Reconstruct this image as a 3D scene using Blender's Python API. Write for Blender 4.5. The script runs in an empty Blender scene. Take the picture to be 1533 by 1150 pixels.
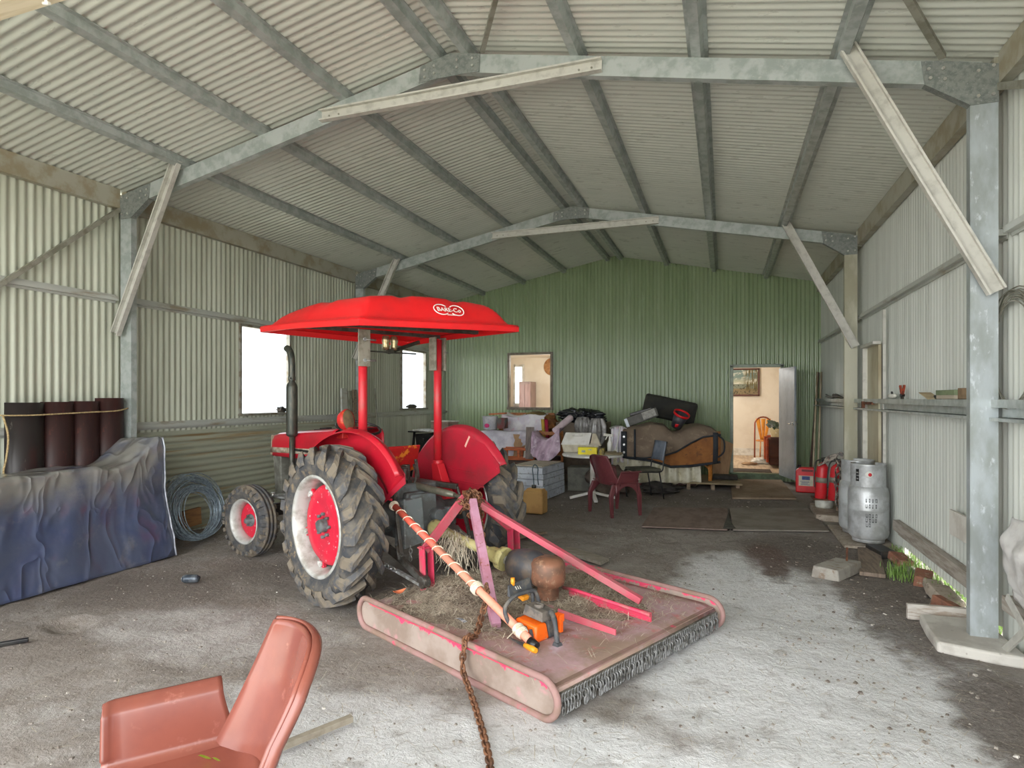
import bpy, bmesh, math, random
from mathutils import Vector, Matrix, Euler, noise
PI = math.pi
sin, cos = math.sin, math.cos
R = math.radians
random.seed(7)
SC = bpy.context.scene
COL = SC.collection

# ------------------------------------------------------------------ materials
def lin(h):
    if isinstance(h, str):
        h = h.lstrip('#')
        c = [int(h[i:i+2], 16)/255 for i in (0, 2, 4)]
    else:
        c = [x/255 for x in h]
    return tuple(x/12.92 if x <= .04045 else ((x+.055)/1.055)**2.4 for x in c) + (1.,)

class NT:
    """small wrapper to write node trees shortly"""
    def __init__(self, name):
        self.m = bpy.data.materials.new(name)
        self.m.use_nodes = True
        self.t = self.m.node_tree
        self.t.nodes.clear()
        self.out = self.n('ShaderNodeOutputMaterial')
        self.b = self.n('ShaderNodeBsdfPrincipled')
        self.t.links.new(self.b.outputs[0], self.out.inputs[0])
        self.co = self.n('ShaderNodeTexCoord').outputs['Object']
    def n(self, k, **kw):
        x = self.t.nodes.new(k)
        for a, v in kw.items():
            setattr(x, a, v)
        return x
    def put(self, sock, v):
        if hasattr(v, 'is_output'):
            self.t.links.new(v, sock)
        else:
            sock.default_value = v
    def noise(self, scale, detail=4, rough=.55, stretch=None, dist=0, off=(0, 0, 0)):
        x = self.n('ShaderNodeTexNoise')
        x.inputs['Scale'].default_value = scale
        x.inputs['Detail'].default_value = detail
        x.inputs['Roughness'].default_value = rough
        x.inputs['Distortion'].default_value = dist
        mp = self.n('ShaderNodeMapping')
        mp.inputs['Scale'].default_value = stretch or (1, 1, 1)
        mp.inputs['Location'].default_value = off
        self.put(mp.inputs[0], self.co)
        self.put(x.inputs['Vector'], mp.outputs[0])
        return x.outputs['Fac']
    def ramp(self, f, a, b, lo=0., hi=1.):
        x = self.n('ShaderNodeMapRange')
        x.interpolation_type = 'SMOOTHSTEP'
        for i, v in enumerate((f, a, b, lo, hi)):
            self.put(x.inputs[i], v)
        return x.outputs[0]
    def math(self, op, a, b=0., clamp=False):
        x = self.n('ShaderNodeMath', operation=op, use_clamp=clamp)
        self.put(x.inputs[0], a)
        self.put(x.inputs[1], b)
        return x.outputs[0]
    def mix(self, f, a, b):
        x = self.n('ShaderNodeMix', data_type='RGBA')
        self.put(x.inputs[0], f)
        self.put(x.inputs[6], a)
        self.put(x.inputs[7], b)
        return x.outputs[2]
    def xyz(self):
        x = self.n('ShaderNodeSeparateXYZ')
        self.put(x.inputs[0], self.co)
        return x.outputs
    def bump(self, f, strength=.3, dist=.01):
        x = self.n('ShaderNodeBump')
        x.inputs['Strength'].default_value = strength
        x.inputs['Distance'].default_value = dist
        self.put(x.inputs['Height'], f)
        self.put(self.b.inputs['Normal'], x.outputs[0])
    def col(self, v): self.put(self.b.inputs['Base Color'], v)
    def rough(self, v): self.put(self.b.inputs['Roughness'], v)
    def metal(self, v): self.put(self.b.inputs['Metallic'], v)

def mat(name, c1, c2=None, rough=.5, metal=0., scale=6., lo=.42, hi=.62, c3=None, s3=20., lo3=.55, hi3=.68,
        bump=0., bscale=40., bd=.004, stretch=None, coat=0., rvar=.0):
    """base colour c1, patches of c2 (dirt, fading), fine specks of c3, optional bump"""
    t = NT(name)
    c = lin(c1)
    if c2:
        f = t.ramp(t.noise(scale, 6, .6, stretch), lo, hi)
        c = t.mix(f, c, lin(c2))
        if rvar:
            t.rough(t.ramp(f, 0, 1, rough, min(1, rough+rvar)))
    if c3:
        c = t.mix(t.ramp(t.noise(s3, 5, .65, stretch, off=(3.1, 1.7, 9.2)), lo3, hi3), c, lin(c3))
    t.col(c)
    if not (c2 and rvar):
        t.rough(rough)
    t.metal(metal)
    if coat:
        t.b.inputs['Coat Weight'].default_value = coat
        t.b.inputs['Coat Roughness'].default_value = .15
    if bump:
        t.bump(t.noise(bscale, 4, .6, stretch), bump, bd)
    return t.m

# ------------------------------------------------------------------ mesh builder
def frame_from(d, up=(0, 0, 1)):
    d = Vector(d).normalized()
    u = Vector(up)
    if abs(d.dot(u.normalized())) > .98:
        u = Vector((1, 0, 0))
    s = d.cross(u).normalized()
    u = s.cross(d).normalized()
    return d, s, u

class MB:
    def __init__(self):
        self.b = bmesh.new()
    def face(self, vs, smooth=False):
        try:
            f = self.b.faces.new(vs)
            f.smooth = smooth
            return f
        except ValueError:
            return None
    def verts(self, pts):
        return [self.b.verts.new(p) for p in pts]
    def hexa(self, p):
        """8 corners: bottom 4 (ccw) then top 4"""
        v = self.verts(p)
        for q in ((3, 2, 1, 0), (4, 5, 6, 7), (0, 1, 5, 4), (1, 2, 6, 5), (2, 3, 7, 6), (3, 0, 4, 7)):
            self.face([v[i] for i in q])
        return self
    def box(self, c, s, rot=(0, 0, 0)):
        c = Vector(c)
        M = Euler(rot).to_matrix()
        x, y, z = s[0]/2, s[1]/2, s[2]/2
        return self.hexa([c + M @ Vector(q) for q in ((-x, -y, -z), (x, -y, -z), (x, y, -z), (-x, y, -z), (-x, -y, z), (x, -y, z), (x, y, z), (-x, y, z))])
    def bar(self, p0, p1, w, h, up=(0, 0, 1), w1=None, h1=None):
        """rectangular bar p0-p1; w across, h along up"""
        p0, p1 = Vector(p0), Vector(p1)
        d, s, u = frame_from(p1-p0, up)
        w1 = w if w1 is None else w1
        h1 = h if h1 is None else h1
        a = [p0 - s*w/2 - u*h/2, p0 + s*w/2 - u*h/2, p0 + s*w/2 + u*h/2, p0 - s*w/2 + u*h/2]
        b = [p1 - s*w1/2 - u*h1/2, p1 + s*w1/2 - u*h1/2, p1 + s*w1/2 + u*h1/2, p1 - s*w1/2 + u*h1/2]
        return self.hexa(a + b)
    def channel(self, p0, p1, web, fl, t, up, lip=.0, ends=True):
        """C section from p0 to p1: web along 'up' direction, flanges pointing along side = d x up"""
        p0, p1 = Vector(p0), Vector(p1)
        d, s, u = frame_from(p1-p0, up)
        prof = [(0, -web/2), (fl, -web/2)]
        if lip:
            prof += [(fl, -web/2+lip), (fl-t, -web/2+lip), (fl-t, -web/2+t)]
        else:
            prof += [(fl, -web/2+t)]
        prof += [(t, -web/2+t), (t, web/2-t)]
        if lip:
            prof += [(fl-t, web/2-t), (fl-t, web/2-lip), (fl, web/2-lip), (fl, web/2)]
        else:
            prof += [(fl, web/2-t), (fl, web/2)]
        prof += [(0, web/2)]
        A = self.verts([p0 + s*a + u*b for a, b in prof])
        B = self.verts([p1 + s*a + u*b for a, b in prof])
        n = len(prof)
        for i in range(n):
            self.face([A[i], A[(i+1) % n], B[(i+1) % n], B[i]])
        self.face(A[::-1])
        self.face(B)
        return self
    def tube(self, path, r, seg=10, closed=False, cap=True, smooth=True):
        P = [Vector(p) for p in path]
        n = len(P)
        rs = r if isinstance(r, (list, tuple)) else [r]*n
        rings = []
        prev = None
        for i in range(n):
            if closed:
                d = P[(i+1) % n] - P[i-1]
            else:
                d = P[min(i+1, n-1)] - P[max(i-1, 0)]
            if d.length < 1e-9:
                d = Vector((0, 0, 1))
            d.normalize()
            if prev is None:
                _, s, u = frame_from(d)
            else:
                s = prev - d*prev.dot(d)
                if s.length < 1e-6:
                    _, s, u = frame_from(d)
                s.normalize()
                u = s.cross(d).normalized()
            prev = s
            rings.append(self.verts([P[i] + (s*cos(2*PI*k/seg) + u*sin(2*PI*k/seg))*rs[i] for k in range(seg)]))
        m = n if closed else n-1
        for i in range(m):
            a, b = rings[i], rings[(i+1) % n]
            for k in range(seg):
                self.face([a[k], a[(k+1) % seg], b[(k+1) % seg], b[k]], smooth)
        if cap and not closed:
            self.face(rings[0][::-1])
            self.face(rings[-1])
        return self
    def cyl(self, p0, p1, r, seg=16, r1=None):
        return self.tube([p0, p1], [r, r if r1 is None else r1], seg)
    def lathe(self, prof, M=None, seg=32, a0=0., a1=2*PI, closed_prof=False, smooth=True):
        """prof: (radius, height) about local z; M: 4x4"""
        M = M or Matrix()
        full = abs(a1-a0-2*PI) < 1e-6
        k = seg if full else seg+1
        rings = []
        for i in range(k):
            a = a0 + (a1-a0)*i/seg
            rings.append(self.verts([M @ Vector((r*cos(a), r*sin(a), z)) for r, z in prof]))
        n = len(prof)
        for i in range(seg):
            A, B = rings[i], rings[(i+1) % k]
            for j in range(n if closed_prof else n-1):
                q = [A[j], B[j], B[(j+1) % n], A[(j+1) % n]]
                self.face(q, smooth)
        return self
    def prism(self, poly, h, M=None, smooth=False):
        """2-D polygon in local xy extruded 0..h along z"""
        M = M or Matrix()
        A = self.verts([M @ Vector((x, y, 0)) for x, y in poly])
        B = self.verts([M @ Vector((x, y, h)) for x, y in poly])
        n = len(poly)
        self.face(A[::-1])
        self.face(B)
        for i in range(n):
            self.face([A[i], A[(i+1) % n], B[(i+1) % n], B[i]], smooth)
        return self
    def patch(self, fn, nu, nv, smooth=True, wrap=False):
        g = [[self.b.verts.new(fn(i/nu, j/nv)) for j in range(nv+1)] for i in range(nu if wrap else nu+1)]
        for i in range(nu):
            for j in range(nv):
                k = (i+1) % nu if wrap else i+1
                self.face([g[i][j], g[k][j], g[k][j+1], g[i][j+1]], smooth)
        return self
    def blob(self, c, r, amp=0., freq=2., seed=0., sub=4, M=None, flat=None, smooth=True):
        M = M or Matrix()
        q = bmesh.new()
        bmesh.ops.create_icosphere(q, subdivisions=sub, radius=1)
        mp = {}
        for v in q.verts:
            d = v.co.normalized()
            k = 1 + amp*noise.fractal(d*freq + Vector((seed, seed*1.7, -seed)), 1., 2., 4)
            p = Vector((d.x*r[0]*k, d.y*r[1]*k, d.z*r[2]*k))
            if flat is not None and p.z < -flat:
                p.z = -flat
            mp[v.index] = self.b.verts.new(Vector(c) + M.to_3x3() @ p)
        for f in q.faces:
            self.face([mp[v.index] for v in f.verts], smooth)
        q.free()
        return self
    def move(self, v):
        bmesh.ops.translate(self.b, verts=self.b.verts[:], vec=Vector(v))
        return self
    def build(self, name, m, parent=None, bevel=0., seg=2, subsurf=0, solid=0., weld=False, off=0, loc=None, rot=None, fix=True):
        if weld:
            bmesh.ops.remove_doubles(self.b, verts=self.b.verts[:], dist=1e-5)
        if fix:
            bmesh.ops.recalc_face_normals(self.b, faces=self.b.faces[:])
        me = bpy.data.meshes.new(name)
        self.b.to_mesh(me)
        self.b.free()
        o = bpy.data.objects.new(name, me)
        for x in (m if isinstance(m, (list, tuple)) else [m]):
            me.materials.append(x)
        COL.objects.link(o)
        if parent is not None:
            o.parent = parent
        if loc is not None:
            o.location = loc
        if rot is not None:
            o.rotation_euler = rot
        if solid:
            q = o.modifiers.new('solid', 'SOLIDIFY')
            q.thickness = solid
            q.offset = off
        if subsurf:
            q = o.modifiers.new('sub', 'SUBSURF')
            q.levels = q.render_levels = subsurf
        if bevel:
            q = o.modifiers.new('bevel', 'BEVEL')
            q.width = bevel
            q.segments = seg
            q.limit_method = 'ANGLE'
            q.angle_limit = R(40)
        return o

def tag(o, label=None, cat=None, group=None, kind=None):
    if label: o['label'] = label
    if cat: o['category'] = cat
    if group: o['group'] = group
    if kind: o['kind'] = kind
    return o
def thing(name, label, cat, loc=(0, 0, 0), rz=0., group=None, rot=None):
    o = bpy.data.objects.new(name, None)
    o.empty_display_size = .1
    COL.objects.link(o)
    o.location = loc
    o.rotation_euler = rot or (0, 0, rz)
    return tag(o, label, cat, group)
def struct(o):
    o['kind'] = 'structure'
    return o
def dup(root, loc, rz=0., label=None, rot=None):
    r = root.copy()
    COL.objects.link(r)
    r.location = loc
    r.rotation_euler = rot or (0, 0, rz)
    if label:
        r['label'] = label
    for ch in list(root.children):
        c = ch.copy()
        COL.objects.link(c)
        c.parent = r
        for g in ch.children:
            d = g.copy()
            COL.objects.link(d)
            d.parent = c
    return r
def T3(loc, rot=(0, 0, 0)):
    return Matrix.Translation(Vector(loc)) @ Euler(rot).to_matrix().to_4x4()
def bez(pts, n=8):
    """Catmull-Rom through pts"""
    P = [Vector(p) for p in pts]
    out = []
    for i in range(len(P)-1):
        a, b, c, d = P[max(i-1, 0)], P[i], P[i+1], P[min(i+2, len(P)-1)]
        for k in range(n):
            t = k/n
            out.append(.5*((2*b) + (c-a)*t + (2*a-5*b+4*c-d)*t*t + (3*b-3*c+d-a)*t**3))
    out.append(P[-1])
    return out
def link_ring(mb, c, d, u, L, W, r, seg=6, n=12):
    """one chain link (stadium ring) centred c, long axis d, width axis u"""
    c, d, u = Vector(c), Vector(d).normalized(), Vector(u).normalized()
    pts = []
    h = L/2 - W/2
    for k in range(n):
        a = 2*PI*k/n
        x, y = cos(a)*W/2, sin(a)*W/2
        x += h if cos(a) > 1e-6 else (-h if cos(a) < -1e-6 else 0)
        pts.append(c + d*x + u*y)
    mb.tube(pts, r, seg, closed=True)
def chain_along(mb, path, L=.04, W=.024, r=.0045, seg=6):
    pts = bez(path, 12)
    dist = 0.
    step = L - 2.2*r
    nxt = 0.
    k = 0
    for i in range(len(pts)-1):
        a, b = pts[i], pts[i+1]
        l = (b-a).length
        while nxt <= dist + l and l > 0:
            p = a.lerp(b, (nxt-dist)/l)
            d, s, u = frame_from(b-a, (.3, .2, 1))
            link_ring(mb, p, d, s if k % 2 else u, L, W, r, seg)
            nxt += step
            k += 1
        dist += l
def text_mesh(name, body, size, m, parent, M, extrude=.002, align='CENTER'):
    cu = bpy.data.curves.new(name, 'FONT')
    cu.body = body
    cu.size = size
    cu.extrude = extrude
    cu.align_x = align
    cu.align_y = 'CENTER'
    o = bpy.data.objects.new(name+'_tmp', cu)
    COL.objects.link(o)
    bpy.context.view_layer.update()
    me = bpy.data.meshes.new_from_object(o.evaluated_get(bpy.context.evaluated_depsgraph_get()))
    bpy.data.objects.remove(o)
    bpy.data.curves.remove(cu)
    me.transform(M)
    me.materials.clear()
    me.materials.append(m)
    r = bpy.data.objects.new(name, me)
    COL.objects.link(r)
    r.parent = parent
    return r
# ------------------------------------------------------------------ camera, light
cam = bpy.data.cameras.new('camera')
cam.sensor_width = 36
cam.lens = 36*905/1533
cam.shift_y = 21/1533
cam.clip_start = .02
camo = bpy.data.objects.new('camera', cam)
COL.objects.link(camo)
YAW = math.atan(317.5/905)
camo.location = (0, 0, 1.58)
camo.rotation_euler = (PI/2, 0, YAW)
SC.camera = camo
w = bpy.data.worlds.new('overcast_sky')
SC.world = w
w.use_nodes = True
wt = w.node_tree
wt.nodes.clear()
wo = wt.nodes.new('ShaderNodeOutputWorld')
wb = wt.nodes.new('ShaderNodeBackground')
wt.links.new(wb.outputs[0], wo.inputs[0])
wb.inputs[0].default_value = (.86, .94, 1., 1)
wb.inputs[1].default_value = 1.25
vs = SC.view_settings
vs.view_transform = 'Standard'
vs.look = 'None'
vs.exposure = 1.3
vs.gamma = 1
vs.use_curve_mapping = False
SC.cycles.max_bounces = 10
SC.cycles.diffuse_bounces = 7
SC.cycles.glossy_bounces = 4
SC.cycles.transparent_max_bounces = 8
SC.cycles.sample_clamp_indirect = 6
sun = bpy.data.lights.new('front_fill_sun', 'SUN')  # broad soft sun added to brighten the depth of the shed
sun.energy = 3.9
sun.angle = R(105)
sun.color = (1, .985, .96)
suno = bpy.data.objects.new('front_fill_sun', sun)
COL.objects.link(suno)
suno.rotation_euler = Vector((.04, 1., -.12)).to_track_quat('-Z', 'Y').to_euler()
sun2 = bpy.data.lights.new('sun', 'SUN')
sun2.energy = 5.0
sun2.angle = R(3)
sun2.color = (1, .96, .88)
sun2o = bpy.data.objects.new('sun', sun2)
COL.objects.link(sun2o)
sun2o.rotation_euler = Vector((-.8, -.18, -1.)).to_track_quat('-Z', 'Y').to_euler()
# ------------------------------------------------------------------ dimensions
XL, XR, XC = -6.05, 1.72, -2.165          # wall sheets, ridge
CL, CR = -5.965, 1.635                    # outside of the columns
YF, YH, Y1, Y2, YB = -2.0, 1.95, 4.65, 8.93, 12.6   # opening, portal frames, back wall
def roof_z(x): return 4.47 - .2025*abs(x-XC)   # top of the rafters / underside of the roof
RS = .07                                   # purlin depth: the sheets lie this far above the rafters
PITCH, AMP = .076, .009

# ------------------------------------------------------------------ shell materials
def sheet_mat(name, c, rough, metal, streak, dirtlow=None, vert=True, amt=.25):
    t = NT(name)
    st = (6, 6, .35) if vert else (.3, 6, 6)
    f = t.ramp(t.noise(1.3, 6, .6, st), .35, .75)
    c0 = t.mix(f, lin(c), lin(streak))
    if dirtlow:
        z = t.xyz()[2]
        g = t.math('MULTIPLY', t.ramp(z, .5, .0), t.ramp(t.noise(5, 5), .3, .7))
        c0 = t.mix(g, c0, lin(dirtlow))
    t.col(c0)
    t.rough(t.ramp(t.noise(3, 5, .6, st), .3, .7, rough-.06, rough+.1))
    t.metal(metal)
    return t.m
M_ROOF = sheet_mat('galvanised_roof_sheet', (210, 213, 204), .32, .12, (202, 206, 197), vert=False)
M_WALLL = sheet_mat('sage_wall_sheet', (196, 199, 183), .42, .08, (170, 172, 154))
M_WALLR = sheet_mat('pale_wall_sheet', (205, 208, 201), .42, .05, (186, 189, 182))
M_BACK = sheet_mat('green_wall_sheet', (152, 169, 132), .2, .0, (138, 157, 118))
for n_ in M_BACK.node_tree.nodes:
    if n_.type == 'BSDF_PRINCIPLED':
        n_.inputs['Coat Weight'].default_value = .6
        n_.inputs['Coat Roughness'].default_value = .12
M_GALV = mat('galvanised_steel', (182, 188, 186), (156, 164, 160), .4, .2, 9, .4, .62, (178, 182, 178), 34, .56, .7, .12, 60, .002)
M_GALVL = mat('bright_galvanised_steel', (204, 202, 194), (180, 178, 170), .45, .15, 12, .45, .7, bump=.1, bscale=50, bd=.002)
M_GALVD = mat('dull_galvanised_steel', (152, 150, 138), (128, 126, 112), .5, .15, 8)
M_COLLIT = mat('skylit_column_steel', (188, 196, 200), (160, 166, 164), .42, .35, 5, .4, .65, (212, 218, 222), 24, .58, .7, .1, 60, .002, (1, 1, .4))  # blue-white sky light on the right columns put into the steel colour
M_PLATE = mat('spangled_gusset_steel', (140, 144, 140), (116, 122, 120), .45, .25, 30, .4, .65, (158, 160, 158), 80, .55, .68)
M_BOLT = mat('zinc_bolt', (205, 205, 200), rough=.3, metal=.7)
M_RUST = mat('rusty_steel', (120, 74, 50), (78, 52, 40), .8, .1, 18, c3=(150, 104, 74), s3=40, bump=.4, bscale=60)
M_TIMB = mat('weathered_timber', (150, 132, 112), (112, 96, 80), .8, 0, 4, stretch=(1, 8, 8), bump=.3, bscale=30)
M_WHITE = mat('white_painted_timber', (222, 220, 212), (196, 192, 180), .5, 0, 8)
M_CREAM = mat('cream_painted_plaster', (226, 218, 202), (218, 208, 190), .7, 0, 2)

# ------------------------------------------------------------------ floor
def gauss(t, x, y, cx, cy, rx, ry, n):
    dx = t.math('DIVIDE', t.math('SUBTRACT', x, cx), rx)
    dy = t.math('DIVIDE', t.math('SUBTRACT', y, cy), ry)
    d = t.math('ADD', t.math('MULTIPLY', dx, dx), t.math('MULTIPLY', dy, dy))
    d = t.math('ADD', d, t.math('MULTIPLY', t.math('SUBTRACT', n, .5), 2.2))
    return t.ramp(d, 1.25, .35)
def floor_material():
    t = NT('packed_dirt_floor')
    x, y, z = t.xyz()
    n1 = t.noise(1.6, 8, .62)
    n2 = t.noise(5.5, 8, .68, dist=.6)
    n3 = t.noise(40, 6, .7)
    c = t.mix(t.ramp(n1, .36, .66), lin((164, 157, 151)), lin((138, 129, 122)))
    c = t.mix(t.math('MULTIPLY', t.ramp(n2, .48, .68), .75), c, lin((122, 114, 107)))
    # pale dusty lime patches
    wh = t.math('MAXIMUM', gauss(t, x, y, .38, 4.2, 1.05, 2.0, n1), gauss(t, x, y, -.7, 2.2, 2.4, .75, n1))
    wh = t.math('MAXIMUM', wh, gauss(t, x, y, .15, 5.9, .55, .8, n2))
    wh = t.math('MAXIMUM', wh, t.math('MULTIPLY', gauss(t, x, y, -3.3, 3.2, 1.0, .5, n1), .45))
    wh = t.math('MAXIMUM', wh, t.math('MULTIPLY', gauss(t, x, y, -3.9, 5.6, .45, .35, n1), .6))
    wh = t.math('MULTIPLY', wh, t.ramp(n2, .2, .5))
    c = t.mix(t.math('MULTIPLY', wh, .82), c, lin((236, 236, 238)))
    # darker earth patches at set spots
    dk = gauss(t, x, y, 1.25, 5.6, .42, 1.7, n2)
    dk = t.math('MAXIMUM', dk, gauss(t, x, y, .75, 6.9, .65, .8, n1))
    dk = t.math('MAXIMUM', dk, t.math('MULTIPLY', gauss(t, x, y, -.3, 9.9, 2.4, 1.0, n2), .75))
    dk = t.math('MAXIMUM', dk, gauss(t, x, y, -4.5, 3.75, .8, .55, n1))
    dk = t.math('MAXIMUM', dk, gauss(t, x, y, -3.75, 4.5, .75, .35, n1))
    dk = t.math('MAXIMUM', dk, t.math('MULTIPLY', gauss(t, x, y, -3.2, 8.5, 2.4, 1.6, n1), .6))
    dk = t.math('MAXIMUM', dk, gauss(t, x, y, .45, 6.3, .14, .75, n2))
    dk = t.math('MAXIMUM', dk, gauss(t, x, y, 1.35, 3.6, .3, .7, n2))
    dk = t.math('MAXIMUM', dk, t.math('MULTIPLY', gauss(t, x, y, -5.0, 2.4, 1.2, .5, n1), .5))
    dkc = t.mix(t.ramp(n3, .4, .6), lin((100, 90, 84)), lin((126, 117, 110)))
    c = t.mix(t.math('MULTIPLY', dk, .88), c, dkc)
    # browner, trodden earth on the left
    lf = t.math('MULTIPLY', t.ramp(t.math('ADD', x, t.math('MULTIPLY', n1, 1.2)), -.6, -2.0), t.ramp(n2, .25, .6))
    c = t.mix(t.math('MULTIPLY', lf, .6), c, lin((128, 118, 110)))
    # reddish spill
    c = t.mix(t.math('MULTIPLY', gauss(t, x, y, .4, 6.5, .22, .7, n2), .5), c, lin((98, 66, 54)))
    # grit
    c = t.mix(t.math('MULTIPLY', t.ramp(n3, .58, .7), .5), c, lin((92, 84, 78)))
    c = t.mix(t.math('MULTIPLY', t.ramp(t.noise(75, 3, .6, off=(5, 2, 0)), .64, .72), .6), c, lin((212, 206, 198)))
    t.col(c)
    t.rough(.92)
    b = t.math('ADD', t.math('MULTIPLY', n2, .7), t.math('MULTIPLY', t.noise(22, 6, .72, dist=.4), .7))
    t.bump(b, .65, .045)
    return t.m
M_FLOOR = floor_material()
def floor_z(x, y):
    z = .018*noise.fractal(Vector((x*1.3, y*1.3, 0)), 1., 2., 3) + .008*noise.fractal(Vector((x*6, y*6, 3)), 1., 2., 3)
    d = math.hypot((x+4.32)/.17, (y-2.98)/.13)          # the little pit in the dirt
    if d < 1.6:
        z -= .07*max(0, 1-(d/1.15)**2) - .012*math.exp(-((d-1.15)/.2)**2)
    return z - .012
mb = MB()
NX, NY = 170, 300
mb.patch(lambda u, v: Vector((-6.35+8.4*u, -3+15.7*v, floor_z(-6.35+8.4*u, -3+15.7*v))), NX, NY)
struct(mb.build('floor', M_FLOOR, fix=False))
# the yard around the shed
M_YARD = mat('yard_grass_and_gravel', (216, 212, 200), (196, 192, 170), .95, 0, .35, bump=.3, bscale=12, bd=.03)
mb = MB()
for (x0, y0, x1, y1) in ((-40, -40, 40, -2.98), (-40, -2.98, -6.3, 30), (2.0, -2.98, 40, 30)):
    mb.face(mb.verts([(x0, y0, -.03), (x1, y0, -.03), (x1, y1, -.03), (x0, y1, -.03)]))
struct(mb.build('ground', M_YARD))

# ------------------------------------------------------------------ corrugated walls
def corr_wall(name, m, along, fixed, s0, s1, ztop, holes=(), amp=AMP, zbot=lambda s: -.1, flip=1, horiz=()):
    """wall of vertical corrugations; along 'x' or 'y'; holes: (s0,s1,z0,z1)"""
    mb = MB()
    n = int((s1-s0)/PITCH*8)
    edges = sorted(set([s0 + (s1-s0)*i/n for i in range(n+1)] + [h[0] for h in holes] + [h[1] for h in holes]))
    prev = None
    for i in range(len(edges)-1):
        a, b = edges[i], edges[i+1]
        if b-a < 1e-5:
            continue
        m_ = (a+b)/2
        cuts = sorted([(h[2], h[3]) for h in holes if h[0] <= m_ <= h[1]])
        spans, lo = [], None
        for (z0, z1) in cuts:
            spans.append((lo, z0))
            lo = z1
        spans.append((lo, None))
        cur = []
        def pt(s, z):
            off = amp*sin(2*PI*s/PITCH)
            return (fixed+off, s, z) if along == 'y' else (s, fixed+off, z)
        for (z0, z1) in spans:
            key = (z0, z1)
            got = None
            if prev:
                for k, vb in prev:
                    if k == key:
                        got = vb
            if got is None:
                got = mb.verts([pt(a, zbot(a) if z0 is None else z0), pt(a, ztop(a) if z1 is None else z1)])
            vb = mb.verts([pt(b, zbot(b) if z0 is None else z0), pt(b, ztop(b) if z1 is None else z1)])
            mb.face([got[0], vb[0], vb[1], got[1]], True)
            cur.append((key, vb))
        prev = cur
    return struct(mb.build(name, m, fix=False))
W1 = (6.35, 7.31, 1.36, 2.55)
W2 = (10.58, 11.6, 1.36, 2.55)
WB = (-4.49, -3.51, 1.35, 2.55)      # house window in the back wall
DB = (.16, 1.02, .0, 2.2)            # door opening in the back wall
ztl = lambda s: roof_z(XL)+RS-.012
ztr = lambda s: roof_z(XR)+RS-.012
# the left wall: upright sheets above the lower rail; lying sheets below it between the two frames
HB = (Y1+.1, Y2-.05)
corr_wall('wall_left', M_WALLL, 'y', XL, 1.0, YB+.03, ztl, [W1, W2])
mb = MB()
nz = int(1.2/PITCH*8)
mb.patch(lambda u, v: Vector((XL+.022+AMP*sin(2*PI*v*1.2/PITCH), HB[0]-.05+(HB[1]-HB[0]+.1)*u, 1.2*v)), 6, nz)
M_LYING = NT('stained_lying_sheet')
f = M_LYING.ramp(M_LYING.noise(2.2, 5, .6, (1, .25, 9)), .5, .72)
M_LYING.col(M_LYING.mix(f, lin((168, 170, 152)), lin((150, 124, 84))))
M_LYING.rough(.45)
struct(mb.build('wall_left', M_LYING.m, fix=False))
corr_wall('wall_right', M_WALLR, 'y', XR, 1.0, YB+.03, ztr, (), zbot=lambda s: .075 if 4.8 < s < 7.1 else -.1)
corr_wall('wall_back', M_BACK, 'x', YB, XL-.03, XR+.03, lambda s: roof_z(s)+RS+.02, [WB, DB], amp=.013)
# roof
mb = MB()
n = int((YB-YF+.25)/PITCH*8)
for sgn in (-1, 1):
    xe = XL-.12 if sgn < 0 else XR+.12
    def fn(u, v, xe=xe):
        y = YF-.1+(YB-YF+.25)*u
        x = XC + (xe-XC)*v
        return Vector((x, y, roof_z(x)+RS+.008+.0075*sin(2*PI*y/PITCH)))
    mb.patch(fn, n, 3)
struct(mb.build('ceiling', M_ROOF, fix=False))
# ridge flashing under the sheets
mb = MB()
mb.hexa([(XC-.2, YF, roof_z(XC-.2)+RS+.03), (XC-.2, YB, roof_z(XC-.2)+RS+.03), (XC, YB, roof_z(XC)+RS+.03), (XC, YF, roof_z(XC)+RS+.03),
         (XC-.2, YF, roof_z(XC-.2)+RS+.034), (XC-.2, YB, roof_z(XC-.2)+RS+.034), (XC, YB, roof_z(XC)+RS+.034), (XC, YF, roof_z(XC)+RS+.034)])
struct(mb.build('trim_1', M_GALVD))

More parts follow.
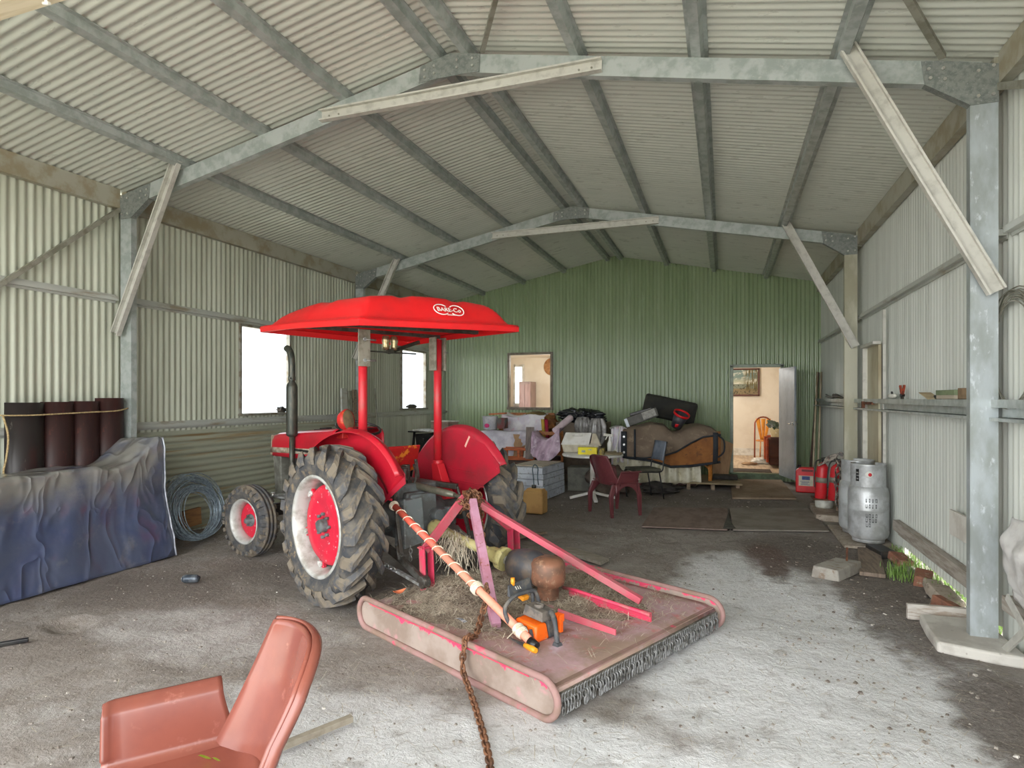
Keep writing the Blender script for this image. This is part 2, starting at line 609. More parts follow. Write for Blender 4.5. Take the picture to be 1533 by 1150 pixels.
# ------------------------------------------------------------------ portal frames
CW, CF, CT = .15, .064, .004
def portal(Y, mcol_r):
    # columns: C sections, web facing the viewer (-y side), flanges back
    for (xo, sg, mm) in ((CL, 1, M_GALV), (CR, -1, mcol_r)):
        xi = xo + sg*CW
        ztop = roof_z(xo)
        xm = (xo+xi)/2
        mb = MB()
        base = .06
        # web toward -y : channel along z, 'up' = x so web lies along x, side = d x up = z x x = y
        mb.channel((xm, Y-.032, base), (xm, Y-.032, ztop-.05), CW, CF, CT, (1, 0, 0), .016)
        struct(mb.build('column', mm))
    for sg in (-1, 1):
        xo = CL if sg < 0 else CR
        x0, x1 = xo-sg*.1, XC
        mb = MB()
        a = Vector((x0, Y-.032, roof_z(x0)-CW/2))
        b = Vector((x1, Y-.032, roof_z(x1)-CW/2))
        if sg > 0:
            a, b = b, a
        # direction +x, up z : side = x x z = -y -> use reversed so that flanges go +y
        mb.channel(b, a, CW, CF, CT, (0, 0, 1), .016)
        struct(mb.build('rafter', M_GALV))
    # gussets
    for sg in (-1, 1):
        xo = CL if sg < 0 else CR
        s = -sg
        pts = [(xo, 3.45), (xo+s*.15, 3.45), (xo+s*.4, roof_z(xo+s*.4)-.158), (xo+s*.42, roof_z(xo+s*.42)-.005), (xo+s*.32, roof_z(xo+s*.32)), (xo, roof_z(xo)-.01)]
        M = Matrix(((1, 0, 0, 0), (0, 0, -1, Y-.033), (0, 1, 0, 0), (0, 0, 0, 1)))
        mb = MB()
        mb.prism(pts, .006, M)
        # folded stiffening edge
        p, q = Vector((xo+s*.15, Y-.04, 3.45)), Vector((xo+s*.4, Y-.04, roof_z(xo+s*.4)-.158))
        mb.hexa([p, q, q+Vector((0, .06, 0)), p+Vector((0, .06, 0)), p+Vector((0, 0, .005)), q+Vector((0, 0, .005)), q+Vector((0, .06, .005)), p+Vector((0, .06, .005))])
        g = struct(mb.build('gusset_plate', M_PLATE))
        mb = MB()
        for bx, bz in ((.03, 3.5), (.11, 3.5), (.03, 3.68), (.11, 3.66), (.3, 3.71), (.38, 3.72), (.29, 3.64), (.37, 3.66)):
            mb.cyl((xo+s*bx, Y-.039, bz), (xo+s*bx, Y-.05, bz), .011, 6)
        struct(mb.build('gusset_bolts', M_BOLT, g))
    z = roof_z(XC)
    pts = [(XC-.3, z-.2), (XC-.12, z-.19), (XC+.12, z-.19), (XC+.26, z-.2), (XC+.27, z-.05), (XC, z+.003), (XC-.28, z-.055)]
    mb = MB()
    mb.prism(pts, .006, Matrix(((1, 0, 0, 0), (0, 0, -1, Y-.033), (0, 1, 0, 0), (0, 0, 0, 1))))
    g = struct(mb.build('apex_plate', M_PLATE))
    mb = MB()
    for bx, bz in ((-.24, -.1), (-.24, -.16), (-.15, -.08), (-.15, -.14), (.06, -.07), (.06, -.13), (.2, -.08), (.2, -.14)):
        mb.cyl((XC+bx, Y-.039, z+bz), (XC+bx, Y-.05, z+bz), .011, 6)
    struct(mb.build('apex_bolts', M_BOLT, g))
    # knee braces and collar tie: channels open towards the viewer
    for sg in (-1, 1):
        top = Vector((XC+sg*2.93, Y-.095, 3.93))
        bot = Vector((XC+sg*3.76, Y-.095, 2.24))
        mb = MB()
        d = (bot-top).normalized()
        perp = d.cross(Vector((0, 1, 0)))
        mb.channel(top, bot, .1, .05, .004, perp, .013)
        mb2 = MB()
        for q in (.07, .12):
            for e in (top+d*q, bot-d*q):
                mb2.cyl(e+Vector((0, .035, 0)), e+Vector((0, .02, 0)), .009, 6)
        k = struct(mb.build('knee_brace', M_GALVL))
        struct(mb2.build('brace_bolts', M_GALVD, k))
    mb = MB()
    mb.channel((XC-1.28, Y-.04, 4.13), (XC+1.28, Y-.04, 4.13), .1, .055, .004, (0, 0, 1), .014)
    k = struct(mb.build('collar_tie', M_GALVL))
    mb = MB()
    for q in (-1.2, -1.1, 1.1, 1.2):
        mb.cyl((XC+q, Y-.04, 4.13), (XC+q, Y-.049, 4.13), .009, 6)
    struct(mb.build('tie_bolts', M_GALVD, k))
portal(.37, M_COLLIT)
portal(Y1, M_COLLIT)
portal(Y2, mat('cream_stained_column_steel', (192, 190, 172), (168, 164, 142), .45, .3, 4, stretch=(1, 1, .4)))

M_EAVE = mat('eave_steel', (176, 174, 160), (156, 146, 122), .5, .1, 4)
# purlins (laid the rafters), eave purlins, girts
offs = [.13, 1.06, 1.97, 2.92]
HAT = [(-.075, 0), (-.075, -.005), (-.046, -.005), (-.034, -.066), (.034, -.066), (.046, -.005), (.075, -.005), (.075, 0)]
for (ya, yb) in ((YF, .37), (.37, Y1), (Y1, Y2), (Y2, YB)):
    for sg in (-1, 1):
        for o_ in offs:
            x = XC + sg*o_
            nrm = Vector((sg*.2025, 0, 1)).normalized()
            tan = Vector((1, 0, -sg*.2025)).normalized()
            c = Vector((x, ya, roof_z(x))) + nrm*.068
            M = Matrix(((tan.x, nrm.x, 0, c.x), (0, 0, 1, c.y), (tan.z, nrm.z, 0, c.z), (0, 0, 0, 1)))
            mb = MB()
            mb.prism(HAT, yb-ya-.002, M)
            struct(mb.build('purlin', M_GALV))
        xo = CL if sg < 0 else CR
        mb = MB()
        mb.bar((xo+sg*.035, ya+.035, roof_z(xo)-.035), (xo+sg*.035, yb-.036, roof_z(xo)-.035), .07, .2)
        struct(mb.build('eave_purlin', M_EAVE))
M_GIRT = mat('girt_steel', (192, 194, 188), (158, 148, 130), .42, .15, 5, .5, .7, stretch=(2, .4, 2))
def girt(x, ya, yb, z, sgn, m=M_GIRT, w=.075):
    mb = MB()
    # top-hat: web and two flanges
    mb.bar((x-sgn*.025, ya, z), (x-sgn*.025, yb, z), .05, w*.55)
    mb.bar((x-sgn*.003, ya, z+w*.42), (x-sgn*.003, yb, z+w*.42), .006, w*.35)
    mb.bar((x-sgn*.003, ya, z-w*.42), (x-sgn*.003, yb, z-w*.42), .006, w*.35)
    return struct(mb.build('girt', m))
for (ya, yb) in ((YF, .338), (.402, Y1-.032), (Y1+.032, Y2-.032), (Y2+.032, YB)):
    girt(XL+.012, ya, yb, 2.62, -1)
    girt(XL+.012, ya, yb, 1.27, -1)
    girt(XR-.012, ya, yb, 2.64, 1)
    # shelf rail on the right: two stacked rails
    mb = MB()
    mb.box((XR-.07, (ya+yb)/2, 1.545), (.11, yb-ya, .05))
    mb.box((XR-.04, (ya+yb)/2, 1.49), (.05, yb-ya, .06))
    mb.box((XR-.075, (ya+yb)/2, 1.445), (.12, yb-ya, .02))
    struct(mb.build('shelf_girt', M_GALV))
M_RAIL = mat('grey_weathered_rail', (178, 170, 160), (150, 140, 128), .8, 0, 4, stretch=(8, 1, 8), bump=.2, bscale=30)
mb = MB()
mb.bar((XR-.045, 5.1, .275), (XR-.045, 7.2, .275), .06, .1)
mb.bar((XR-.02, 5.1, .2), (XR-.02, 7.2, .2), .012, .06)
struct(mb.build('bottom_rail', M_RAIL))
mb = MB()
mb.bar((XR-.045, YF, .33), (XR-.045, Y1-.05, .3), .06, .09)
struct(mb.build('bottom_rail', M_RAIL))
# diagonal strap braces
def strap(name, a, b, w, h, m=M_GALVD):
    mb = MB()
    mb.bar(a, b, w, h)
    return struct(mb.build(name, m))
strap('wall_brace', (XL+.075, 2.35, 1.55), (XL+.075, 4.62, 3.56), .04, .04, M_RUST if False else M_GALVD)
strap('wall_brace', (XR-.075, 4.62, 3.55), (XR-.075, 2.3, 2.5), .04, .045)
def rs(x, d=.03): return roof_z(x)+RS-d
strap('roof_brace', (-1.87, 4.6, rs(-1.87, .05)), (-.6, 2.3, rs(-.6, .05)), .035, .03)
strap('roof_brace', (1.33, 4.6, rs(1.33, .05)), (.1, 2.4, rs(.1, .05)), .04, .03)
# header over the opening
mb = MB()
mb.bar((XL, YH, 3.51), (XR, YH, 3.51), .06, .13)
mb.bar((XL, YH-.02, 3.45), (XR, YH-.02, 3.45), .1, .012)
struct(mb.build('lintel', mat('cream_lintel_steel', (226, 214, 188), (206, 192, 160), .45, 0, 3, stretch=(.3, 6, 6))))
mb = MB()
for x in (-3.42, -2.98):
    mb.cyl((x, YH-.01, 3.445), (x, YH-.01, 3.42), .008, 8)
    mb.cyl((x-.02, YH-.01, 3.423), (x+.02, YH-.01, 3.415), .008, 8)
struct(mb.build('lintel_fixings', M_WHITE))
# front corner posts (outside the picture, carry the opening)
for x in (XL+.05, XR-.05):
    mb = MB()
    mb.box((x, YF, 1.7), (.1, .15, 3.42))
    struct(mb.build('column', M_GALV))

# ------------------------------------------------------------------ left windows
def pane_mat():
    t = NT('window_glass')
    tr = t.n('ShaderNodeBsdfTransparent')
    gl = t.n('ShaderNodeBsdfGlossy')
    gl.inputs['Roughness'].default_value = .03
    fr = t.n('ShaderNodeLayerWeight')
    fr.inputs[0].default_value = .12
    mx = t.n('ShaderNodeMixShader')
    t.put(mx.inputs[0], t.math('MULTIPLY', fr.outputs['Facing'], .35))
    t.put(mx.inputs[1], tr.outputs[0])
    t.put(mx.inputs[2], gl.outputs[0])
    t.t.links.new(mx.outputs[0], t.out.inputs[0])
    return t.m
M_GLASS = pane_mat()
M_WFR = mat('grey_window_trim', (150, 148, 138), (120, 108, 88), .55, .1, 9)
for k, (a, b, z0, z1) in enumerate((W1, W2)):
    e = struct(thing('window_%d' % (k+1), 'unglazed bright window', 'window', (XL, (a+b)/2, 0)))
    mb = MB()
    h = (b-a)/2
    for (c, s) in (((0, -h, (z0+z1)/2), (.07, .035, z1-z0+.03)), ((0, h, (z0+z1)/2), (.07, .035, z1-z0+.03)),
                   ((0, 0, z1), (.07, b-a, .035)), ((0.02, 0, z0), (.1, b-a+.06, .03))):
        mb.box(c, s)
    mb.build('window_frame', M_WFR, e, bevel=.004)
    mb = MB()
    mb.box((-.02, 0, (z0+z1)/2), (.004, b-a-.03, z1-z0-.03))
    mb.build('window_pane', M_GLASS, e)

# ------------------------------------------------------------------ the house room behind the back wall
RX0, RX1, RY1 = -6.0, 2.3, 16.4
FZ = .13
def boxw(name, m, c, s, bevel=0):
    mb = MB()
    mb.box(c, s)
    return struct(mb.build(name, m, bevel=bevel))
M_INFL = mat('room_floor_boards', (196, 176, 150), (170, 146, 120), .5, 0, 2, stretch=(8, 1, 1))
boxw('floor', M_INFL, ((RX0+RX1)/2, (YB+RY1)/2+.04, FZ-.05), (RX1-RX0, RY1-YB-.02, .1))
boxw('ceiling', M_CREAM, ((RX0+RX1)/2, (YB+RY1)/2+.05, 2.75), (RX1-RX0, RY1-YB, .06))
boxw('wall_far', M_CREAM, ((RX0+RX1)/2, RY1+.05, 1.4), (RX1-RX0+.2, .1, 2.8))
boxw('wall_left', M_CREAM, (RX0-.05, 15.7, 1.4), (.1, 1.5, 2.8))
boxw('wall_left', M_CREAM, (RX0-.05, 13.1, 1.4), (.1, .8, 2.8))
boxw('wall_left', M_CREAM, (RX0-.05, 14.3, .5), (.1, 1.6, 1.0))
boxw('wall_left', M_CREAM, (RX0-.05, 14.3, 2.6), (.1, 1.6, .3))
boxw('wall_right', M_CREAM, (RX1+.05, 13.2, 1.4), (.1, 1.2, 2.8))
boxw('wall_right', M_CREAM, (RX1+.05, 15.9, 1.4), (.1, 1.2, 2.8))
boxw('wall_right', M_CREAM, (RX1+.05, 14.6, 1.2), (.1, 1.6, 2.4))
boxw('wall_right', M_CREAM, (RX1+.05, 14.6, 2.6), (.1, 1.6, .4))
boxw('baseboard_far', M_WHITE, ((RX0+RX1)/2, RY1-.015, FZ+.09), (RX1-RX0, .03, .18))
# room lining on the shed side
for (x0, x1, z0, z1) in ((RX0, WB[0], FZ, 2.75), (WB[0], WB[1], FZ, WB[2]), (WB[0], WB[1], WB[3], 2.75), (WB[1], DB[0], FZ, 2.75), (DB[0], DB[1], DB[3], 2.75), (DB[1], RX1, FZ, 2.75)):
    boxw('wall_front', M_CREAM, ((x0+x1)/2, YB+.06, (z0+z1)/2), (x1-x0, .06, z1-z0))
# a window in the far wall seen through the house window (bright, net lit)
for (cx_, w_, z0, z1) in ((-5.54, .26, 1.4, 2.5),):
    t = NT('bright_room_window')
    t.t.nodes.remove(t.b)
    em = t.n('ShaderNodeEmission')
    em.inputs[0].default_value = (.9, 1, .95, 1)
    em.inputs[1].default_value = 1.2
    t.t.links.new(em.outputs[0], t.out.inputs[0])
    e = struct(thing('window_4', 'bright far window', 'window', (cx_, RY1-.02, 0)))
    mb = MB()
    mb.box((0, 0, (z0+z1)/2), (w_, .01, z1-z0))
    mb.build('lit_pane', t.m, e)
    mb = MB()
    for (c, s) in (((-w_/2, -.01, (z0+z1)/2), (.05, .05, z1-z0+.08)), ((w_/2, -.01, (z0+z1)/2), (.05, .05, z1-z0+.08)), ((0, -.01, z0), (w_, .05, .06)), ((0, -.01, z1), (w_, .05, .06))):
        mb.box(c, s)
    mb.build('window_frame', M_WHITE, e)
# unseen point lights added to brighten the room
l = bpy.data.lights.new('room_fill_light', 'POINT')
l.energy = 44
l.shadow_soft_size = .25
l.color = (1, .98, .95)
lo = bpy.data.objects.new('room_fill_light', l)
COL.objects.link(lo)
lo.location = (-1.0, 14.6, 2.4)
l2 = l.copy()
l2.energy = 14
lo2 = bpy.data.objects.new('room_fill_light', l2)
COL.objects.link(lo2)
lo2.location = (-4.2, 14.4, 2.4)
# house window (window_3)
e = struct(thing('window_3', 'framed window in the green wall', 'window', ((WB[0]+WB[1])/2, YB, 0)))
M_BRONZE = mat('bronze_aluminium', (120, 112, 96), (98, 90, 76), .45, .3, 12)
mb = MB()
hw, z0, z1 = (WB[1]-WB[0])/2, WB[2], WB[3]
for (c, s) in (((-hw, 0, (z0+z1)/2), (.05, .1, z1-z0+.05)), ((hw, 0, (z0+z1)/2), (.05, .1, z1-z0+.05)), ((0, 0, z1), (hw*2, .1, .05)), ((0, -.01, z0), (hw*2+.06, .12, .055))):
    mb.box(c, s)
mb.build('window_frame', M_BRONZE, e, bevel=.005)
mb = MB()
mb.box((0, .01, (z0+z1)/2), (hw*2-.04, .005, z1-z0-.04))
mb.build('window_pane', M_GLASS, e)
# door frame, step, door leaf
M_DFR = mat('pale_green_door_frame', (150, 160, 146), (132, 142, 128), .5, .1, 6)
mb = MB()
for (c, s) in (((DB[0]-.02, YB-.02, 1.12), (.06, .14, 2.18)), ((DB[1]+.02, YB-.02, 1.12), (.06, .14, 2.18)), (((DB[0]+DB[1])/2, YB-.02, DB[3]), (DB[1]-DB[0]+.1, .14, .06))):
    mb.box(c, s)
struct(mb.build('trim_2', M_DFR, bevel=.006))
M_SILL = mat('green_painted_sill', (92, 112, 82), (74, 88, 64), .6, 0, 7)
mb = MB()
mb.box(((DB[0]+DB[1])/2, YB+.0, .065), (DB[1]-DB[0]+.1, .2, .13))
struct(mb.build('trim_3', M_SILL, bevel=.008))
M_DOOR = mat('grey_door_paint', (150, 157, 164), (134, 142, 148), .45, .0, 3)
hinge = Vector((DB[1]-.02, YB-.08, 0))
ang = math.atan2(-.777, .19)
e = struct(thing('door_1', 'grey door standing open', 'door', hinge, ang))
mb = MB()
mb.box((.4, 0, 1.13), (.8, .036, 2.02))
mb.build('door_leaf', M_DOOR, e, bevel=.004)
mb = MB()
for s in (-1, 1):
    mb.cyl((.73, s*.018, 1.12), (.73, s*.03, 1.12), .026, 16)
    mb.tube([(.73, s*.03, 1.12), (.73, s*.06, 1.12), (.71, s*.066, 1.12), (.62, s*.066, 1.12)], .009, 8)
mb.box((.802, 0, 1.12), (.004, .024, .1))
mb.build('door_handle', mat('chrome', (200, 200, 200), rough=.2, metal=.9), e)
# ------------------------------------------------------------------ tractor
M_RED = mat('tractor_red_paint', (186, 24, 44), (160, 28, 40), .36, 0, 3, .45, .7, (196, 88, 52), 26, .66, .74, coat=.15)
M_REDF = mat('faded_fender_red', (176, 32, 52), (150, 42, 52), .42, 0, 4, .42, .66, (196, 110, 100), 22, .67, .75)
M_REDW = mat('worn_seat_red', (196, 30, 34), (170, 34, 30), .45, 0, 5, .45, .6, (216, 128, 40), 7, .56, .62)
M_CAN = mat('canopy_red_fibreglass', (226, 26, 32), (206, 30, 34), .4, 0, 2.5, .45, .7, (150, 70, 56), 5, .66, .78, coat=.1)
M_POST = mat('post_red', (196, 34, 46), (176, 60, 58), .42, 0, 6, .5, .66)
def tyre_mat():
    t = NT('dusty_tyre_rubber')
    f = t.ramp(t.noise(7, 6, .65), .38, .66)
    c = t.mix(f, lin((56, 58, 62)), lin((100, 94, 86)))
    c = t.mix(t.ramp(t.noise(18, 5, .6, off=(2, 7, 1)), .56, .7), c, lin((126, 110, 88)))
    t.col(c)
    t.rough(.8)
    t.bump(t.noise(50, 4), .25, .004)
    return t.m
M_TYRE = tyre_mat()
M_LUG = mat('scuffed_tread_lugs', (80, 80, 82), (116, 106, 92), .82, 0, 10, .4, .58, bump=.3, bscale=60)
M_RIM = mat('grey_wheel_rim', (196, 196, 192), (160, 156, 148), .45, .25, 9, .42, .66)
M_HUBR = mat('scratched_wheel_red', (206, 28, 56), (186, 34, 56), .42, 0, 6, .45, .7, (228, 170, 174), 30, .62, .68)
M_IRON = mat('grey_cast_iron', (108, 114, 116), (78, 78, 76), .6, .2, 7, .4, .62, (132, 128, 118), 24, .6, .72, .3, 40)
M_DARK = mat('oily_dark_iron', (52, 52, 52), (74, 68, 60), .5, .3, 8)
M_OILY = mat('greasy_linkage_iron', (88, 86, 82), (66, 60, 54), .5, .4, 12, .4, .6, (130, 126, 118), 40, .6, .7)
M_BLK = mat('black_paint', (28, 28, 30), (46, 44, 42), .38, 0, 10)
M_GRN = mat('dark_exhaust_steel', (62, 66, 60), (84, 82, 72), .45, .4, 9, stretch=(4, 4, 1))
M_SILV = mat('worn_bright_steel', (196, 198, 200), (150, 148, 142), .3, .7, 20)
M_STRIPE = mat('dusty_white_stripe', (178, 168, 150), (140, 118, 98), .6, 0, 14)
TR = thing('tractor', 'small red tractor with a red canopy and big muddy rear tyres', 'tractor', (-2.56, 4.59, -.012), R(154))

def tyre_prof(Ro, Ri, W):
    h = W/2
    return [(Ri, -h*.72), (Ri+.03, -h*.86), (Ri+(Ro-Ri)*.45, -h), (Ro-.045, -h*.93), (Ro-.016, -h*.7), (Ro, -h*.3), (Ro, h*.3), (Ro-.016, h*.7),
            (Ro-.045, h*.93), (Ri+(Ro-Ri)*.45, h), (Ri+.03, h*.86), (Ri, h*.72)]
def ry(loc, yaw=0.):       # wheel frame: local z -> tractor +y (left, outwards for a left wheel)
    return Matrix.Translation(Vector(loc)) @ Matrix.Rotation(yaw, 4, 'Z') @ Matrix.Rotation(-PI/2, 4, 'X')
def rear_wheel(side):
    M = ry((0, side*.71, .615)) @ (Matrix() if side > 0 else Matrix.Rotation(PI, 4, 'X'))
    Ro, Ri, W = .575, .365, .31
    mb = MB()
    mb.lathe(tyre_prof(Ro, Ri, W), M, 56)
    ty = mb.build('rear_tyre', M_TYRE, TR)
    mb = MB()
    N = 19
    h = W/2
    def sp(a, s):       # point on the carcass; s 0 = centre line, 1 = shoulder, up to 1.5 down the side wall
        if s <= 1:
            return (Ro - .02*s*s, s*h*.9, a)
        q = s-1
        return (Ro - .02 - q*.16, h*.9+min(q*.1, .022), a)
    for sd in (-1, 1):
        for k in range(N):
            a0 = 2*PI*(k + (.5 if sd > 0 else 0))/N
            prev = None
            steps = [(-.06, 0), (.25, .06), (.55, .13), (.85, .215), (1.0, .255), (1.25, .27), (1.5, .28)]
            for (s, da) in steps:
                da = da*1.35
                r, z, a = sp(a0 - da*1., s)
                ht = .042 if s <= 1 else .042*(1.5-s)/.5 + .006
                wd = .028/Ro*(1 + .45*max(0, s))
                ring = []
                for (dd, hh, kk) in ((-1.25, -.01, 0), (1.25, -.01, 0), (.8, ht, 1), (-.8, ht, 1)):
                    aa = a + dd*wd
                    if s <= 1:
                        p = ((r+hh)*cos(aa), (r+hh)*sin(aa), sd*z)
                    else:
                        p = (r*cos(aa), r*sin(aa), sd*(z + hh*.6))
                    ring.append(M @ Vector(p))
                ring = mb.verts(ring)
                if prev:
                    for i in range(4):
                        mb.face([prev[i], prev[(i+1) % 4], ring[(i+1) % 4], ring[i]])
                else:
                    mb.face(ring[::-1])
                prev = ring
            mb.face(prev)
    mb.build('tread_lugs', M_LUG, ty)
    # rim
    mb = MB()
    pr = [(.385, h*.78), (.392, h*.83), (.388, h*.87), (.372, h*.86), (.362, h*.7), (.352, h*.5), (.345, h*.3), (.335, -h*.3), (.35, -h*.6), (.372, -h*.82), (.392, -h*.82), (.385, -h*.75)]
    mb.lathe(pr, M, 56)
    rim = mb.build('rear_rim', M_RIM, TR, solid=.006)
    # dished disc, seen through the rim
    mb = MB()
    dz = .03
    mb.lathe([(.055, dz+.02), (.10, dz+.02), (.13, dz+.012), (.2, dz+.03), (.27, dz+.03), (.3, dz+.005), (.312, dz-.02)], M, 48)
    disc = mb.build('wheel_disc', M_HUBR, rim, solid=.008)
    for k in range(6):
        a = 2*PI*k/6 + .3
        m2 = M @ Matrix.Rotation(a, 4, 'Z')
        mb, mb2 = MB(), MB()
        for (c, s) in (((.322, 0, dz+.0), (.05, .07, .03)),):
            x, y, z = s[0]/2, s[1]/2, s[2]/2
            mb.hexa([m2 @ Vector((c[0]+q[0], c[1]+q[1], c[2]+q[2])) for q in ((-x, -y, -z), (x, -y, -z), (x, y, -z), (-x, y, -z), (-x, -y, z), (x, -y, z), (x, y, z), (-x, y, z))])
        mb2.cyl(m2 @ Vector((.305, 0, dz+.01)), m2 @ Vector((.305, 0, dz+.045)), .015, 6)
        mb2.cyl(m2 @ Vector((.318, .0, dz+.01)), m2 @ Vector((.318, 0, dz+.03)), .024, 8)
        mb.build('rim_clamp', M_HUBR, rim, bevel=.004)
        mb2.build('clamp_bolt', M_RIM, rim)
    mb = MB()
    mb.lathe([(0, dz+.075), (.045, dz+.075), (.05, dz+.06), (.052, dz+.01)], M, 20)
    for k in range(8):
        a = 2*PI*k/8
        c = M @ Vector((.088*cos(a), .088*sin(a), dz+.015))
        d = M @ Vector((.088*cos(a), .088*sin(a), dz+.05))
        mb.cyl(c, d, .013, 6)
    mb.build('axle_hub', M_IRON, rim)
rear_wheel(1)
rear_wheel(-1)
def front_wheel(side):
    yaw = R(13)
    M = ry((1.87, side*.6, .36), yaw) @ (Matrix() if side > 0 else Matrix.Rotation(PI, 4, 'X'))
    Ro, Ri, W = .345, .205, .18
    h = W/2
    mb = MB()
    mb.lathe(tyre_prof(Ro, Ri, W), M, 44)
    ty = mb.build('front_tyre', M_TYRE, TR)
    mb = MB()
    # three circumferential ribs and shoulder blocks
    for z in (-.042, 0, .042):
        mb.lathe([(Ro-.006, z-.016), (Ro+.014, z-.012), (Ro+.014, z+.012), (Ro-.006, z+.016)], M, 44)
    for sd in (-1, 1):
        for k in range(26):
            m2 = M @ Matrix.Rotation(2*PI*(k+.5*(sd > 0))/26, 4, 'Z')
            x0, x1 = Ro-.05, Ro+.008
            z0, z1 = sd*.055, sd*.093
            mb.hexa([m2 @ Vector(q) for q in ((x0, -.022, z0), (x0, .022, z0), (x0, .018, z1), (x0, -.018, z1), (x1, -.024, z0), (x1, .024, z0), (x1-.02, .02, z1), (x1-.02, -.02, z1))])
    mb.build('tread_ribs', M_LUG, ty)
    mb = MB()
    mb.lathe([(.222, h*.8), (.226, h*.86), (.215, h*.86), (.2, h*.7), (.185, h*.3), (.18, -h*.3), (.2, -h*.7), (.225, -h*.82)], M, 44)
    rim = mb.build('front_rim', M_RIM, TR, solid=.005)
    mb = MB()
    mb.lathe([(.04, -.012), (.075, -.01), (.085, -.02), (.15, -.005), (.18, -.03), (.187, -.04)], M, 40)
    mb.build('wheel_disc', M_HUBR, rim, solid=.006)
    mb = MB()
    mb.lathe([(0, .055), (.022, .055), (.03, .045), (.034, .012), (.06, .008), (.066, -.012)], M, 20)
    for k in range(5):
        a = 2*PI*k/5
        mb.cyl(M @ Vector((.05*cos(a), .05*sin(a), -.01)), M @ Vector((.05*cos(a), .05*sin(a), .025)), .01, 6)
    mb.build('axle_hub', M_IRON, rim)
front_wheel(1)
front_wheel(-1)
# front axle and steering
mb = MB()
mb.bar((1.87, -.52, .43), (1.87, .52, .43), .09, .1)
mb.bar((1.87, .2, .47), (1.87, .5, .47), .06, .06)
for s in (-1, 1):
    mb.cyl((1.87, s*.5, .28), (1.87, s*.5, .56), .035, 12)
    mb.cyl((1.87, s*.5, .36), (1.87, s*.56, .36), .03, 10)
mb.box((1.87, 0, .52), (.3, .3, .14))
mb.build('front_axle', M_DARK, TR, bevel=.008)
for s in (-1, 1):
    mb = MB()
    mb.bar((1.87, s*.5, .575), (1.72, s*.43, .6), .05, .025)
    mb.tube([(1.72, s*.43, .61), (1.45, s*.36, .64), (1.05, s*.3, .68)], .014, 8)
    mb.cyl((1.72, s*.43, .585), (1.72, s*.43, .64), .022, 8)
    if s > 0:
        mb.bar((1.9, .5, .6), (1.55, .34, .6), .035, .03)
        mb.tube([(1.6, .36, .55), (1.35, .33, .52), (1.0, .3, .5)], .018, 8)
    mb.build('steering_arm', M_SILV, TR)
# engine, gearbox, axle housing
mb = MB()
mb.box((1.45, 0, .74), (1.0, .34, .46))
mb.box((1.4, .18, .86), (.6, .08, .12))
mb.cyl((1.62, .2, .62), (1.62, .26, .62), .07, 14)
mb.box((1.9, 0, .62), (.28, .26, .24))
mb.cyl((1.1, .18, .7), (1.1, .25, .7), .06, 12)
mb.build('engine_block', M_DARK, TR, bevel=.012)
mb = MB()
mb.box((.55, 0, .66), (.85, .36, .4))
mb.box((.1, 0, .66), (.5, .42, .44))
mb.build('gearbox_housing', M_IRON, TR, bevel=.03, seg=3)
mb = MB()
for s in (-1, 1):
    mb.lathe([(.16, 0), (.13, .1), (.1, .22), (.1, .4), (.14, .42), (.14, .46)], ry((0, 0, .615)) @ Matrix.Translation((0, 0, s*.14)) @ (Matrix() if s > 0 else Matrix.Rotation(PI, 4, 'X')), 24)
mb.box((0, 0, .615), (.4, .3, .4))
mb.build('rear_axle_housing', M_IRON, TR, bevel=.02)
mb = MB()
mb.hexa([(-.12, -.17, .78), (-.12, .17, .78), (.3, .17, .84), (.3, -.17, .84), (-.1, -.13, .87), (-.1, .13, .87), (.28, .13, .92), (.28, -.13, .92)])
mb.cyl((-.02, .1, .86), (-.02, .1, .93), .05, 12)
mb.build('lift_cover', M_IRON, TR, bevel=.02)
# rear casting plate, PTO guard
mb = MB()
mb.hexa([(-.24, -.16, .42), (-.24, .17, .42), (-.2, .17, .42), (-.2, -.16, .42), (-.24, -.12, .8), (-.24, .13, .8), (-.2, .13, .8), (-.2, -.12, .8)])
mb.hexa([(-.34, .06, .43), (-.34, .26, .4), (-.22, .28, .4), (-.22, .06, .43), (-.27, .04, .78), (-.27, .22, .77), (-.2, .24, .77), (-.2, .04, .78)])
mb.bar((-.29, .25, .42), (-.25, .21, .78), .02, .03)
mb.bar((-.3, .15, .42), (-.262, .12, .78), .02, .015)
mb.build('guard_plate', mat('dull_blue_grey_casting', (122, 130, 132), (96, 98, 96), .5, .2, 6, .42, .62, (146, 148, 146), 18, .58, .7), TR, bevel=.012)
mb = MB()
mb.box((-.22, -.22, .58), (.1, .2, .14))
mb.box((-.26, -.25, .6), (.06, .07, .13))
mb.cyl((-.2, -.1, .62), (-.32, -.1, .62), .05, 14)
mb.bar((-.24, -.1, .52), (-.24, -.2, .42), .05, .05)
mb.build('drawbar_bracket', M_IRON, TR, bevel=.008)
mb = MB()
mb.box((-.27, -.25, .6), (.05, .028, .06))
mb.build('bracket_slot', M_BLK, TR)
# hydraulic levers cluster behind the seat
mb = MB()
mb.box((.02, .08, .95), (.14, .14, .12))
mb.cyl((.02, .0, .9), (.02, .0, 1.02), .035, 12)
mb.cyl((-.06, .07, .88), (-.06, .07, 1.0), .028, 12)
mb.tube([(-.08, .14, .86), (-.1, .16, .92), (-.06, .17, 1.0), (0, .12, 1.04)], .012, 8)
mb.tube([(-.1, .02, .84), (-.12, .0, .9), (-.08, -.03, .97), (-.02, -.05, 1.02)], .01, 8)
mb.bar((-.02, -.1, .9), (.02, -.1, 1.06), .03, .012)
for k in range(7):
    a = k*.9
    mb.cyl((-.09, .03+.013*k, .88), (-.09, .036+.013*k, .88), .026, 10)
mb.build('hydraulic_levers', M_OILY, TR, bevel=.004)
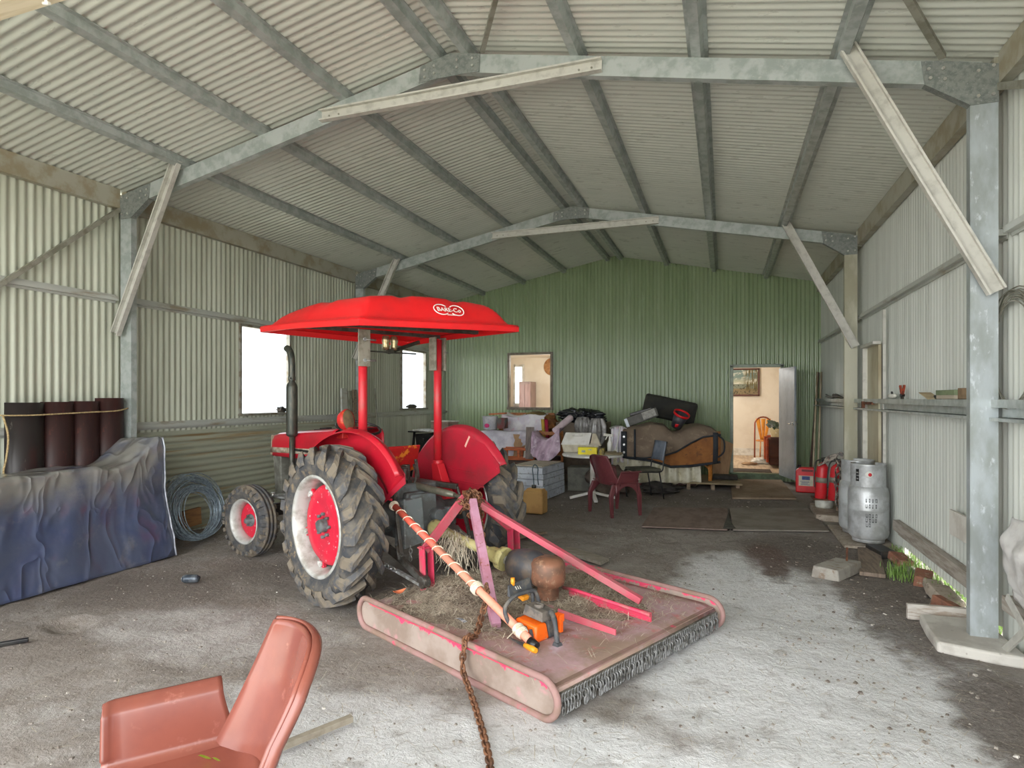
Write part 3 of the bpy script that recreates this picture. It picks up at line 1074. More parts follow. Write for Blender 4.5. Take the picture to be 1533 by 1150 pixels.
# top link
mb = MB()
mb.tube([(-.03, .02, .86), (-.1, 0, .855), (-.42, -.09, .815), (-.5, -.11, .805)], [.02, .03, .03, .022], 12)
mb.cyl((-.5, -.112, .805), (-.6, -.13, .79), .016, 10)
mb.cyl((-.6, -.16, .79), (-.6, -.1, .79), .03, 12)
mb.build('top_link', mat('greenish_top_link_steel', (112, 112, 98), (134, 130, 116), .45, .4, 14), TR)
# lower links, lift rods, stabiliser chains
for s in (-1, 1):
    mb = MB()
    mb.bar((-.05, s*.3, .42), (-.45, s*.36, .36), .022, .07)
    mb.bar((-.45, s*.36, .36), (-.78, s*.4, .27), .03, .055)
    mb.cyl((-.78, s*.37, .27), (-.78, s*.43, .27), .045, 14)
    mb.build('lower_link', M_OILY, TR, bevel=.004)
    mb = MB()
    mb.bar((.05, s*.16, .86), (-.28, s*.32, .83), .05, .045)
    mb.tube([(-.28, s*.32, .83), (-.34, s*.335, .66)], .014, 8)
    mb.bar((-.34, s*.335, .66), (-.42, s*.35, .4), .028, .028)
    mb.bar((-.405, s*.36, .46), (-.43, s*.36, .36), .055, .012)
    mb.build('lift_rod', M_OILY, TR, bevel=.003)
    mb = MB()
    chain_along(mb, [(-.1, s*.5, .38), (-.3, s*.47, .335), (-.5, s*.44, .3)], .05, .032, .006)
    mb.bar((-.5, s*.44, .3), (-.76, s*.42, .255), .03, .02)
    mb.build('stabiliser_chain', M_SILV, TR)
mb = MB()
chain_along(mb, [(-.31, .2, .5), (-.33, .2, .4), (-.33, .2, .3)], .04, .024, .004)
mb.build('linch_pin_chain', M_SILV, TR)
# bonnet
mb = MB()
def bonnet(u, v):
    x = .78 + 1.43*u
    top = 1.305 - .10*u - (.03*max(0, (u-.9)/.1)**2)
    bot = 1.0 - .03*u
    w = .265 - .012*u - (.02*max(0, (u-.92)/.08)**2)
    r = .06
    # profile v: 0 bottom right -> 1 bottom left
    pts = [(-w, bot), (-w-.004, (bot+top)/2), (-w, top-r), (-w+r*.3, top-r*.3), (-w+r, top), (0, top+.012), (w-r, top), (w-r*.3, top-r*.3), (w, top-r), (w+.004, (bot+top)/2), (w, bot)]
    f = v*10
    i = min(int(f), 9)
    t = f-i
    a, b = pts[i], pts[i+1]
    return Vector((x, a[0]*(1-t)+b[0]*t, a[1]*(1-t)+b[1]*t))
mb.patch(bonnet, 22, 20)
bon = mb.build('bonnet', M_RED, TR, solid=.006)
mb = MB()
for s in (-1, 1):
    def fl(u, v, s=s):
        x = .8 + 1.38*u
        z = 1.075 - .04*u + .055*(v-.5) + .01*(1-u)
        return Vector((x, s*(.2735 - .012*u), z))
    mb.patch(fl, 8, 2)
mb.build('side_stripe', M_STRIPE, bon, solid=.003)
mb = MB()
mb.box((1.35, .279, 1.07), (.5, .004, .022))
mb.build('side_badge', M_BLK, bon)
mb = MB()
mb.box((1.35, .05, 1.283), (.14, .06, .02), (0, R(4), 0))
mb.bar((1.0, .12, 1.298), (1.45, .12, 1.27), .012, .006)
mb.build('bonnet_catch', M_BLK, bon)
mb = MB()
mb.hexa([(2.16, -.25, .98), (2.21, -.25, .98), (2.21, .25, .98), (2.16, .25, .98), (2.16, -.24, 1.19), (2.21, -.24, 1.19), (2.21, .24, 1.19), (2.16, .24, 1.19)])
for k in range(9):
    mb.box((2.215, 0, 1.0+.02*k), (.012, .44, .006))
mb.build('grille', M_STRIPE, TR, bevel=.008)
mb = MB()
mb.hexa([(2.0, -.22, .5), (2.15, -.22, .5), (2.15, .22, .5), (2.0, .22, .5), (1.98, -.24, .98), (2.17, -.24, .98), (2.17, .24, .98), (1.98, .24, .98)])
mb.build('radiator_cowl', mat('grey_radiator_cowl', (120, 120, 112), (90, 88, 80), .55, .1, 8), TR, bevel=.01)
# exhaust
mb = MB()
mb.tube([(1.575, .18, .8), (1.575, .27, .84), (1.575, .3, .92), (1.575, .3, 1.22)], .026, 12)
mb.build('exhaust_pipe', M_GRN, TR)
mb = MB()
mb.lathe([(.027, 1.2), (.052, 1.215), (.056, 1.235), (.056, 1.7), (.052, 1.72), (.03, 1.76), (.03, 1.78)], Matrix.Translation((1.575, .3, 0)), 24)
mb.bar((1.562, .357, 1.24), (1.562, .357, 1.7), .006, .004)
mb.build('muffler', M_GRN, TR)
mb = MB()
mb.tube(bez([(1.575, .3, 1.77), (1.575, .3, 1.92), (1.59, .3, 2.01), (1.63, .3, 2.07), (1.69, .3, 2.1)], 5), .034, 14)
mb.lathe([(.037, 1.77), (.037, 1.81)], Matrix.Translation((1.575, .3, 0)), 18)
mb.bar((1.54, .33, 1.79), (1.5, .36, 1.79), .015, .015)
mb.build('exhaust_stack', M_GRN, TR)
# fenders: inner plate with the upper edge rolled over the tyre
def fender(s):
    cx, cz, rr = -.07, .62, .70
    def fn(u, v):
        a = R(12) + (R(145)-R(12))*u      # angle from the front, over the top, to the back
        fl = .24*(1-u)**1.7 + .03
        if v < .35:      # plate
            t = v/.35
            r = rr*(.62+.38*t)
            y = .475
            x, z = cx + r*cos(a), cz + r*sin(a)
            lim = .76 + max(0, (x+.18))*.0
            return Vector((x, s*y, max(z, .74 - .45*min(0, x+.15)*.9 if x < -.15 else .74)))
        t = (v-.35)/.65
        k = t*PI/2
        y = .475 + .05*sin(min(1, t*2.5)*PI/2) + fl*max(0, t-.2)/.8
        r = rr + .035*sin(min(1, t*2.2)*PI/2) - .03*t*t
        return Vector((cx + r*cos(a), s*y, cz + r*sin(a)))
    mb = MB()
    mb.patch(fn, 40, 22)
    f = mb.build('fender', M_REDF if s < 0 else M_RED, TR, solid=.005)
    # flat lower part of the plate down to the axle
    pts = [(-.645, 1.04), (-.655, .97), (-.22, .70), (.0, .72), (.5, .84), (.58, .98), (.3, 1.2), (-.1, 1.27), (-.45, 1.2)]
    mb = MB()
    mb.prism(pts, .006, Matrix(((1, 0, 0, 0), (0, 0, -1, s*.472+.003), (0, 1, 0, 0), (0, 0, 0, 1))))
    mb.build('fender_plate', M_REDF, f)
    mb = MB()
    for (a, b) in (((.02, .95), (-.34, .93)), ((.1, .85), (-.46, .83))):
        mb.bar((a[0], s*.462, a[1]), (b[0], s*.462, b[1]), .012, .016)
    mb.bar((.1, s*.462, .76), (.1, s*.462, 1.02), .012, .014)
    mb.build('fender_rib', M_REDF, f)
    if s < 0:
        mb = MB()
        mb.bar((-.21, -.468, 1.16), (-.27, -.468, 1.255), .003, .02)
        mb.build('paint_scrape', mat('bare_scrape', (226, 176, 160), rough=.5), f)
fender(1)
fender(-1)
# roll bar posts
for s, y in ((1, .39), (-1, -.38)):
    mb = MB()
    mb.tube([(.07, y, 1.0), (.07, y, 2.12)], .036, 18)
    mb.lathe([(.045, .995), (.047, 1.02), (.04, 1.03)], Matrix.Translation((.07, y, 0)), 18)
    p = mb.build('canopy_post', M_POST, TR)
    mb = MB()
    mb.hexa([(-.12, y-.05, .7), (.06, y-.05, .66), (.06, y+.05, .66), (-.12, y+.05, .7), (.025, y-.04, 1.0), (.115, y-.04, 1.0), (.115, y+.04, 1.0), (.025, y+.04, 1.0)])
    mb.build('post_foot', M_POST, p, bevel=.006)
    mb = MB()
    if s > 0:
        mb.box((.028, y+.012, 2.0), (.012, .11, .3))
        b_ = [(.02, y+.012, 2.07), (.02, y+.012, 1.9)]
    else:
        mb.box((.07, y+.055, 1.99), (.09, .02, .3))
        mb.box((.07, y-.055, 1.99), (.09, .02, .3))
        b_ = []
    br = mb.build('post_bracket', mat('grey_bracket_plate', (150, 146, 132), (122, 116, 102), .55, .2, 16) if s > 0 else bpy.data.materials['grey_bracket_plate'], p, bevel=.003)
    if b_:
        for q in b_:
            mb = MB()
            mb.cyl(q, (q[0]-.01, q[1], q[2]), .016, 8)
            mb.cyl((.03, q[1]-.0, q[2]), (.03, q[1]-.11, q[2]), .009, 8)
            mb.build('bracket_bolt', M_SILV, br)
# canopy: skirt with a domed, panelled roof
FLc, RLc, RRc, FRc = Vector((1.36, .70, 2.235)), Vector((-.40, .70, 2.13)), Vector((-.64, -.70, 2.17)), Vector((1.0, -.70, 2.165))
def bil(u, v):     # u rear->front, v left->right
    return (RLc*(1-u)+FLc*u)*(1-v) + (RRc*(1-u)+FRc*u)*v
def canopy(u, v):
    p = bil(u, v)
    e = min(u, 1-u)*1.66
    g = min(v, 1-v)*1.4
    d = min(e*1.0, g)
    up = .0
    # flat brim then a rounded dome
    t = max(0, min(1, (d-.05)/.16))
    up = .045 + .15*(1-(1-t)**2.2)
    if d < .05:
        up = .045 + .012*d/.05
    # front slopes down, crown highest near the middle
    up *= (1 - .45*max(0, (u-.55)/.45)**1.4)
    up += .05*sin(PI*min(1, max(0, v)))*(t)
    # raised panels
    pv = abs(((v*3.0) % 1.0)-.5)*2
    pu = abs(((u*2.0) % 1.0)-.5)*2
    k = max(pv, pu)
    up += .016*t*(1-max(0, min(1, (k-.66)/.2)))
    return p + Vector((0, 0, up))
mb = MB()
mb.patch(canopy, 70, 66)
can = mb.build('canopy', M_CAN, TR, solid=.006)
mb = MB()
edge = []
N = 20
for i in range(N): edge.append(('r', 0, i/N))
for i in range(N): edge.append(('s', i/N, 1))
for i in range(N): edge.append(('f', 1, 1-i/N))
for i in range(N): edge.append(('l', 1-i/N, 0))
rows = []
for (_, u, v) in edge:
    p = canopy(u, v)
    c = bil(.5, .5)
    out = Vector((p.x-c.x, p.y-c.y, 0)).normalized()
    rows.append(mb.verts([p, p+out*.006+Vector((0, 0, -.012)), p+out*.004-Vector((0, 0, .05)), p-out*.004-Vector((0, 0, .052))]))
for i in range(len(rows)):
    a, b = rows[i], rows[(i+1) % len(rows)]
    for k in range(3):
        mb.face([a[k], b[k], b[k+1], a[k+1]], k != 1)
mb.build('canopy_rim', M_CAN, can, solid=.005)
mb = MB()
q0, q1 = bil(.28, .2), bil(.28, .8)
for u in (.28, .62):
    a, b = bil(u, .04), bil(u, .96)
    mb.bar(a+Vector((0, 0, .02)), b+Vector((0, 0, .02)), .05, .03)
mb.build('canopy_frame', M_OILY, can)
# maker's mark on the back of the dome
M_MARK = mat('white_lettering', (240, 236, 228), rough=.5)
def on_dome(v, u):
    return canopy(u, v)
vc, uc = .565, .058
o0 = on_dome(vc, uc)
ax = (on_dome(vc+.1, uc)-on_dome(vc-.1, uc)).normalized()
ay = (on_dome(vc, uc+.03)-on_dome(vc, uc-.02)).normalized()
az = ax.cross(ay).normalized()
Mk = Matrix(((ax.x, ay.x, az.x, 0), (ax.y, ay.y, az.y, 0), (ax.z, ay.z, az.z, 0), (0, 0, 0, 1)))
Mk.translation = o0 + az*.024
lg = text_mesh('canopy_lettering', 'BARE-Co', .056, M_MARK, can, Mk)
mb = MB()
for (cx_, a0, a1) in ((-.07, R(40), R(320)), (.07, R(-140), R(140))):
    pts = []
    for k in range(25):
        a = a0+(a1-a0)*k/24
        pts.append(Mk @ Vector((cx_+.066*cos(a), .05*sin(a), 0)))
    mb.tube(pts, .0045, 6)
mb.bar(Mk @ Vector((-.03, -.05, 0)), Mk @ Vector((.05, -.05, 0)), .004, .008, az)
mb.build('mark_rings', M_MARK, can)
# lamps under the canopy
mb = MB()
for d in (0, .085):
    c = Vector((.3, .02-d, 2.02))
    mb.lathe([(0, -.0), (.026, .0), (.034, .03), (.03, .06), (.036, .075), (.034, .11), (.028, .125)], Matrix.Translation(c), 16)
lp = mb.build('under_canopy_lamp', mat('tarnished_chrome', (206, 196, 160), (150, 132, 96), .25, .75, 14), TR)
mb = MB()
mb.bar((.3, .24, 2.0), (.3, -.3, 2.0), .025, .012)
mb.bar((.32, -.02, 2.0), (.36, -.38, 2.12), .03, .03)
mb.bar((.3, -.02, 1.99), (.3, -.02, 2.03), .05, .05)
mb.build('lamp_bracket', M_GRN, lp)
# seat, steering, dash
mb = MB()
def seatfn(u, v):
    x = .5 - .46*u
    y = (v-.5)*.5*(1-.05*u)
    if u < .62:
        z = .9 + .06*(2*v-1)**2
    else:
        t = (u-.62)/.38
        x = .215 - .07*t
        z = .9 + .27*t**.85 + .06*(2*v-1)**2*(1-t)
    return Vector((x, y, z))
mb.patch(seatfn, 20, 14)
mb.build('seat_pan', M_REDW, TR, solid=.012, bevel=.003)
mb = MB()
mb.box((.33, 0, .84), (.26, .2, .08))
mb.build('seat_bracket', M_DARK, TR, bevel=.01)
mb = MB()
sw = Matrix.Translation((.8, 0, 1.31)) @ Matrix.Rotation(R(-16), 4, 'Y')
pts = [sw @ Vector((.205*cos(2*PI*k/40), .205*sin(2*PI*k/40), 0)) for k in range(40)]
mb.tube(pts, .013, 10, closed=True)
for k in range(3):
    a = 2*PI*k/3+.5
    mb.tube([sw @ Vector((0, 0, -.03)), sw @ Vector((.2*cos(a), .2*sin(a), 0))], .009, 8)
mb.lathe([(0, .005), (.03, 0), (.035, -.04), (.02, -.06)], sw, 16)
mb.tube([sw @ Vector((0, 0, -.04)), sw @ Vector((0, 0, -.4))], .02, 10)
mb.build('steering_wheel', M_BLK, TR)
mb = MB()
mb.hexa([(.72, -.2, .9), (.95, -.2, .9), (.95, .2, .9), (.72, .2, .9), (.8, -.17, 1.13), (.95, -.17, 1.2), (.95, .17, 1.2), (.8, .17, 1.13)])
mb.build('dashboard', M_RED, TR, bevel=.025, seg=3)
mb = MB()
for y in (-.09, .0, .09):
    mb.cyl((.745, y, 1.1), (.735, y, 1.098), .034, 16)
mb.build('dash_gauge', M_BLK, TR)
for s in (-1, 1):
    mb = MB()
    mb.box((.62, s*.36, .52), (.4, .24, .02))
    mb.build('foot_plate', M_DARK, TR)
# red work lamp on the left fender
mb = MB()
Ml = Matrix.Translation((.2, .45, 1.41)) @ Matrix.Rotation(R(-80), 4, 'Y') @ Matrix.Rotation(R(28), 4, 'X')
mb.lathe([(.0, -.09), (.03, -.088), (.07, -.06), (.09, -.02), (.093, .0), (.088, .008)], Ml, 24)
lm = mb.build('work_lamp', M_REDW, TR)
mb = MB()
mb.lathe([(0, .016), (.05, .014), (.085, .004)], Ml, 24)
mb.build('lamp_lens', mat('dusty_lens', (150, 140, 108), (120, 108, 84), .3, .2, 12), lm)
mb = MB()
mb.cyl((.2, .45, 1.27), (.2, .45, 1.35), .04, 12)
mb.box((.2, .45, 1.285), (.1, .16, .05))
mb.build('lamp_stalk', M_REDW, lm, bevel=.008)
# ------------------------------------------------------------------ slasher (mower deck) behind the tractor
SL0 = Vector((-1.475, -.125, 0))          # deck centre in the tractor's axes
_Mt = Matrix.Translation((-2.56, 4.59, -.008)) @ Matrix.Rotation(R(154), 4, 'Z')
SLW = _Mt @ SL0
SLA = thing('slasher', 'faded pink tractor mower deck strewn with hay, chain curtain along its rear edge', 'mower', SLW, R(154))
def S(x, y, z): return (x-SL0.x, y-SL0.y, z)
def W(x, y, z): return _Mt @ Vector((x, y, z))        # tractor axes -> world
def deck_mat():
    t = NT('faded_pink_deck')
    n1 = t.noise(2.2, 7, .62)
    n2 = t.noise(7, 6, .65, off=(4, 4, 4))
    c = t.mix(t.ramp(n1, .4, .6), lin((186, 152, 156)), lin((150, 126, 112)))
    c = t.mix(t.math('MULTIPLY', t.ramp(n2, .56, .68), .8), c, lin((190, 112, 112)))
    c = t.mix(t.math('MULTIPLY', t.ramp(t.noise(5, 6, .6, off=(9, 1, 3)), .56, .7), .85), c, lin((146, 92, 76)))
    c = t.mix(t.math('MULTIPLY', t.ramp(t.noise(3.1, 6, .6, off=(1, 8, 3)), .56, .72), .8), c, lin((204, 186, 206)))
    t.col(c)
    t.rough(.72)
    t.bump(t.noise(25, 5, .6), .2, .004)
    return t.m
M_DECK = deck_mat()
def skid_mat():
    t = NT('mud_rubbed_pink_side')
    x, y, z = t.xyz()
    n = t.noise(3.2, 6, .62)
    c = t.mix(t.ramp(n, .4, .64), lin((164, 148, 138)), lin((140, 122, 110)))
    f = t.math('ADD', z, t.math('MULTIPLY', t.math('SUBTRACT', t.noise(4.5, 6, .7, (1, 1, .35), off=(2, 2, 2)), .5), .28))
    c = t.mix(t.ramp(f, .165, .18), c, lin((226, 72, 108)))
    c = t.mix(t.math('MULTIPLY', t.ramp(t.noise(6, 5, .6, off=(7, 3, 3)), .6, .72), .6), c, lin((200, 140, 146)))
    t.col(c)
    t.rough(.72)
    t.bump(t.noise(20, 5, .6), .2, .004)
    return t.m
M_SKID = skid_mat()
M_RIMS = mat('muddy_pink_rim', (158, 122, 118), (136, 112, 98), .7, 0, 5, c3=(206, 84, 104), s3=4, lo3=.6, hi3=.66, bump=.2, bscale=30)
M_PINK = mat('bright_pink_red_paint', (214, 62, 94), (184, 96, 100), .5, 0, 8, .45, .62, (150, 96, 76), 22, .6, .72)
M_PINKF = mat('chalky_pink_paint', (200, 148, 172), (188, 128, 146), .65, 0, 6, .42, .62, (150, 92, 74), 12, .58, .68, stretch=(1, 1, 1))
M_ARM = mat('salmon_red_arm_paint', (206, 92, 108), (190, 110, 116), .55, 0, 5, .45, .62, (160, 106, 80), 26, .62, .74)
x0, x1 = -.58, -2.36
yl, yr = .775, -.905
DZ = .165
mb = MB()
def deck(u, v):
    x = x0 + (x1-x0)*u
    y = yl-.02 + (yr-yl+.04)*v
    z = DZ + .006*sin(3*u*PI)*sin(2*v*PI)
    if u > .955:
        z -= .05*((u-.955)/.045)**1.6
    if u < .03:
        z -= .03*((.03-u)/.03)
    return Vector(S(x, y, z))
mb.patch(deck, 40, 30)
dk = mb.build('deck_plate', M_DECK, SLA, solid=.01)
# stadium-shaped side skids
for s, y in ((1, yl), (-1, yr)):
    pts = []
    r0, r1 = .11, .105
    top, bot = .208, .008
    xa, xb = x0+.02, x1-.03
    n = 10
    for k in range(n+1):                       # front end, rounded
        a = PI/2 - PI*k/n
        pts.append((xa - r0*.85 + r0*.85*cos(a), (top+bot)/2 + (top-bot)/2*sin(a)))
    for k in range(n+1):
        a = -PI/2 - PI*k/n
        pts.append((xb + r1 + r1*cos(a), (top+bot)/2-.005 + (top-bot)/2*sin(a)))
    pts = [(p[0]-SL0.x, p[1]) for p in pts]
    M = Matrix(((1, 0, 0, 0), (0, 0, -1, y-SL0.y + (.008 if s > 0 else 0)), (0, 1, 0, 0), (0, 0, 0, 1)))
    mb = MB()
    mb.prism(pts, .008, M)
    sk = mb.build('side_skid', M_SKID, SLA)
    # rolled pipe along the skid outline
    mb = MB()
    mb.tube([M @ Vector((p[0], p[1], -.012*s+.004)) for p in pts], .019, 10, closed=True)
    mb.build('skid_rim', M_RIMS, sk)
    # inner edge strip in bright pink
    mb = MB()
    mb.bar(S(x0-.12, y+s*.021, .188), S(x1+.16, y+s*.021, .186), .006, .014)
    mb.build('skid_edge', M_PINK, sk)
mb = MB()
mb.tube([S(x1+.025, yl-.02, DZ-.03), S(x1+.025, yr+.02, DZ-.03)], .02, 10)
mb.build('rear_roll', M_DECK, SLA)
mb = MB()
mb.bar(S(x1+.03, yl-.03, DZ-.012), S(x1+.03, yr+.03, DZ-.012), .03, .014)
mb.build('rear_edge', M_RIMS, SLA)
# fringe of chain along the rear edge
mb = MB()
random.seed(5)
NS = 64
for k in range(NS):
    y = yl-.045 + (yr-yl+.09)*k/(NS-1)
    sway = random.uniform(-.006, .006)
    zt = DZ-.035
    for j in range(4):
        zc = zt - .018 - j*.031
        if zc < .02:
            break
        link_ring(mb, S(x1-.012-.004*j+sway*j*.5, y+sway*j, zc), (0, 0, -1), (0, 1, 0) if j % 2 == 0 else (1, 0, 0), .042, .024, .0046, 5, 10)
o = mb.build('chain_curtain', mat('dull_chain_steel', (150, 150, 150), (100, 98, 94), .45, .35, 30), SLA)
o['kind'] = 'stuff'
mb = MB()
mb.bar(S(x1+.0, yl-.03, DZ-.055), S(x1+.0, yr+.03, DZ-.055), .012, .05)
mb.build('curtain_bar', mat('dirty_grey_bar', (120, 116, 106), (96, 90, 80), .6, .2, 12), SLA)
# hitch frame: two front legs, sloping strut to the deck, diagonal braces
AP = (-.66, -.13, .80)
for s, yy in ((1, .36), (-1, -.62)):
    mb = MB()
    yt = -.13 + s*.05
    mb.bar(S(-.66, yt, .8), S(-.70, yy-s*.03, .47), .075, .012, (1, 0, 0))
    mb.bar(S(-.63, yt, .8), S(-.67, yy-s*.03, .47), .012, .06, (1, 0, 0))
    lg = mb.build('hitch_leg', M_ARM if s > 0 else M_PINK, SLA, bevel=.002)
    mb = MB()
    for dy in (0, -s*.075):
        mb.bar(S(-.70, yy+dy, .5), S(-.72, yy+dy, .16), .065, .012, (0, 1, 0))
    mb.bar(S(-.70, yy+.02, .49), S(-.70, yy-s*.1, .49), .06, .012)
    mb.build('clevis_leg', M_PINK, lg, bevel=.002)
mb = MB()
mb.bar(S(-.70, -.13, .77), S(-1.58, .44, .17), .06, .07)
mb.build('strut', M_PINKF, SLA, bevel=.004)
mb = MB()
mb.bar(S(-.68, -.2, .75), S(-2.0, -.52, .205), .05, .045)
mb.build('brace_bar', M_ARM, SLA, bevel=.003)
mb = MB()
mb.bar(S(-.66, -.17, .70), S(-.66, -.17, .86), .06, .012, (1, 0, 0))
mb.bar(S(-.66, -.09, .70), S(-.66, -.09, .86), .06, .012, (1, 0, 0))
mb.cyl(S(-.66, -.2, .79), S(-.66, -.06, .79), .014, 10)
mb.build('hitch_lugs', M_RUST, SLA, bevel=.003)
# deck ribs
mb = MB()
mb.bar(S(-1.55, -.3, .205), S(-2.22, -.3, .205), .012, .06)
mb.tube([S(-1.5, -.29, .235), S(-1.62, -.29, .24), S(-2.22, -.29, .22)], .013, 8)
mb.build('deck_rib', M_PINK, SLA)
mb = MB()
mb.bar(S(-1.75, .05, .205), S(-2.2, .05, .2), .008, .05, h1=.035)
mb.build('deck_rib', M_ARM, SLA)
# gearbox and its black cone guard
mb = MB()
Mg = Matrix.Translation(S(-1.5, -.13, 0))
mb.lathe([(.0, .485), (.06, .482), (.1, .468), (.118, .44), (.122, .34), (.11, .3), (.075, .28), (.075, .2)], Mg, 28)
gb = mb.build('gearbox', mat('rust_brown_gearbox', (142, 98, 76), (112, 84, 68), .55, .2, 8, c3=(160, 124, 100), s3=26), SLA)
mb = MB()
mb.tube([S(-1.46, -.13, .37), S(-1.36, -.13, .375), S(-1.25, -.125, .38), S(-1.17, -.12, .38)], [.1, .128, .12, .098], 24)
mb.build('shaft_cowl', mat('black_shaft_cowl', (66, 66, 70), (96, 84, 74), .5, 0, 9), gb)
mb = MB()
mb.cyl(S(-1.5, -.2, .45), S(-1.5, -.22, .47), .018, 8)
mb.build('filler_plug', M_RUST, gb)
# driveshaft with yellowed guard
M_YEL = mat('yellowed_plastic_guard', (200, 190, 134), (170, 160, 106), .5, 0, 8, c3=(120, 108, 76), s3=22)
PA, PB = Vector(S(-.36, .0, .54)), Vector(S(-1.12, -.115, .385))
def along(t): return PA.lerp(PB, t)
mb = MB()
mb.tube([along(.12), along(.5), along(.85)], .038, 18)
sh = mb.build('shaft_guard', M_YEL, SLA)
mb = MB()
mb.tube([along(-.02), along(.02), along(.1), along(.16), along(.2)], [.05, .068, .062, .05, .042], 20)
mb.build('guard_bell', M_YEL, sh)
mb = MB()
mb.tube([along(.76), along(.8), along(.88), along(.9), along(.97)], [.042, .055, .06, .085, .088], 20)
mb.build('guard_bell', M_YEL, sh)
mb = MB()
mb.tube([along(.9), along(1.08)], .03, 12)
mb.bar(along(.98), along(1.08), .075, .03)
mb.build('yoke', M_SILV, sh)
# ------------------------------------------------------------------ hay on the deck
M_HAY = mat('dry_hay', (206, 196, 176), (170, 156, 136), .9, 0, 14, c3=(120, 106, 90), s3=30)
M_HAYD = mat('dark_hay_litter', (150, 136, 120), (116, 102, 90), .95, 0, 12, .4, .6, (184, 172, 152), 50, .56, .66, .9, 60, .02)
def hay_h(x, y):
    """height of the litter above the deck in tractor axes"""
    h = .12*math.exp(-((x+.95)/.36)**2 - ((y-.15)/.42)**2) + .07*math.exp(-((x+1.45)/.5)**2 - ((y+.15)/.32)**2)
    h += .05*math.exp(-((x+1.25)/.5)**2 - ((y-.5)/.2)**2) + .035*math.exp(-((x+1.5)/.5)**2 - ((y+.6)/.3)**2)
    h += .03*math.exp(-((x+1.95)/.3)**2 - ((y+.35)/.2)**2) + .03*math.exp(-((x+1.2)/.55)**2 - ((y+.75)/.2)**2)
    h *= .75 + .5*noise.fractal(Vector((x*5, y*5, 1)), 1., 2., 3)
    return h
mb = MB()
def hf(u, v):
    x = -.62 - 1.65*u
    y = .74 - 1.68*v
    h = hay_h(x, y)
    return Vector((x-SL0.x, y-SL0.y, DZ - .006 + max(0, h-.016) + .004*noise.noise(Vector((x*40, y*40, 0)))*(h > .016)))
mb.patch(hf, 80, 80)
HB_ = tag(mb.build('hay_litter', M_HAYD, loc=SLW, rot=(0, 0, R(154))), 'brown hay litter heaped on the pink mower deck', 'hay', kind='stuff')
mb = MB()
random.seed(11)
def blade(mb, p, a, tilt, L, w, curl):
    d = Vector((cos(a)*cos(tilt), sin(a)*cos(tilt), sin(tilt)))
    s = Vector((-sin(a), cos(a), 0))*w/2
    q = p + d*L*.5 + Vector((0, 0, curl))
    e = p + d*L + s*random.uniform(-14, 14)*.5
    v = mb.verts([p-s, p+s, q-s, q+s, e])
    mb.face([v[0], v[1], v[3], v[2]])
    mb.face([v[2], v[3], v[4]])
cnt = 0
while cnt < 6500:
    x, y = random.uniform(-2.3, -.56), random.uniform(-.98, .76)
    h = hay_h(x, y)
    if random.random() > min(1, .05 + h*14):
        continue
    cnt += 1
    p = Vector((x-SL0.x, y-SL0.y, DZ + max(0, h-.02) + random.uniform(0, .014)))
    blade(mb, p, random.uniform(0, 2*PI), random.gauss(.02, .16), random.uniform(.04, .16), random.uniform(.0015, .0032), random.uniform(0, .014))
# tuft hanging over the driveshaft
for k in range(130):
    t = random.uniform(.2, .55)
    c = along(t) + Vector((random.gauss(0, .03), random.gauss(.02, .035), .04))
    for q in range(1):
        a = random.uniform(0, 2*PI)
        e = c + Vector((random.gauss(0, .07), random.gauss(0.03, .07), -random.uniform(.1, .28)))
        m_ = c.lerp(e, .45) + Vector((random.gauss(0, .03), random.gauss(0, .03), .05))
        s = Vector((.0012, .001, 0))
        v = mb.verts([c-s, c+s, m_-s, m_+s, e-s, e+s])
        mb.face([v[0], v[1], v[3], v[2]])
        mb.face([v[2], v[3], v[5], v[4]])
tag(mb.build('loose_hay', M_HAY, loc=SLW, rot=(0, 0, R(154)), fix=False), 'loose dry hay stalks scattered over the mower deck and driveshaft', 'hay', kind='stuff')
# ------------------------------------------------------------------ rusty chain over the hitch and down to the floor
M_CHAIN = mat('rusty_chain_iron', (134, 92, 66), (96, 68, 52), .75, .3, 25, c3=(166, 124, 92), s3=60)
mb = MB()
pA = W(-.70, -.16, .82)
chain_along(mb, [W(-.64, -.06, .70), W(-.70, -.08, .80), W(-.66, -.14, .86), W(-.72, -.18, .80), W(-.68, -.22, .68), W(-.74, -.17, .60), W(-.70, -.24, .74), W(-.66, -.2, .84), W(-.74, -.12, .72), W(-.72, -.2, .6), W(-.75, -.2, .45), W(-.78, -.2, .33)], .05, .034, .0075)
chain_along(mb, [W(-.68, -.02, .78), W(-.74, -.08, .72), W(-.70, -.1, .66), W(-.74, -.16, .70), W(-.69, -.2, .78)], .05, .034, .0075)
tag(mb.build('hitch_chain', M_CHAIN), 'rusty chain bundled round the top of the hitch frame', 'chain')
from mathutils import Vector as V_
mb = MB()
chain_along(mb, [W(-1.49, .44, .40), W(-1.53, .47, .36), W(-1.54, .52, .26), W(-1.66, .68, .205), W(-1.70, .77, .235), W(-1.72, .815, .205), W(-1.73, .835, .08), Vector((-1.265, 2.95, .012)), Vector((-1.17, 2.8, .008)), Vector((-1.06, 2.62, .006)), Vector((-.94, 2.4, .006)), Vector((-.86, 2.2, .006))], .046, .03, .0068)
tag(mb.build('dangling_chain', M_CHAIN), 'rusty chain hanging from the tilted pole over the deck edge down to the floor', 'chain')
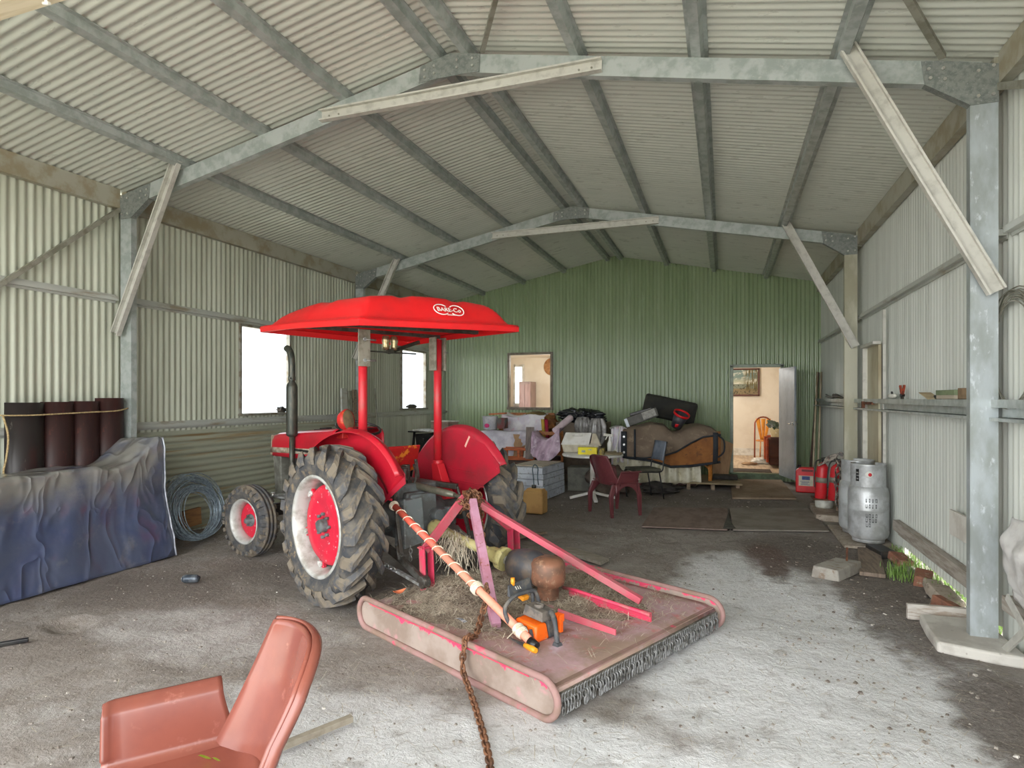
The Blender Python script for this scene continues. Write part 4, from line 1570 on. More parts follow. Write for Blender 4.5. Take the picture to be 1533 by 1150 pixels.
# ------------------------------------------------------------------ things lying on the mower deck
PO = thing('striped_pole', 'long salmon pole wound with white twine leaning across the mower deck', 'pole', W(-2.0, .525, .192))
pdir = W(-.30, .37, .78) - W(-2.0, .525, .192)
M_POLE = mat('salmon_pole_paint', (240, 158, 132), (232, 138, 112), .55, 0, 5, .45, .65, (220, 170, 150), 20, .6, .7)
M_TWINE = mat('white_twine', (232, 224, 206), (206, 190, 164), .85, 0, 30)
M_ORTIP = mat('red_orange_paint', (226, 96, 76), (220, 120, 100), .55, 0, 6)
_, ps, pu = frame_from(pdir)
mb = MB()
mb.cyl(pdir*.03, pdir*.62, .025, 16)
mb.build('pole_shaft', M_POLE, PO)
mb = MB()
mb.cyl(pdir*.62, pdir*.975, .0245, 16)
mb.build('pole_top', M_ORTIP, PO)
mb = MB()
mb.cyl(pdir*0, pdir*.032, .027, 14)
mb.build('black_tip', M_BLK, PO)
mb = MB()
pts = []
for k in range(260):
    t = k/259
    a = 2*PI*10*t
    pts.append(pdir*(.34+.6*t) + (ps*cos(a)+pu*sin(a))*.0275)
mb.tube(pts, .0045, 5)
for (t0, r_, n_) in ((.33, .036, 5), (.085, .03, 7), (.965, .03, 4)):
    for k in range(n_):
        pp = []
        for j in range(18):
            a = 2*PI*j/18
            pp.append(pdir*(t0+.0055*(k-n_/2)) + (ps*cos(a)+pu*sin(a))*(r_+.002*((k*7) % 3)))
        mb.tube(pp, .0055, 5, closed=True)
for q in range(3):
    e = pdir*.08 + Vector((random.uniform(-.05, .05), random.uniform(-.05, .02), -.01))
    mb.tube(bez([pdir*.09, pdir*.085+ps*.05*(q-1), e+ps*.09*(q-1)], 5), .003, 5)
mb.build('twine_wrap', M_TWINE, PO)
# ---- chainsaw
CS = thing('chainsaw', 'orange and black chainsaw resting on the pink mower deck', 'chainsaw', W(-1.845, .365, .165), R(154))
CS.scale = (.9, .9, .92)
M_ORG = mat('chainsaw_orange', (244, 104, 20), (226, 84, 20), .4, 0, 9, .5, .7, (150, 74, 40), 40, .62, .72)
M_SAWB = mat('dusty_black_plastic', (70, 72, 76), (110, 104, 96), .6, 0, 14, .45, .68)
M_SAWG = mat('dusty_grey_cover', (112, 104, 96), (84, 80, 76), .65, 0, 18, .45, .62)
mb = MB()
mb.hexa([(-.11, -.02, .01), (.1, -.02, .01), (.1, .12, .01), (-.11, .12, .01), (-.1, -.0, .115), (.08, -.0, .13), (.08, .11, .13), (-.1, .1, .115)])
mb.build('starter_housing', M_ORG, CS, bevel=.016, seg=3)
mb = MB()
for k in range(3):
    mb.box((-.075+.06*k, .121, .07), (.018, .012, .05), (0, R(18), 0))
mb.cyl((-.02, .115, .09), (-.02, .126, .09), .014, 10)
mb.cyl((-.085, .105, .035), (-.085, .122, .035), .01, 8)
mb.build('housing_slots', M_SAWB, CS)
mb = MB()
mb.hexa([(-.12, -.1, .02), (.1, -.1, .02), (.1, -.01, .02), (-.12, -.01, .02), (-.11, -.09, .13), (.08, -.09, .15), (.08, 0, .15), (-.11, 0, .13)])
mb.build('engine_body', M_SAWB, CS, bevel=.008)
mb = MB()
mb.hexa([(-.13, -.13, .03), (-.06, -.13, .03), (-.06, -.1, .03), (-.13, -.1, .03), (-.13, -.13, .13), (-.06, -.13, .12), (-.06, -.1, .12), (-.13, -.1, .13)])
for k in range(4):
    mb.box((-.125+.015*k, -.118, .12), (.006, .05, .05))
mb.build('clutch_cover', M_ORG, CS, bevel=.006)
mb = MB()
mb.hexa([(-.11, -.085, .13), (.07, -.085, .14), (.07, .055, .14), (-.11, .055, .13), (-.095, -.07, .185), (.055, -.07, .205), (.055, .04, .205), (-.095, .04, .185)])
mb.cyl((-.02, -.015, .19), (-.018, -.015, .212), .034, 16)
mb.box((-.02, -.015, .214), (.05, .008, .008))
mb.build('filter_cover', M_SAWG, CS, bevel=.012, seg=3)
mb = MB()
mb.hexa([(.12, -.1, .25), (.15, -.1, .25), (.15, .12, .25), (.12, .12, .25), (.15, -.1, .33), (.165, -.09, .33), (.165, .1, .32), (.15, .11, .32)])
mb.tube([(.11, -.1, .12), (.13, -.1, .26)], .014, 8)
g = mb.build('hand_guard', M_SAWB, CS, bevel=.012, seg=3)
mb = MB()
for k in range(3):
    mb.bar((.128+.002*k, .01+.018*k, .285), (.134, .02+.018*k, .305), .012, .004)
mb.build('guard_mark', M_WHITE, g)
mb = MB()
mb.tube(bez([(.03, .12, .05), (.08, .175, .12), (.105, .18, .2), (.1, .11, .255), (.095, .0, .265), (.09, -.09, .25), (.07, -.115, .15), (.05, -.11, .05)], 7), .014, 12)
mb.build('front_handle', M_SAWB, CS)
mb = MB()
mb.box((.12, -.0, .235), (.07, .06, .03), (0, R(-20), 0))
mb.build('choke_lever', mat('amber_plastic', (236, 156, 40), (220, 140, 40), .4, 0, 10), CS, bevel=.006)
mb = MB()
mb.cyl((.155, .06, .31), (.155, .06, .36), .014, 10)
mb.build('brake_cap', bpy.data.materials['amber_plastic'], CS)
mb = MB()
mb.tube(bez([(-.08, -.05, .16), (-.13, -.02, .17), (-.18, .01, .13), (-.205, .025, .06), (-.215, .03, .02)], 6), [.02]*6+[.017]*6+[.015]*6+[.018]*7, 12)
mb.hexa([(-.245, .0, .0), (-.19, .0, .0), (-.19, .06, .0), (-.245, .06, .0), (-.235, .01, .03), (-.2, .01, .035), (-.2, .05, .035), (-.235, .05, .03)])
mb.build('rear_handle', M_SAWB, CS, bevel=.004)
# ---- pruning knife
KN = thing('pruning_saw', 'folding saw with a yellow handle lying beside the pole tip', 'saw', W(-1.93, .545, .172))
a, b, c = W(-2.03, .56, .19)-W(-1.93, .545, .172), Vector((0, 0, .016)), W(-1.79, .535, .19)-W(-1.93, .545, .172)
mb = MB()
mb.tube([a, a.lerp(b, .3), a.lerp(b, .7), b], [.014, .018, .016, .014], 12)
mb.build('handle', mat('yellow_orange_grip', (250, 176, 30), (240, 160, 40), .35, 0, 10), KN)
mb = MB()
mb.bar(b, c, .034, .006, (0, 0, 1), .008, .004)
mb.build('blade', M_SAWB, KN)
# ---- a leaf and a feather in the hay
mb = MB()
mb.patch(lambda u, v: Vector((.09*(u-.5), .05*(v-.5)*(1-abs(2*u-1)**2), .02*(u-.3)**2*4+.012*abs(v-.5))), 8, 4)
tag(mb.build('dry_leaf', mat('orange_dry_leaf', (206, 116, 78), (180, 96, 64), .7), loc=W(-.78, .62, .235), rot=(.2, .3, 1.0)), 'orange dry leaf on the hay at the front corner', 'leaf')
mb = MB()
mb.patch(lambda u, v: Vector((.13*(u-.5), .03*(v-.5)*(1-u**3), .01*sin(3*u))), 8, 4)
tag(mb.build('feather', mat('blue_grey_feather', (96, 104, 116), (206, 206, 206), .6, 0, 20, stretch=(3, 1, 1)), loc=W(-1.42, .6, .21), rot=(0, .1, 2.6)), 'blue-grey feather lying in the hay on the deck', 'feather')
# ------------------------------------------------------------------ left side of the shed
# four brown half-round sheets standing against the wall
M_SHEET = mat('dark_rust_red_sheet', (66, 36, 34), (48, 30, 30), .5, .1, 5, .4, .65, (96, 52, 44), 12, .6, .72, stretch=(1, 1, .4))
M_SHEETB = mat('black_streaked_sheet', (44, 38, 38), (60, 36, 34), .42, .1, 4, .5, .66, (120, 116, 110), 10, .64, .72, stretch=(1, 1, .3))
labs = ['black-streaked half-round steel sheet nearest the camera of the strapped four', 'second dark red half-round sheet from the camera, with a pale scuff', 'third brown half-round sheet from the camera, behind the tarpaulin', 'tallest rust-red half-round sheet beside the steel column']
for k, (yc, ht, hw) in enumerate(((3.665, 1.545, .155), (3.945, 1.55, .14), (4.2, 1.555, .135), (4.455, 1.585, .14))):
    mb = MB()
    def hs(u, v, hw=hw, ht=ht):
        a = -PI/2 + PI*u
        return Vector((.02+.115*cos(a), hw*sin(a), ht*v))
    mb.patch(hs, 16, 2)
    o = mb.build('half_round_sheet', M_SHEETB if k == 0 else M_SHEET, solid=.004, loc=(-5.945, yc, -.005))
    tag(o, labs[k], 'metal sheet', 'brown half-round sheets strapped against the left wall')
mb = MB()
pts = [(-5.93, 3.40, 1.44), (-5.86, 3.46, 1.43)]
for yc, hw in ((3.665, .155), (3.945, .14), (4.2, .135), (4.455, .14)):
    pts.append((-5.80, yc, 1.425 + .03*(yc-3.6)))
pts += [(-5.85, 4.61, 1.475)]
pts = [Vector(p) for p in pts]
mb.tube(bez(pts, 5), .007, 8)
mb.tube(bez([(-5.86, 3.46, 1.43), (-5.84, 3.49, 1.25), (-5.85, 3.48, 1.05), (-5.83, 3.45, .93), (-5.8, 3.5, .8)], 6), .008, 8)
tag(mb.build('tan_rope', mat('tan_rope', (186, 164, 120), (150, 128, 92), .85, 0, 60)), 'tan rope strapped across the brown sheets, one end hanging down', 'rope')
# tarpaulin over a low stack along the wall
def tarp_mat():
    t = NT('blue_grey_tarpaulin')
    n = t.noise(1.6, 6, .6, dist=.8)
    c = t.mix(t.ramp(n, .36, .64), lin((66, 77, 110)), lin((80, 88, 110)))
    z = t.xyz()[2]
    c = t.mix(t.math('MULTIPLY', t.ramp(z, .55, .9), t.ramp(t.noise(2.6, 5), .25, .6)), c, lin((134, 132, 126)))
    c = t.mix(t.math('MULTIPLY', t.ramp(t.noise(4, 6, .65, off=(3, 1, 2)), .56, .7), .35), c, lin((138, 136, 138)))
    t.col(c)
    t.rough(.3)
    t.b.inputs['Coat Weight'].default_value = .9
    t.b.inputs['Coat Roughness'].default_value = .12
    f = t.noise(3.0, 2, .4, (1, 1.2, .6), dist=.6)
    f = t.math('POWER', t.math('SUBTRACT', 1., t.math('ABSOLUTE', t.math('MULTIPLY', t.math('SUBTRACT', f, .5), 4.))), 4.)
    f2 = t.noise(7., 3, .5, (1, 1, 1))
    t.bump(t.math('ADD', f, t.math('MULTIPLY', f2, .35)), .45, .03)
    return t.m
def interp(tab, x):
    if x <= tab[0][0]: return tab[0][1]
    for (a, b), (c, d) in zip(tab, tab[1:]):
        if x <= c:
            t = (x-a)/(c-a)
            return b + (d-b)*t
    return tab[-1][1]
TOP = [(1.3, .9), (2.4, .98), (3.2, .955), (3.42, .95), (3.62, .968), (3.83, .965), (4.0, .925), (4.2, .985), (4.4, 1.13), (4.47, 1.19)]
mb = MB()
def tarp(u, v):
    y = 1.3 + 3.2*u
    zt = interp(TOP, y)
    rip = .03*sin(y*9+1)*sin(v*5) + .02*sin(y*23)*v
    if v < .62:
        t = v/.62
        x = -5.19 - .06*t - .03*sin(t*PI)
        z = zt*t
        yy = y + (.10*(1-t))*max(0, (u-.9)/.1)
        nn = noise.fractal(Vector((yy*2.2, z*2.5, 4)), 1., 2., 3)
        fold = .014*abs(sin(yy*4.1 - z*2.6 + nn*2))
        return Vector((x + rip*.4 + fold*.7 + .02*nn, yy, max(.005, z)))
    t = (v-.62)/.38
    return Vector((-5.25 - .62*t, y, zt - .02*t*t - .35*max(0, t-.8) + .02*noise.noise(Vector((y*4, t*5, 1)))))
mb.patch(tarp, 90, 46)
def tend(u, v):
    a = tarp(1, v*.62)
    return Vector((a.x - .6*u, a.y + .05*sin(PI*u)*(1-v), a.z*(1 - .2*u*u)))
mb.patch(tend, 8, 20)
tp = thing('tarpaulin', 'blue-grey plastic tarpaulin draped over a long low stack by the left wall', 'tarpaulin')
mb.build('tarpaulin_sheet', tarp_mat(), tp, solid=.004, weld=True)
mb = MB()
pts = [tarp(1, .62*k/12) for k in range(13)]
mb.tube([p + Vector((.004, .004, 0)) for p in pts], .008, 6)
mb.build('folded_edge', mat('clear_plastic_edge', (196, 200, 210), (150, 154, 166), .3, 0, 10), tp)
mb = MB()
mb.box((-5.58, 2.85, .42), (.5, 3.0, .84))
mb.build('covered_stack', M_TIMB, tp)
# coil of fencing wire leaning on the wall
WC = thing('wire_coil', 'big loose coil of blue-grey fencing wire leaning on the left wall behind the tarpaulin', 'wire coil', (-5.5, 5.12, 0))
mb = MB()
random.seed(3)
for k in range(46):
    r = random.uniform(.24, .375)
    off = Vector((random.gauss(0, .025), random.gauss(0.06*(.36-r)*4, .02), .375 + random.gauss(0, .008) - (.36-r)*.55))
    tilt = R(14) + random.gauss(0, .07)
    yawk = random.gauss(0, .09)
    Mx = Matrix.Rotation(yawk, 4, 'Z') @ Matrix.Rotation(-tilt, 4, 'Y')
    pts = []
    for j in range(40):
        a = 2*PI*j/40
        p = Vector((0, r*cos(a), r*.98*sin(a)))
        p = Mx @ p + off
        p.z = max(p.z, .01)
        pts.append(p)
    mb.tube(pts, .0052, 5, closed=True)
mb.build('wire_loops', mat('blue_grey_wire', (160, 174, 186), (122, 134, 144), .35, .3, 30), WC)
mb = MB()
mb.bar((-5.86, 4.85, .16), (-5.82, 5.5, .2), .04, .2)
tag(mb.build('timber_offcut', mat('brown_board', (146, 104, 64), (120, 84, 54), .7, 0, 6, stretch=(6, 1, 6))), 'brown board seen through the wire coil at the wall', 'board')
# boards upright beside the second column
for k, (yy, h, m_, lb) in enumerate(((8.40, 1.74, M_GIRT, 'widest grey board upright against the left wall behind the tractor lamp'), (8.57, 1.70, M_GALVD, 'dull narrow board upright between two others at the left wall'), (8.70, 1.72, M_TIMB, 'brownish upright board nearest the second steel column'))):
    mb = MB()
    mb.box((0, 0, h/2), (.03, (.15, .09, .1)[k], h), (0, R(-1.2), 0))
    tag(mb.build('wall_board', m_, bevel=.003, loc=(-5.84, yy, -.0)), lb, 'board', 'boards standing at the left wall')
mb = MB()
mb.cyl((0, 0, 0), (-.22, .12, 1.75), .012, 8)
tag(mb.build('thin_rod', M_GALVD, loc=(-5.6, 9.15, 0)), 'thin grey rod leaning on the left wall past the column', 'rod')
# barbecue / bench behind the tractor
BQ = thing('barbecue', 'black flat-topped barbecue on splayed legs in the far left corner', 'barbecue', (-5.02, 10.3, 0), R(-22))
mb = MB()
mb.hexa([(-.42, -.24, .5), (.5, -.24, .5), (.5, .24, .5), (-.42, .24, .5), (-.46, -.27, .9), (.54, -.27, .9), (.54, .27, .9), (-.46, .27, .9)])
mb.build('firebox', M_BLK, BQ, bevel=.02)
mb = MB()
mb.box((.04, 0, .965), (1.1, .56, .03))
mb.box((.04, 0, .985), (.9, .5, .012))
mb.build('hot_plate', mat('pale_plate_top', (214, 214, 208), (176, 172, 164), .35, .2, 8), BQ, bevel=.005)  # pale colour over the whole hot plate
for (x, y) in ((-.5, -.24), (-.5, .24), (.55, -.24), (.55, .24)):
    mb = MB()
    mb.bar((x, y, .95), (x-.12 if x < 0 else x+.03, y, 0), .035, .035)
    mb.build('leg', M_BLK, BQ)
mb = MB()
mb.box((-.62, -.05, .93), (.2, .35, .025))
mb.build('side_shelf', M_BLK, BQ, bevel=.004)
for k in range(3):
    mb = MB()
    mb.cyl((-.2+.3*k, -.27, .8), (-.2+.3*k, -.3, .8), .03, 12)
    mb.build('control_knob', M_DARK, BQ)
M_CARD = mat('brown_cardboard', (176, 142, 106), (158, 124, 92), .8, 0, 4, c3=(140, 110, 84), s3=30)
cb = thing('cardboard_box', 'brown cardboard box with a pale lid on the black barbecue', 'box', (-5.0, 10.4, .992), R(-15))
mb = MB()
mb.box((0, 0, .07), (.42, .3, .14))
mb.build('box_body', mat('greyish_cardboard', (150, 128, 116), (130, 110, 100), .8, 0, 6), cb, bevel=.004)
mb = MB()
mb.box((0, 0, .15), (.44, .32, .02))
mb.build('box_lid', M_WHITE, cb, bevel=.003)
mb = MB()
mb.patch(lambda u, v: Vector((.34*(u-.5), .26*(v-.5), .03+.03*noise.noise(Vector((u*5, v*5, 2))))), 12, 10)
tag(mb.build('crumpled_paper', M_WHITE, loc=(-4.62, 10.05, .99), rot=(0, 0, .4), solid=.004), 'crumpled white paper on the near end of the barbecue', 'paper')
# floor bits on the left
cn = thing('tin_can', 'small dark crushed can on the dirt before the tractor front wheel', 'can', (-4.29, 3.95, .005), R(20))
mb = MB()
mb.tube([(-.06, 0, .035), (-.04, 0, .036), (.05, .01, .034), (.07, .012, .03)], [.028, .036, .034, .024], 14)
mb.build('can_body', mat('dark_blue_tin', (62, 70, 80), (110, 116, 122), .4, .4, 20), cn)
mb = MB()
mb.cyl((-.062, 0, .035), (-.066, 0, .035), .024, 12)
mb.build('can_lid', M_SILV, cn)
mb = MB()
mb.bar((-4.55, 2.27, .018), (-4.245, 2.655, .018), .035, .022)
tag(mb.build('black_bar', M_BLK, bevel=.004), 'short black bar lying on the dirt at the left edge', 'bar')
# clods on the window sills
mb = MB()
mb.blob((0, 0, .03), (.045, .085, .045), .5, 2.5, 4, 3)
tag(mb.build('dirt_clod', M_DARK, loc=(-6.03, 7.14, 1.375)), 'dark lump on the sill of the nearer bright window', 'clod')
mb = MB()
mb.blob((0, 0, .03), (.04, .2, .045), .5, 2.5, 8, 3)
tag(mb.build('dirt_clod', M_DARK, loc=(-6.03, 11.0, 1.375)), 'long dark lump on the sill of the farther bright window', 'clod')
# ------------------------------------------------------------------ right side of the shed
M_CONC = mat('pale_concrete', (206, 202, 194), (180, 174, 166), .85, 0, 4, .42, .62, (150, 142, 134), 30, .62, .74, .3, 40)
M_CONCD = mat('brownish_concrete', (176, 164, 150), (150, 138, 124), .88, 0, 6, c3=(120, 108, 96), s3=30, bump=.4, bscale=50)
# footing of the near column
FT = struct(thing('footing', 'pale concrete footing', 'footing'))
mb = MB()
P_ = [(1.30, 4.98), (1.27, 4.72), (1.255, 4.44), (1.5, 4.36), (1.69, 4.33), (1.69, 5.0)]
mb.prism(P_, .075, Matrix.Translation((0, 0, -.015)))
mb.build('footing_slab', M_CONC, FT, bevel=.018, seg=3)
mb = MB()
mb.bar((1.24, 5.04, .05), (1.72, 5.07, .05), .035, .11)
tag(mb.build('formwork_board', mat('whitewashed_board', (196, 190, 182), (160, 146, 132), .8, 0, 6, stretch=(1, 6, 6)), bevel=.004), 'whitewashed board on edge behind the near concrete footing', 'board')
FT2 = struct(thing('footing', 'brown concrete footing', 'footing'))
mb = MB()
mb.prism([(1.12, 8.68), (1.7, 8.62), (1.7, 9.65), (1.16, 9.6)], .085, Matrix.Translation((0, 0, -.01)))
mb.build('footing_slab', M_CONCD, FT2, bevel=.012)
# upright stud panel beside the second column
ST = struct(thing('trim_4', 'stud panel', 'trim'))
M_STUD = mat('cream_stained_sheet', (196, 190, 164), (168, 156, 126), .5, .1, 3, .4, .65, stretch=(1, 1, .4))
mb = MB()
mb.box((1.655, 8.1, 1.1), (.03, .62, 2.2))
mb.build('stud_face', M_STUD, ST)
mb = MB()
mb.box((1.62, 8.36, 1.1), (.06, .035, 2.2))
mb.box((1.61, 8.05, 2.2), (.08, .66, .035))
mb.box((1.66, 7.62, 1.3), (.03, .02, 2.5))  # pale bar put in for a bright slit of daylight
mb.build('stud_edge_and_light_slit', M_GALVL, ST)
mb = MB()
mb.box((1.6, 8.1, 1.52), (.03, .5, .03))
mb.box((1.585, 8.3, 1.5), (.03, .06, .08))
mb.build('stud_latch', M_RUST, ST)
# gas cylinders
M_ALU = mat('worn_grey_cylinder_paint', (200, 203, 205), (170, 172, 172), .4, .3, 6, .42, .62, (206, 208, 208), 24, .6, .72)
def gas_cylinder(loc, rz, label, full=True):
    g = thing('gas_cylinder', label, 'gas cylinder', loc, rz, 'silver gas cylinders by the right wall')
    mb = MB()
    mb.lathe([(.0, .03), (.155, .03), (.185, .06), (.195, .1), (.195, .33), (.199, .34), (.199, .36), (.195, .37), (.195, .52), (.185, .575), (.15, .62), (.08, .65), (0, .655)], Matrix(), 48)
    b = mb.build('cylinder_body', M_ALU, g)
    mb = MB()
    mb.lathe([(.155, -.0), (.158, .06), (.15, .06), (.148, 0)], Matrix(), 40, closed_prof=True)
    mb.build('foot_ring', M_ALU, g)
    mb = MB()
    # collar with an opening at the back
    mb.lathe([(.168, .58), (.168, .82), (.172, .835), (.164, .84), (.158, .83), (.158, .58)], Matrix.Rotation(R(-235), 4, 'Z'), 40, 0, R(290))
    c = mb.build('collar', M_ALU, g)
    mb = MB()
    mb.cyl((0, 0, .65), (0, 0, .75), .03, 12)
    mb.cyl((0, 0, .74), (0, 0, .79), .045, 10)
    mb.tube([(.0, 0, .7), (.07, 0, .7)], .018, 10)
    mb.build('valve', mat('brass', (176, 150, 90), (120, 100, 70), .4, .7, 20), g)
    if full:
        def on(a, z, r=.171):
            return Vector((r*cos(a), r*sin(a), z))
        a0 = R(-128)
        mb = MB()
        mb.patch(lambda u, v: on(a0-.26+.2*u, .655+.13*v), 6, 2)
        mb.build('collar_slot', M_BLK, c, solid=.004)
        mb = MB()
        for k in range(3):
            mb.patch(lambda u, v, k=k: on(a0-.23+.14*u+.03*(k % 2), .675+.033*k+.014*v, .1745), 4, 1)
        mb.build('slot_glint', M_SILV, c, solid=.002)
        mb = MB()
        mb.patch(lambda u, v: on(a0+.30+.36*u*1.2, .695+.075*(v-.0)*(1-(2*u-1)**2*.8)+.03*(2*u-1)**2, .1715), 16, 4)
        mb.build('collar_sticker', mat('pale_sticker', (214, 214, 208), rough=.4), c, solid=.002)
        mb = MB()
        mb.patch(lambda u, v: on(a0+.56+.1*cos(2*PI*u)*v, .732+.019*sin(2*PI*u)*v, .175), 16, 2)
        mb.build('red_dot', mat('red_sticker', (196, 24, 36), rough=.4), c, solid=.002)
        # stencilled marks, unreadable
        mb = MB()
        random.seed(4)
        for row, zc in enumerate((.46, .40, .3, .25, .2)):
            for k in range(4 if row < 4 else 2):
                w_ = random.uniform(.05, .12)
                a = a0+.34+.15*k + random.uniform(0, .02)
                for q in range(3):
                    aa = a + w_*q/3
                    mb.patch(lambda u, v, aa=aa, zc=zc, q=q: on(aa+.02*u, zc - .02 + (.04 if q != 1 else .012)*v, .1965), 1, 1)
                mb.patch(lambda u, v, a=a, zc=zc, w_=w_: on(a+w_*.8*u, zc+(.012 if k % 2 else -.02)+.008*v, .1965), 3, 1)
        mb.build('stencil_marks', mat('black_stencil', (70, 72, 76), (110, 112, 114), .6, 0, 60), b, solid=.001)
    return g
gas_cylinder((1.475, 7.46, .035), 0, 'silver gas cylinder with a red-dot sticker, nearer of the pair by the wall')
gas_cylinder((1.46, 7.93, .03), R(40), 'silver gas cylinder half hidden behind the one with the red dot', False)
mb = MB()
mb.bar((1.41, 7.12, .012), (1.24, 6.11, .012), .2, .036)
tag(mb.build('timber_plank', mat('grey_brown_plank', (138, 122, 108), (112, 98, 86), .85, 0, 5, stretch=(8, 1, 1)), bevel=.005), 'short weathered plank on the floor below the gas cylinder', 'plank')
mb = MB()
mb.box((1.5, 7.0, .03), (.16, .34, .07), (0, 0, .2))
tag(mb.build('dark_block', M_DARK, bevel=.006), 'dark block in front of the gas cylinder by the rail', 'block')
mb = MB()
mb.box((1.45, 7.75, .008), (.5, 1.1, .03))
tag(mb.build('base_board', M_CONCD, bevel=.004), 'flat board under the two gas cylinders', 'board')
# concrete block with a rusty stake
BK = thing('concrete_block', 'pale concrete block with a thin rusty stake standing in it', 'block', (.965, 6.105, -.01), R(61))
mb = MB()
mb.hexa([(-.24, -.1, 0), (.26, -.12, 0), (.24, .12, 0), (-.26, .13, 0), (-.24, -.09, .1), (.25, -.11, .1), (.22, .1, .1), (-.24, .12, .105)])
mb.build('block_body', mat('beige_concrete', (172, 167, 158), (148, 141, 132), .85, 0, 7, c3=(140, 122, 106), s3=16, bump=.4, bscale=40), BK, bevel=.012, seg=3)
mb = MB()
mb.cyl((.16, -.02, .09), (.165, -.02, .22), .009, 8)
mb.build('stake', M_RUST, BK)
# bricks and stones by the gap under the wall
M_BRK = mat('broken_red_brick', (148, 100, 80), (122, 88, 74), .85, 0, 12, c3=(166, 146, 126), s3=20, bump=.4, bscale=50)
for (x, y, sx, sy, sz, rz, m_, lb) in ((1.6, 6.72, .14, .22, .08, .2, M_BRK, 'broken red brick beside the grass at the wall gap'), (1.61, 6.05, .13, .2, .1, -.3, M_BRK, 'orange-brown brick half buried between the grass tufts'), (1.56, 5.32, .08, .2, .09, .5, M_BRK, 'red brick tilted near the whitewashed board'),
                               (1.62, 5.55, .16, .3, .09, .1, M_CONCD, 'grey stone beside the tilted brick'), (1.63, 5.82, .14, .22, .07, -.1, M_CONCD, 'flat grey stone in the grass by the wall gap')):
    mb = MB()
    mb.box((0, 0, sz/2), (sx, sy, sz), (.15, .1, 0))
    tag(mb.build('brick' if m_ is M_BRK else 'stone', m_, bevel=.012, loc=(x, y, -.015), rot=(0, 0, rz)), lb, 'brick' if m_ is M_BRK else 'stone')
# grass
M_GRS = mat('fresh_green_grass', (128, 160, 78), (98, 132, 58), .6, 0, 30)
mb = MB()
random.seed(21)
def grass(n, cx, cy, sx, sy, h0, h1):
    for k in range(n):
        p = Vector((random.gauss(cx, sx), random.gauss(cy, sy), -.005))
        a = random.uniform(0, 2*PI)
        L = random.uniform(h0, h1)
        d = Vector((cos(a), sin(a), 0))*random.uniform(.2, .9)*L
        s = Vector((-sin(a), cos(a), 0))*.003
        m_ = p + d*.4 + Vector((0, 0, L*.75))
        e = p + d + Vector((0, 0, L*.8))
        v = mb.verts([p-s, p+s, m_-s*.8, m_+s*.8, e])
        mb.face([v[0], v[1], v[3], v[2]])
        mb.face([v[2], v[3], v[4]])
grass(150, 1.47, 6.18, .06, .1, .06, .16)
grass(160, 1.64, 5.85, .03, .3, .05, .12)
grass(90, 1.66, 6.8, .025, .25, .05, .1)
for k in range(8):
    grass(260, 1.9, 5.0+.28*k, .1, .12, .05, .13)
tag(mb.build('grass', M_GRS, fix=False), 'fresh green grass growing in at the gap under the right wall', 'grass', kind='stuff')
# fire extinguishers and clutter before the second column
M_EXT = mat('fire_extinguisher_red', (206, 40, 48), (188, 66, 66), .4, 0, 8, .5, .68, (150, 60, 56), 22, .62, .72)
def extinguisher(loc, rot, label, band):
    e = thing('fire_extinguisher', label, 'fire extinguisher', loc, 0, 'fire extinguishers in the back corner', rot)
    mb = MB()
    mb.lathe([(0, 0), (.07, 0), (.075, .01), (.075, .4), (.07, .44), (.045, .475), (.025, .485), (.022, .5)], Matrix(), 28)
    mb.build('extinguisher_body', M_EXT, e)
    mb = MB()
    mb.lathe([(.0765, band), (.077, band), (.077, band+.07), (.0765, band+.07)], Matrix(), 28)
    mb.build('band', M_GALVD if band > .2 else M_BLK, e)
    mb = MB()
    mb.cyl((0, 0, .5), (0, 0, .54), .02, 10)
    mb.bar((-.03, 0, .55), (.12, -.02, .58), .02, .012)
    mb.bar((-.02, 0, .53), (.1, -.02, .53), .02, .008)
    mb.build('valve_lever', M_BLK, e)
    mb = MB()
    mb.tube(bez([(.0, .02, .53), (-.08, .03, .5), (-.1, .02, .35), (-.09, 0, .15)], 6), .009, 8)
    mb.build('hose', M_BLK, e)
    return e
mb = MB()
mb.lathe([(0, 0), (.105, 0), (.112, .02), (.118, .11), (.11, .115), (0, .115)], Matrix(), 28)
tag(mb.build('white_tub', mat('off_white_plastic', (206, 206, 196), (176, 174, 164), .5, 0, 8), loc=(1.30, 9.28, .075)), 'off-white tub under the leaning red extinguishers', 'tub')
mb = MB()
mb.box((0, 0, .008), (.36, .3, .016))
tag(mb.build('small_board', M_RUST, loc=(1.33, 9.28, .19), bevel=.002), 'small rusty plate on the off-white tub', 'plate')
extinguisher((1.25, 9.24, .2), (R(0), R(4), R(20)), 'bright red fire extinguisher at the back corner, nearer the door', .22)
extinguisher((1.40, 9.16, .2), (R(2), R(5), R(-10)), 'faded red fire extinguisher with a grey band, nearer the column', .24)
mb = MB()
mb.cyl((0, 0, 0), (.07, .06, .62), .014, 10)
mb.cyl((0, 0, 0), (.004, .004, .2), .026, 12)
tag(mb.build('tool_handle', mat('worn_tool_handle', (160, 126, 100), (150, 150, 150), .6, 0, 4), loc=(1.43, 9.0, .08)), 'worn wooden tool handle beside the faded extinguisher', 'tool')
mb = MB()
random.seed(9)
for k in range(16):
    c = Vector((1.47+random.gauss(0, .025), 9.0+random.gauss(0, .07), .4))
    pts = [c + Vector((random.gauss(0, .05), random.gauss(0, .06), z)) for z in (-.31, -.2, -.05, .1, .25, .36)]
    mb.tube(bez(pts, 5), random.choice((.006, .009, .012)), 7)
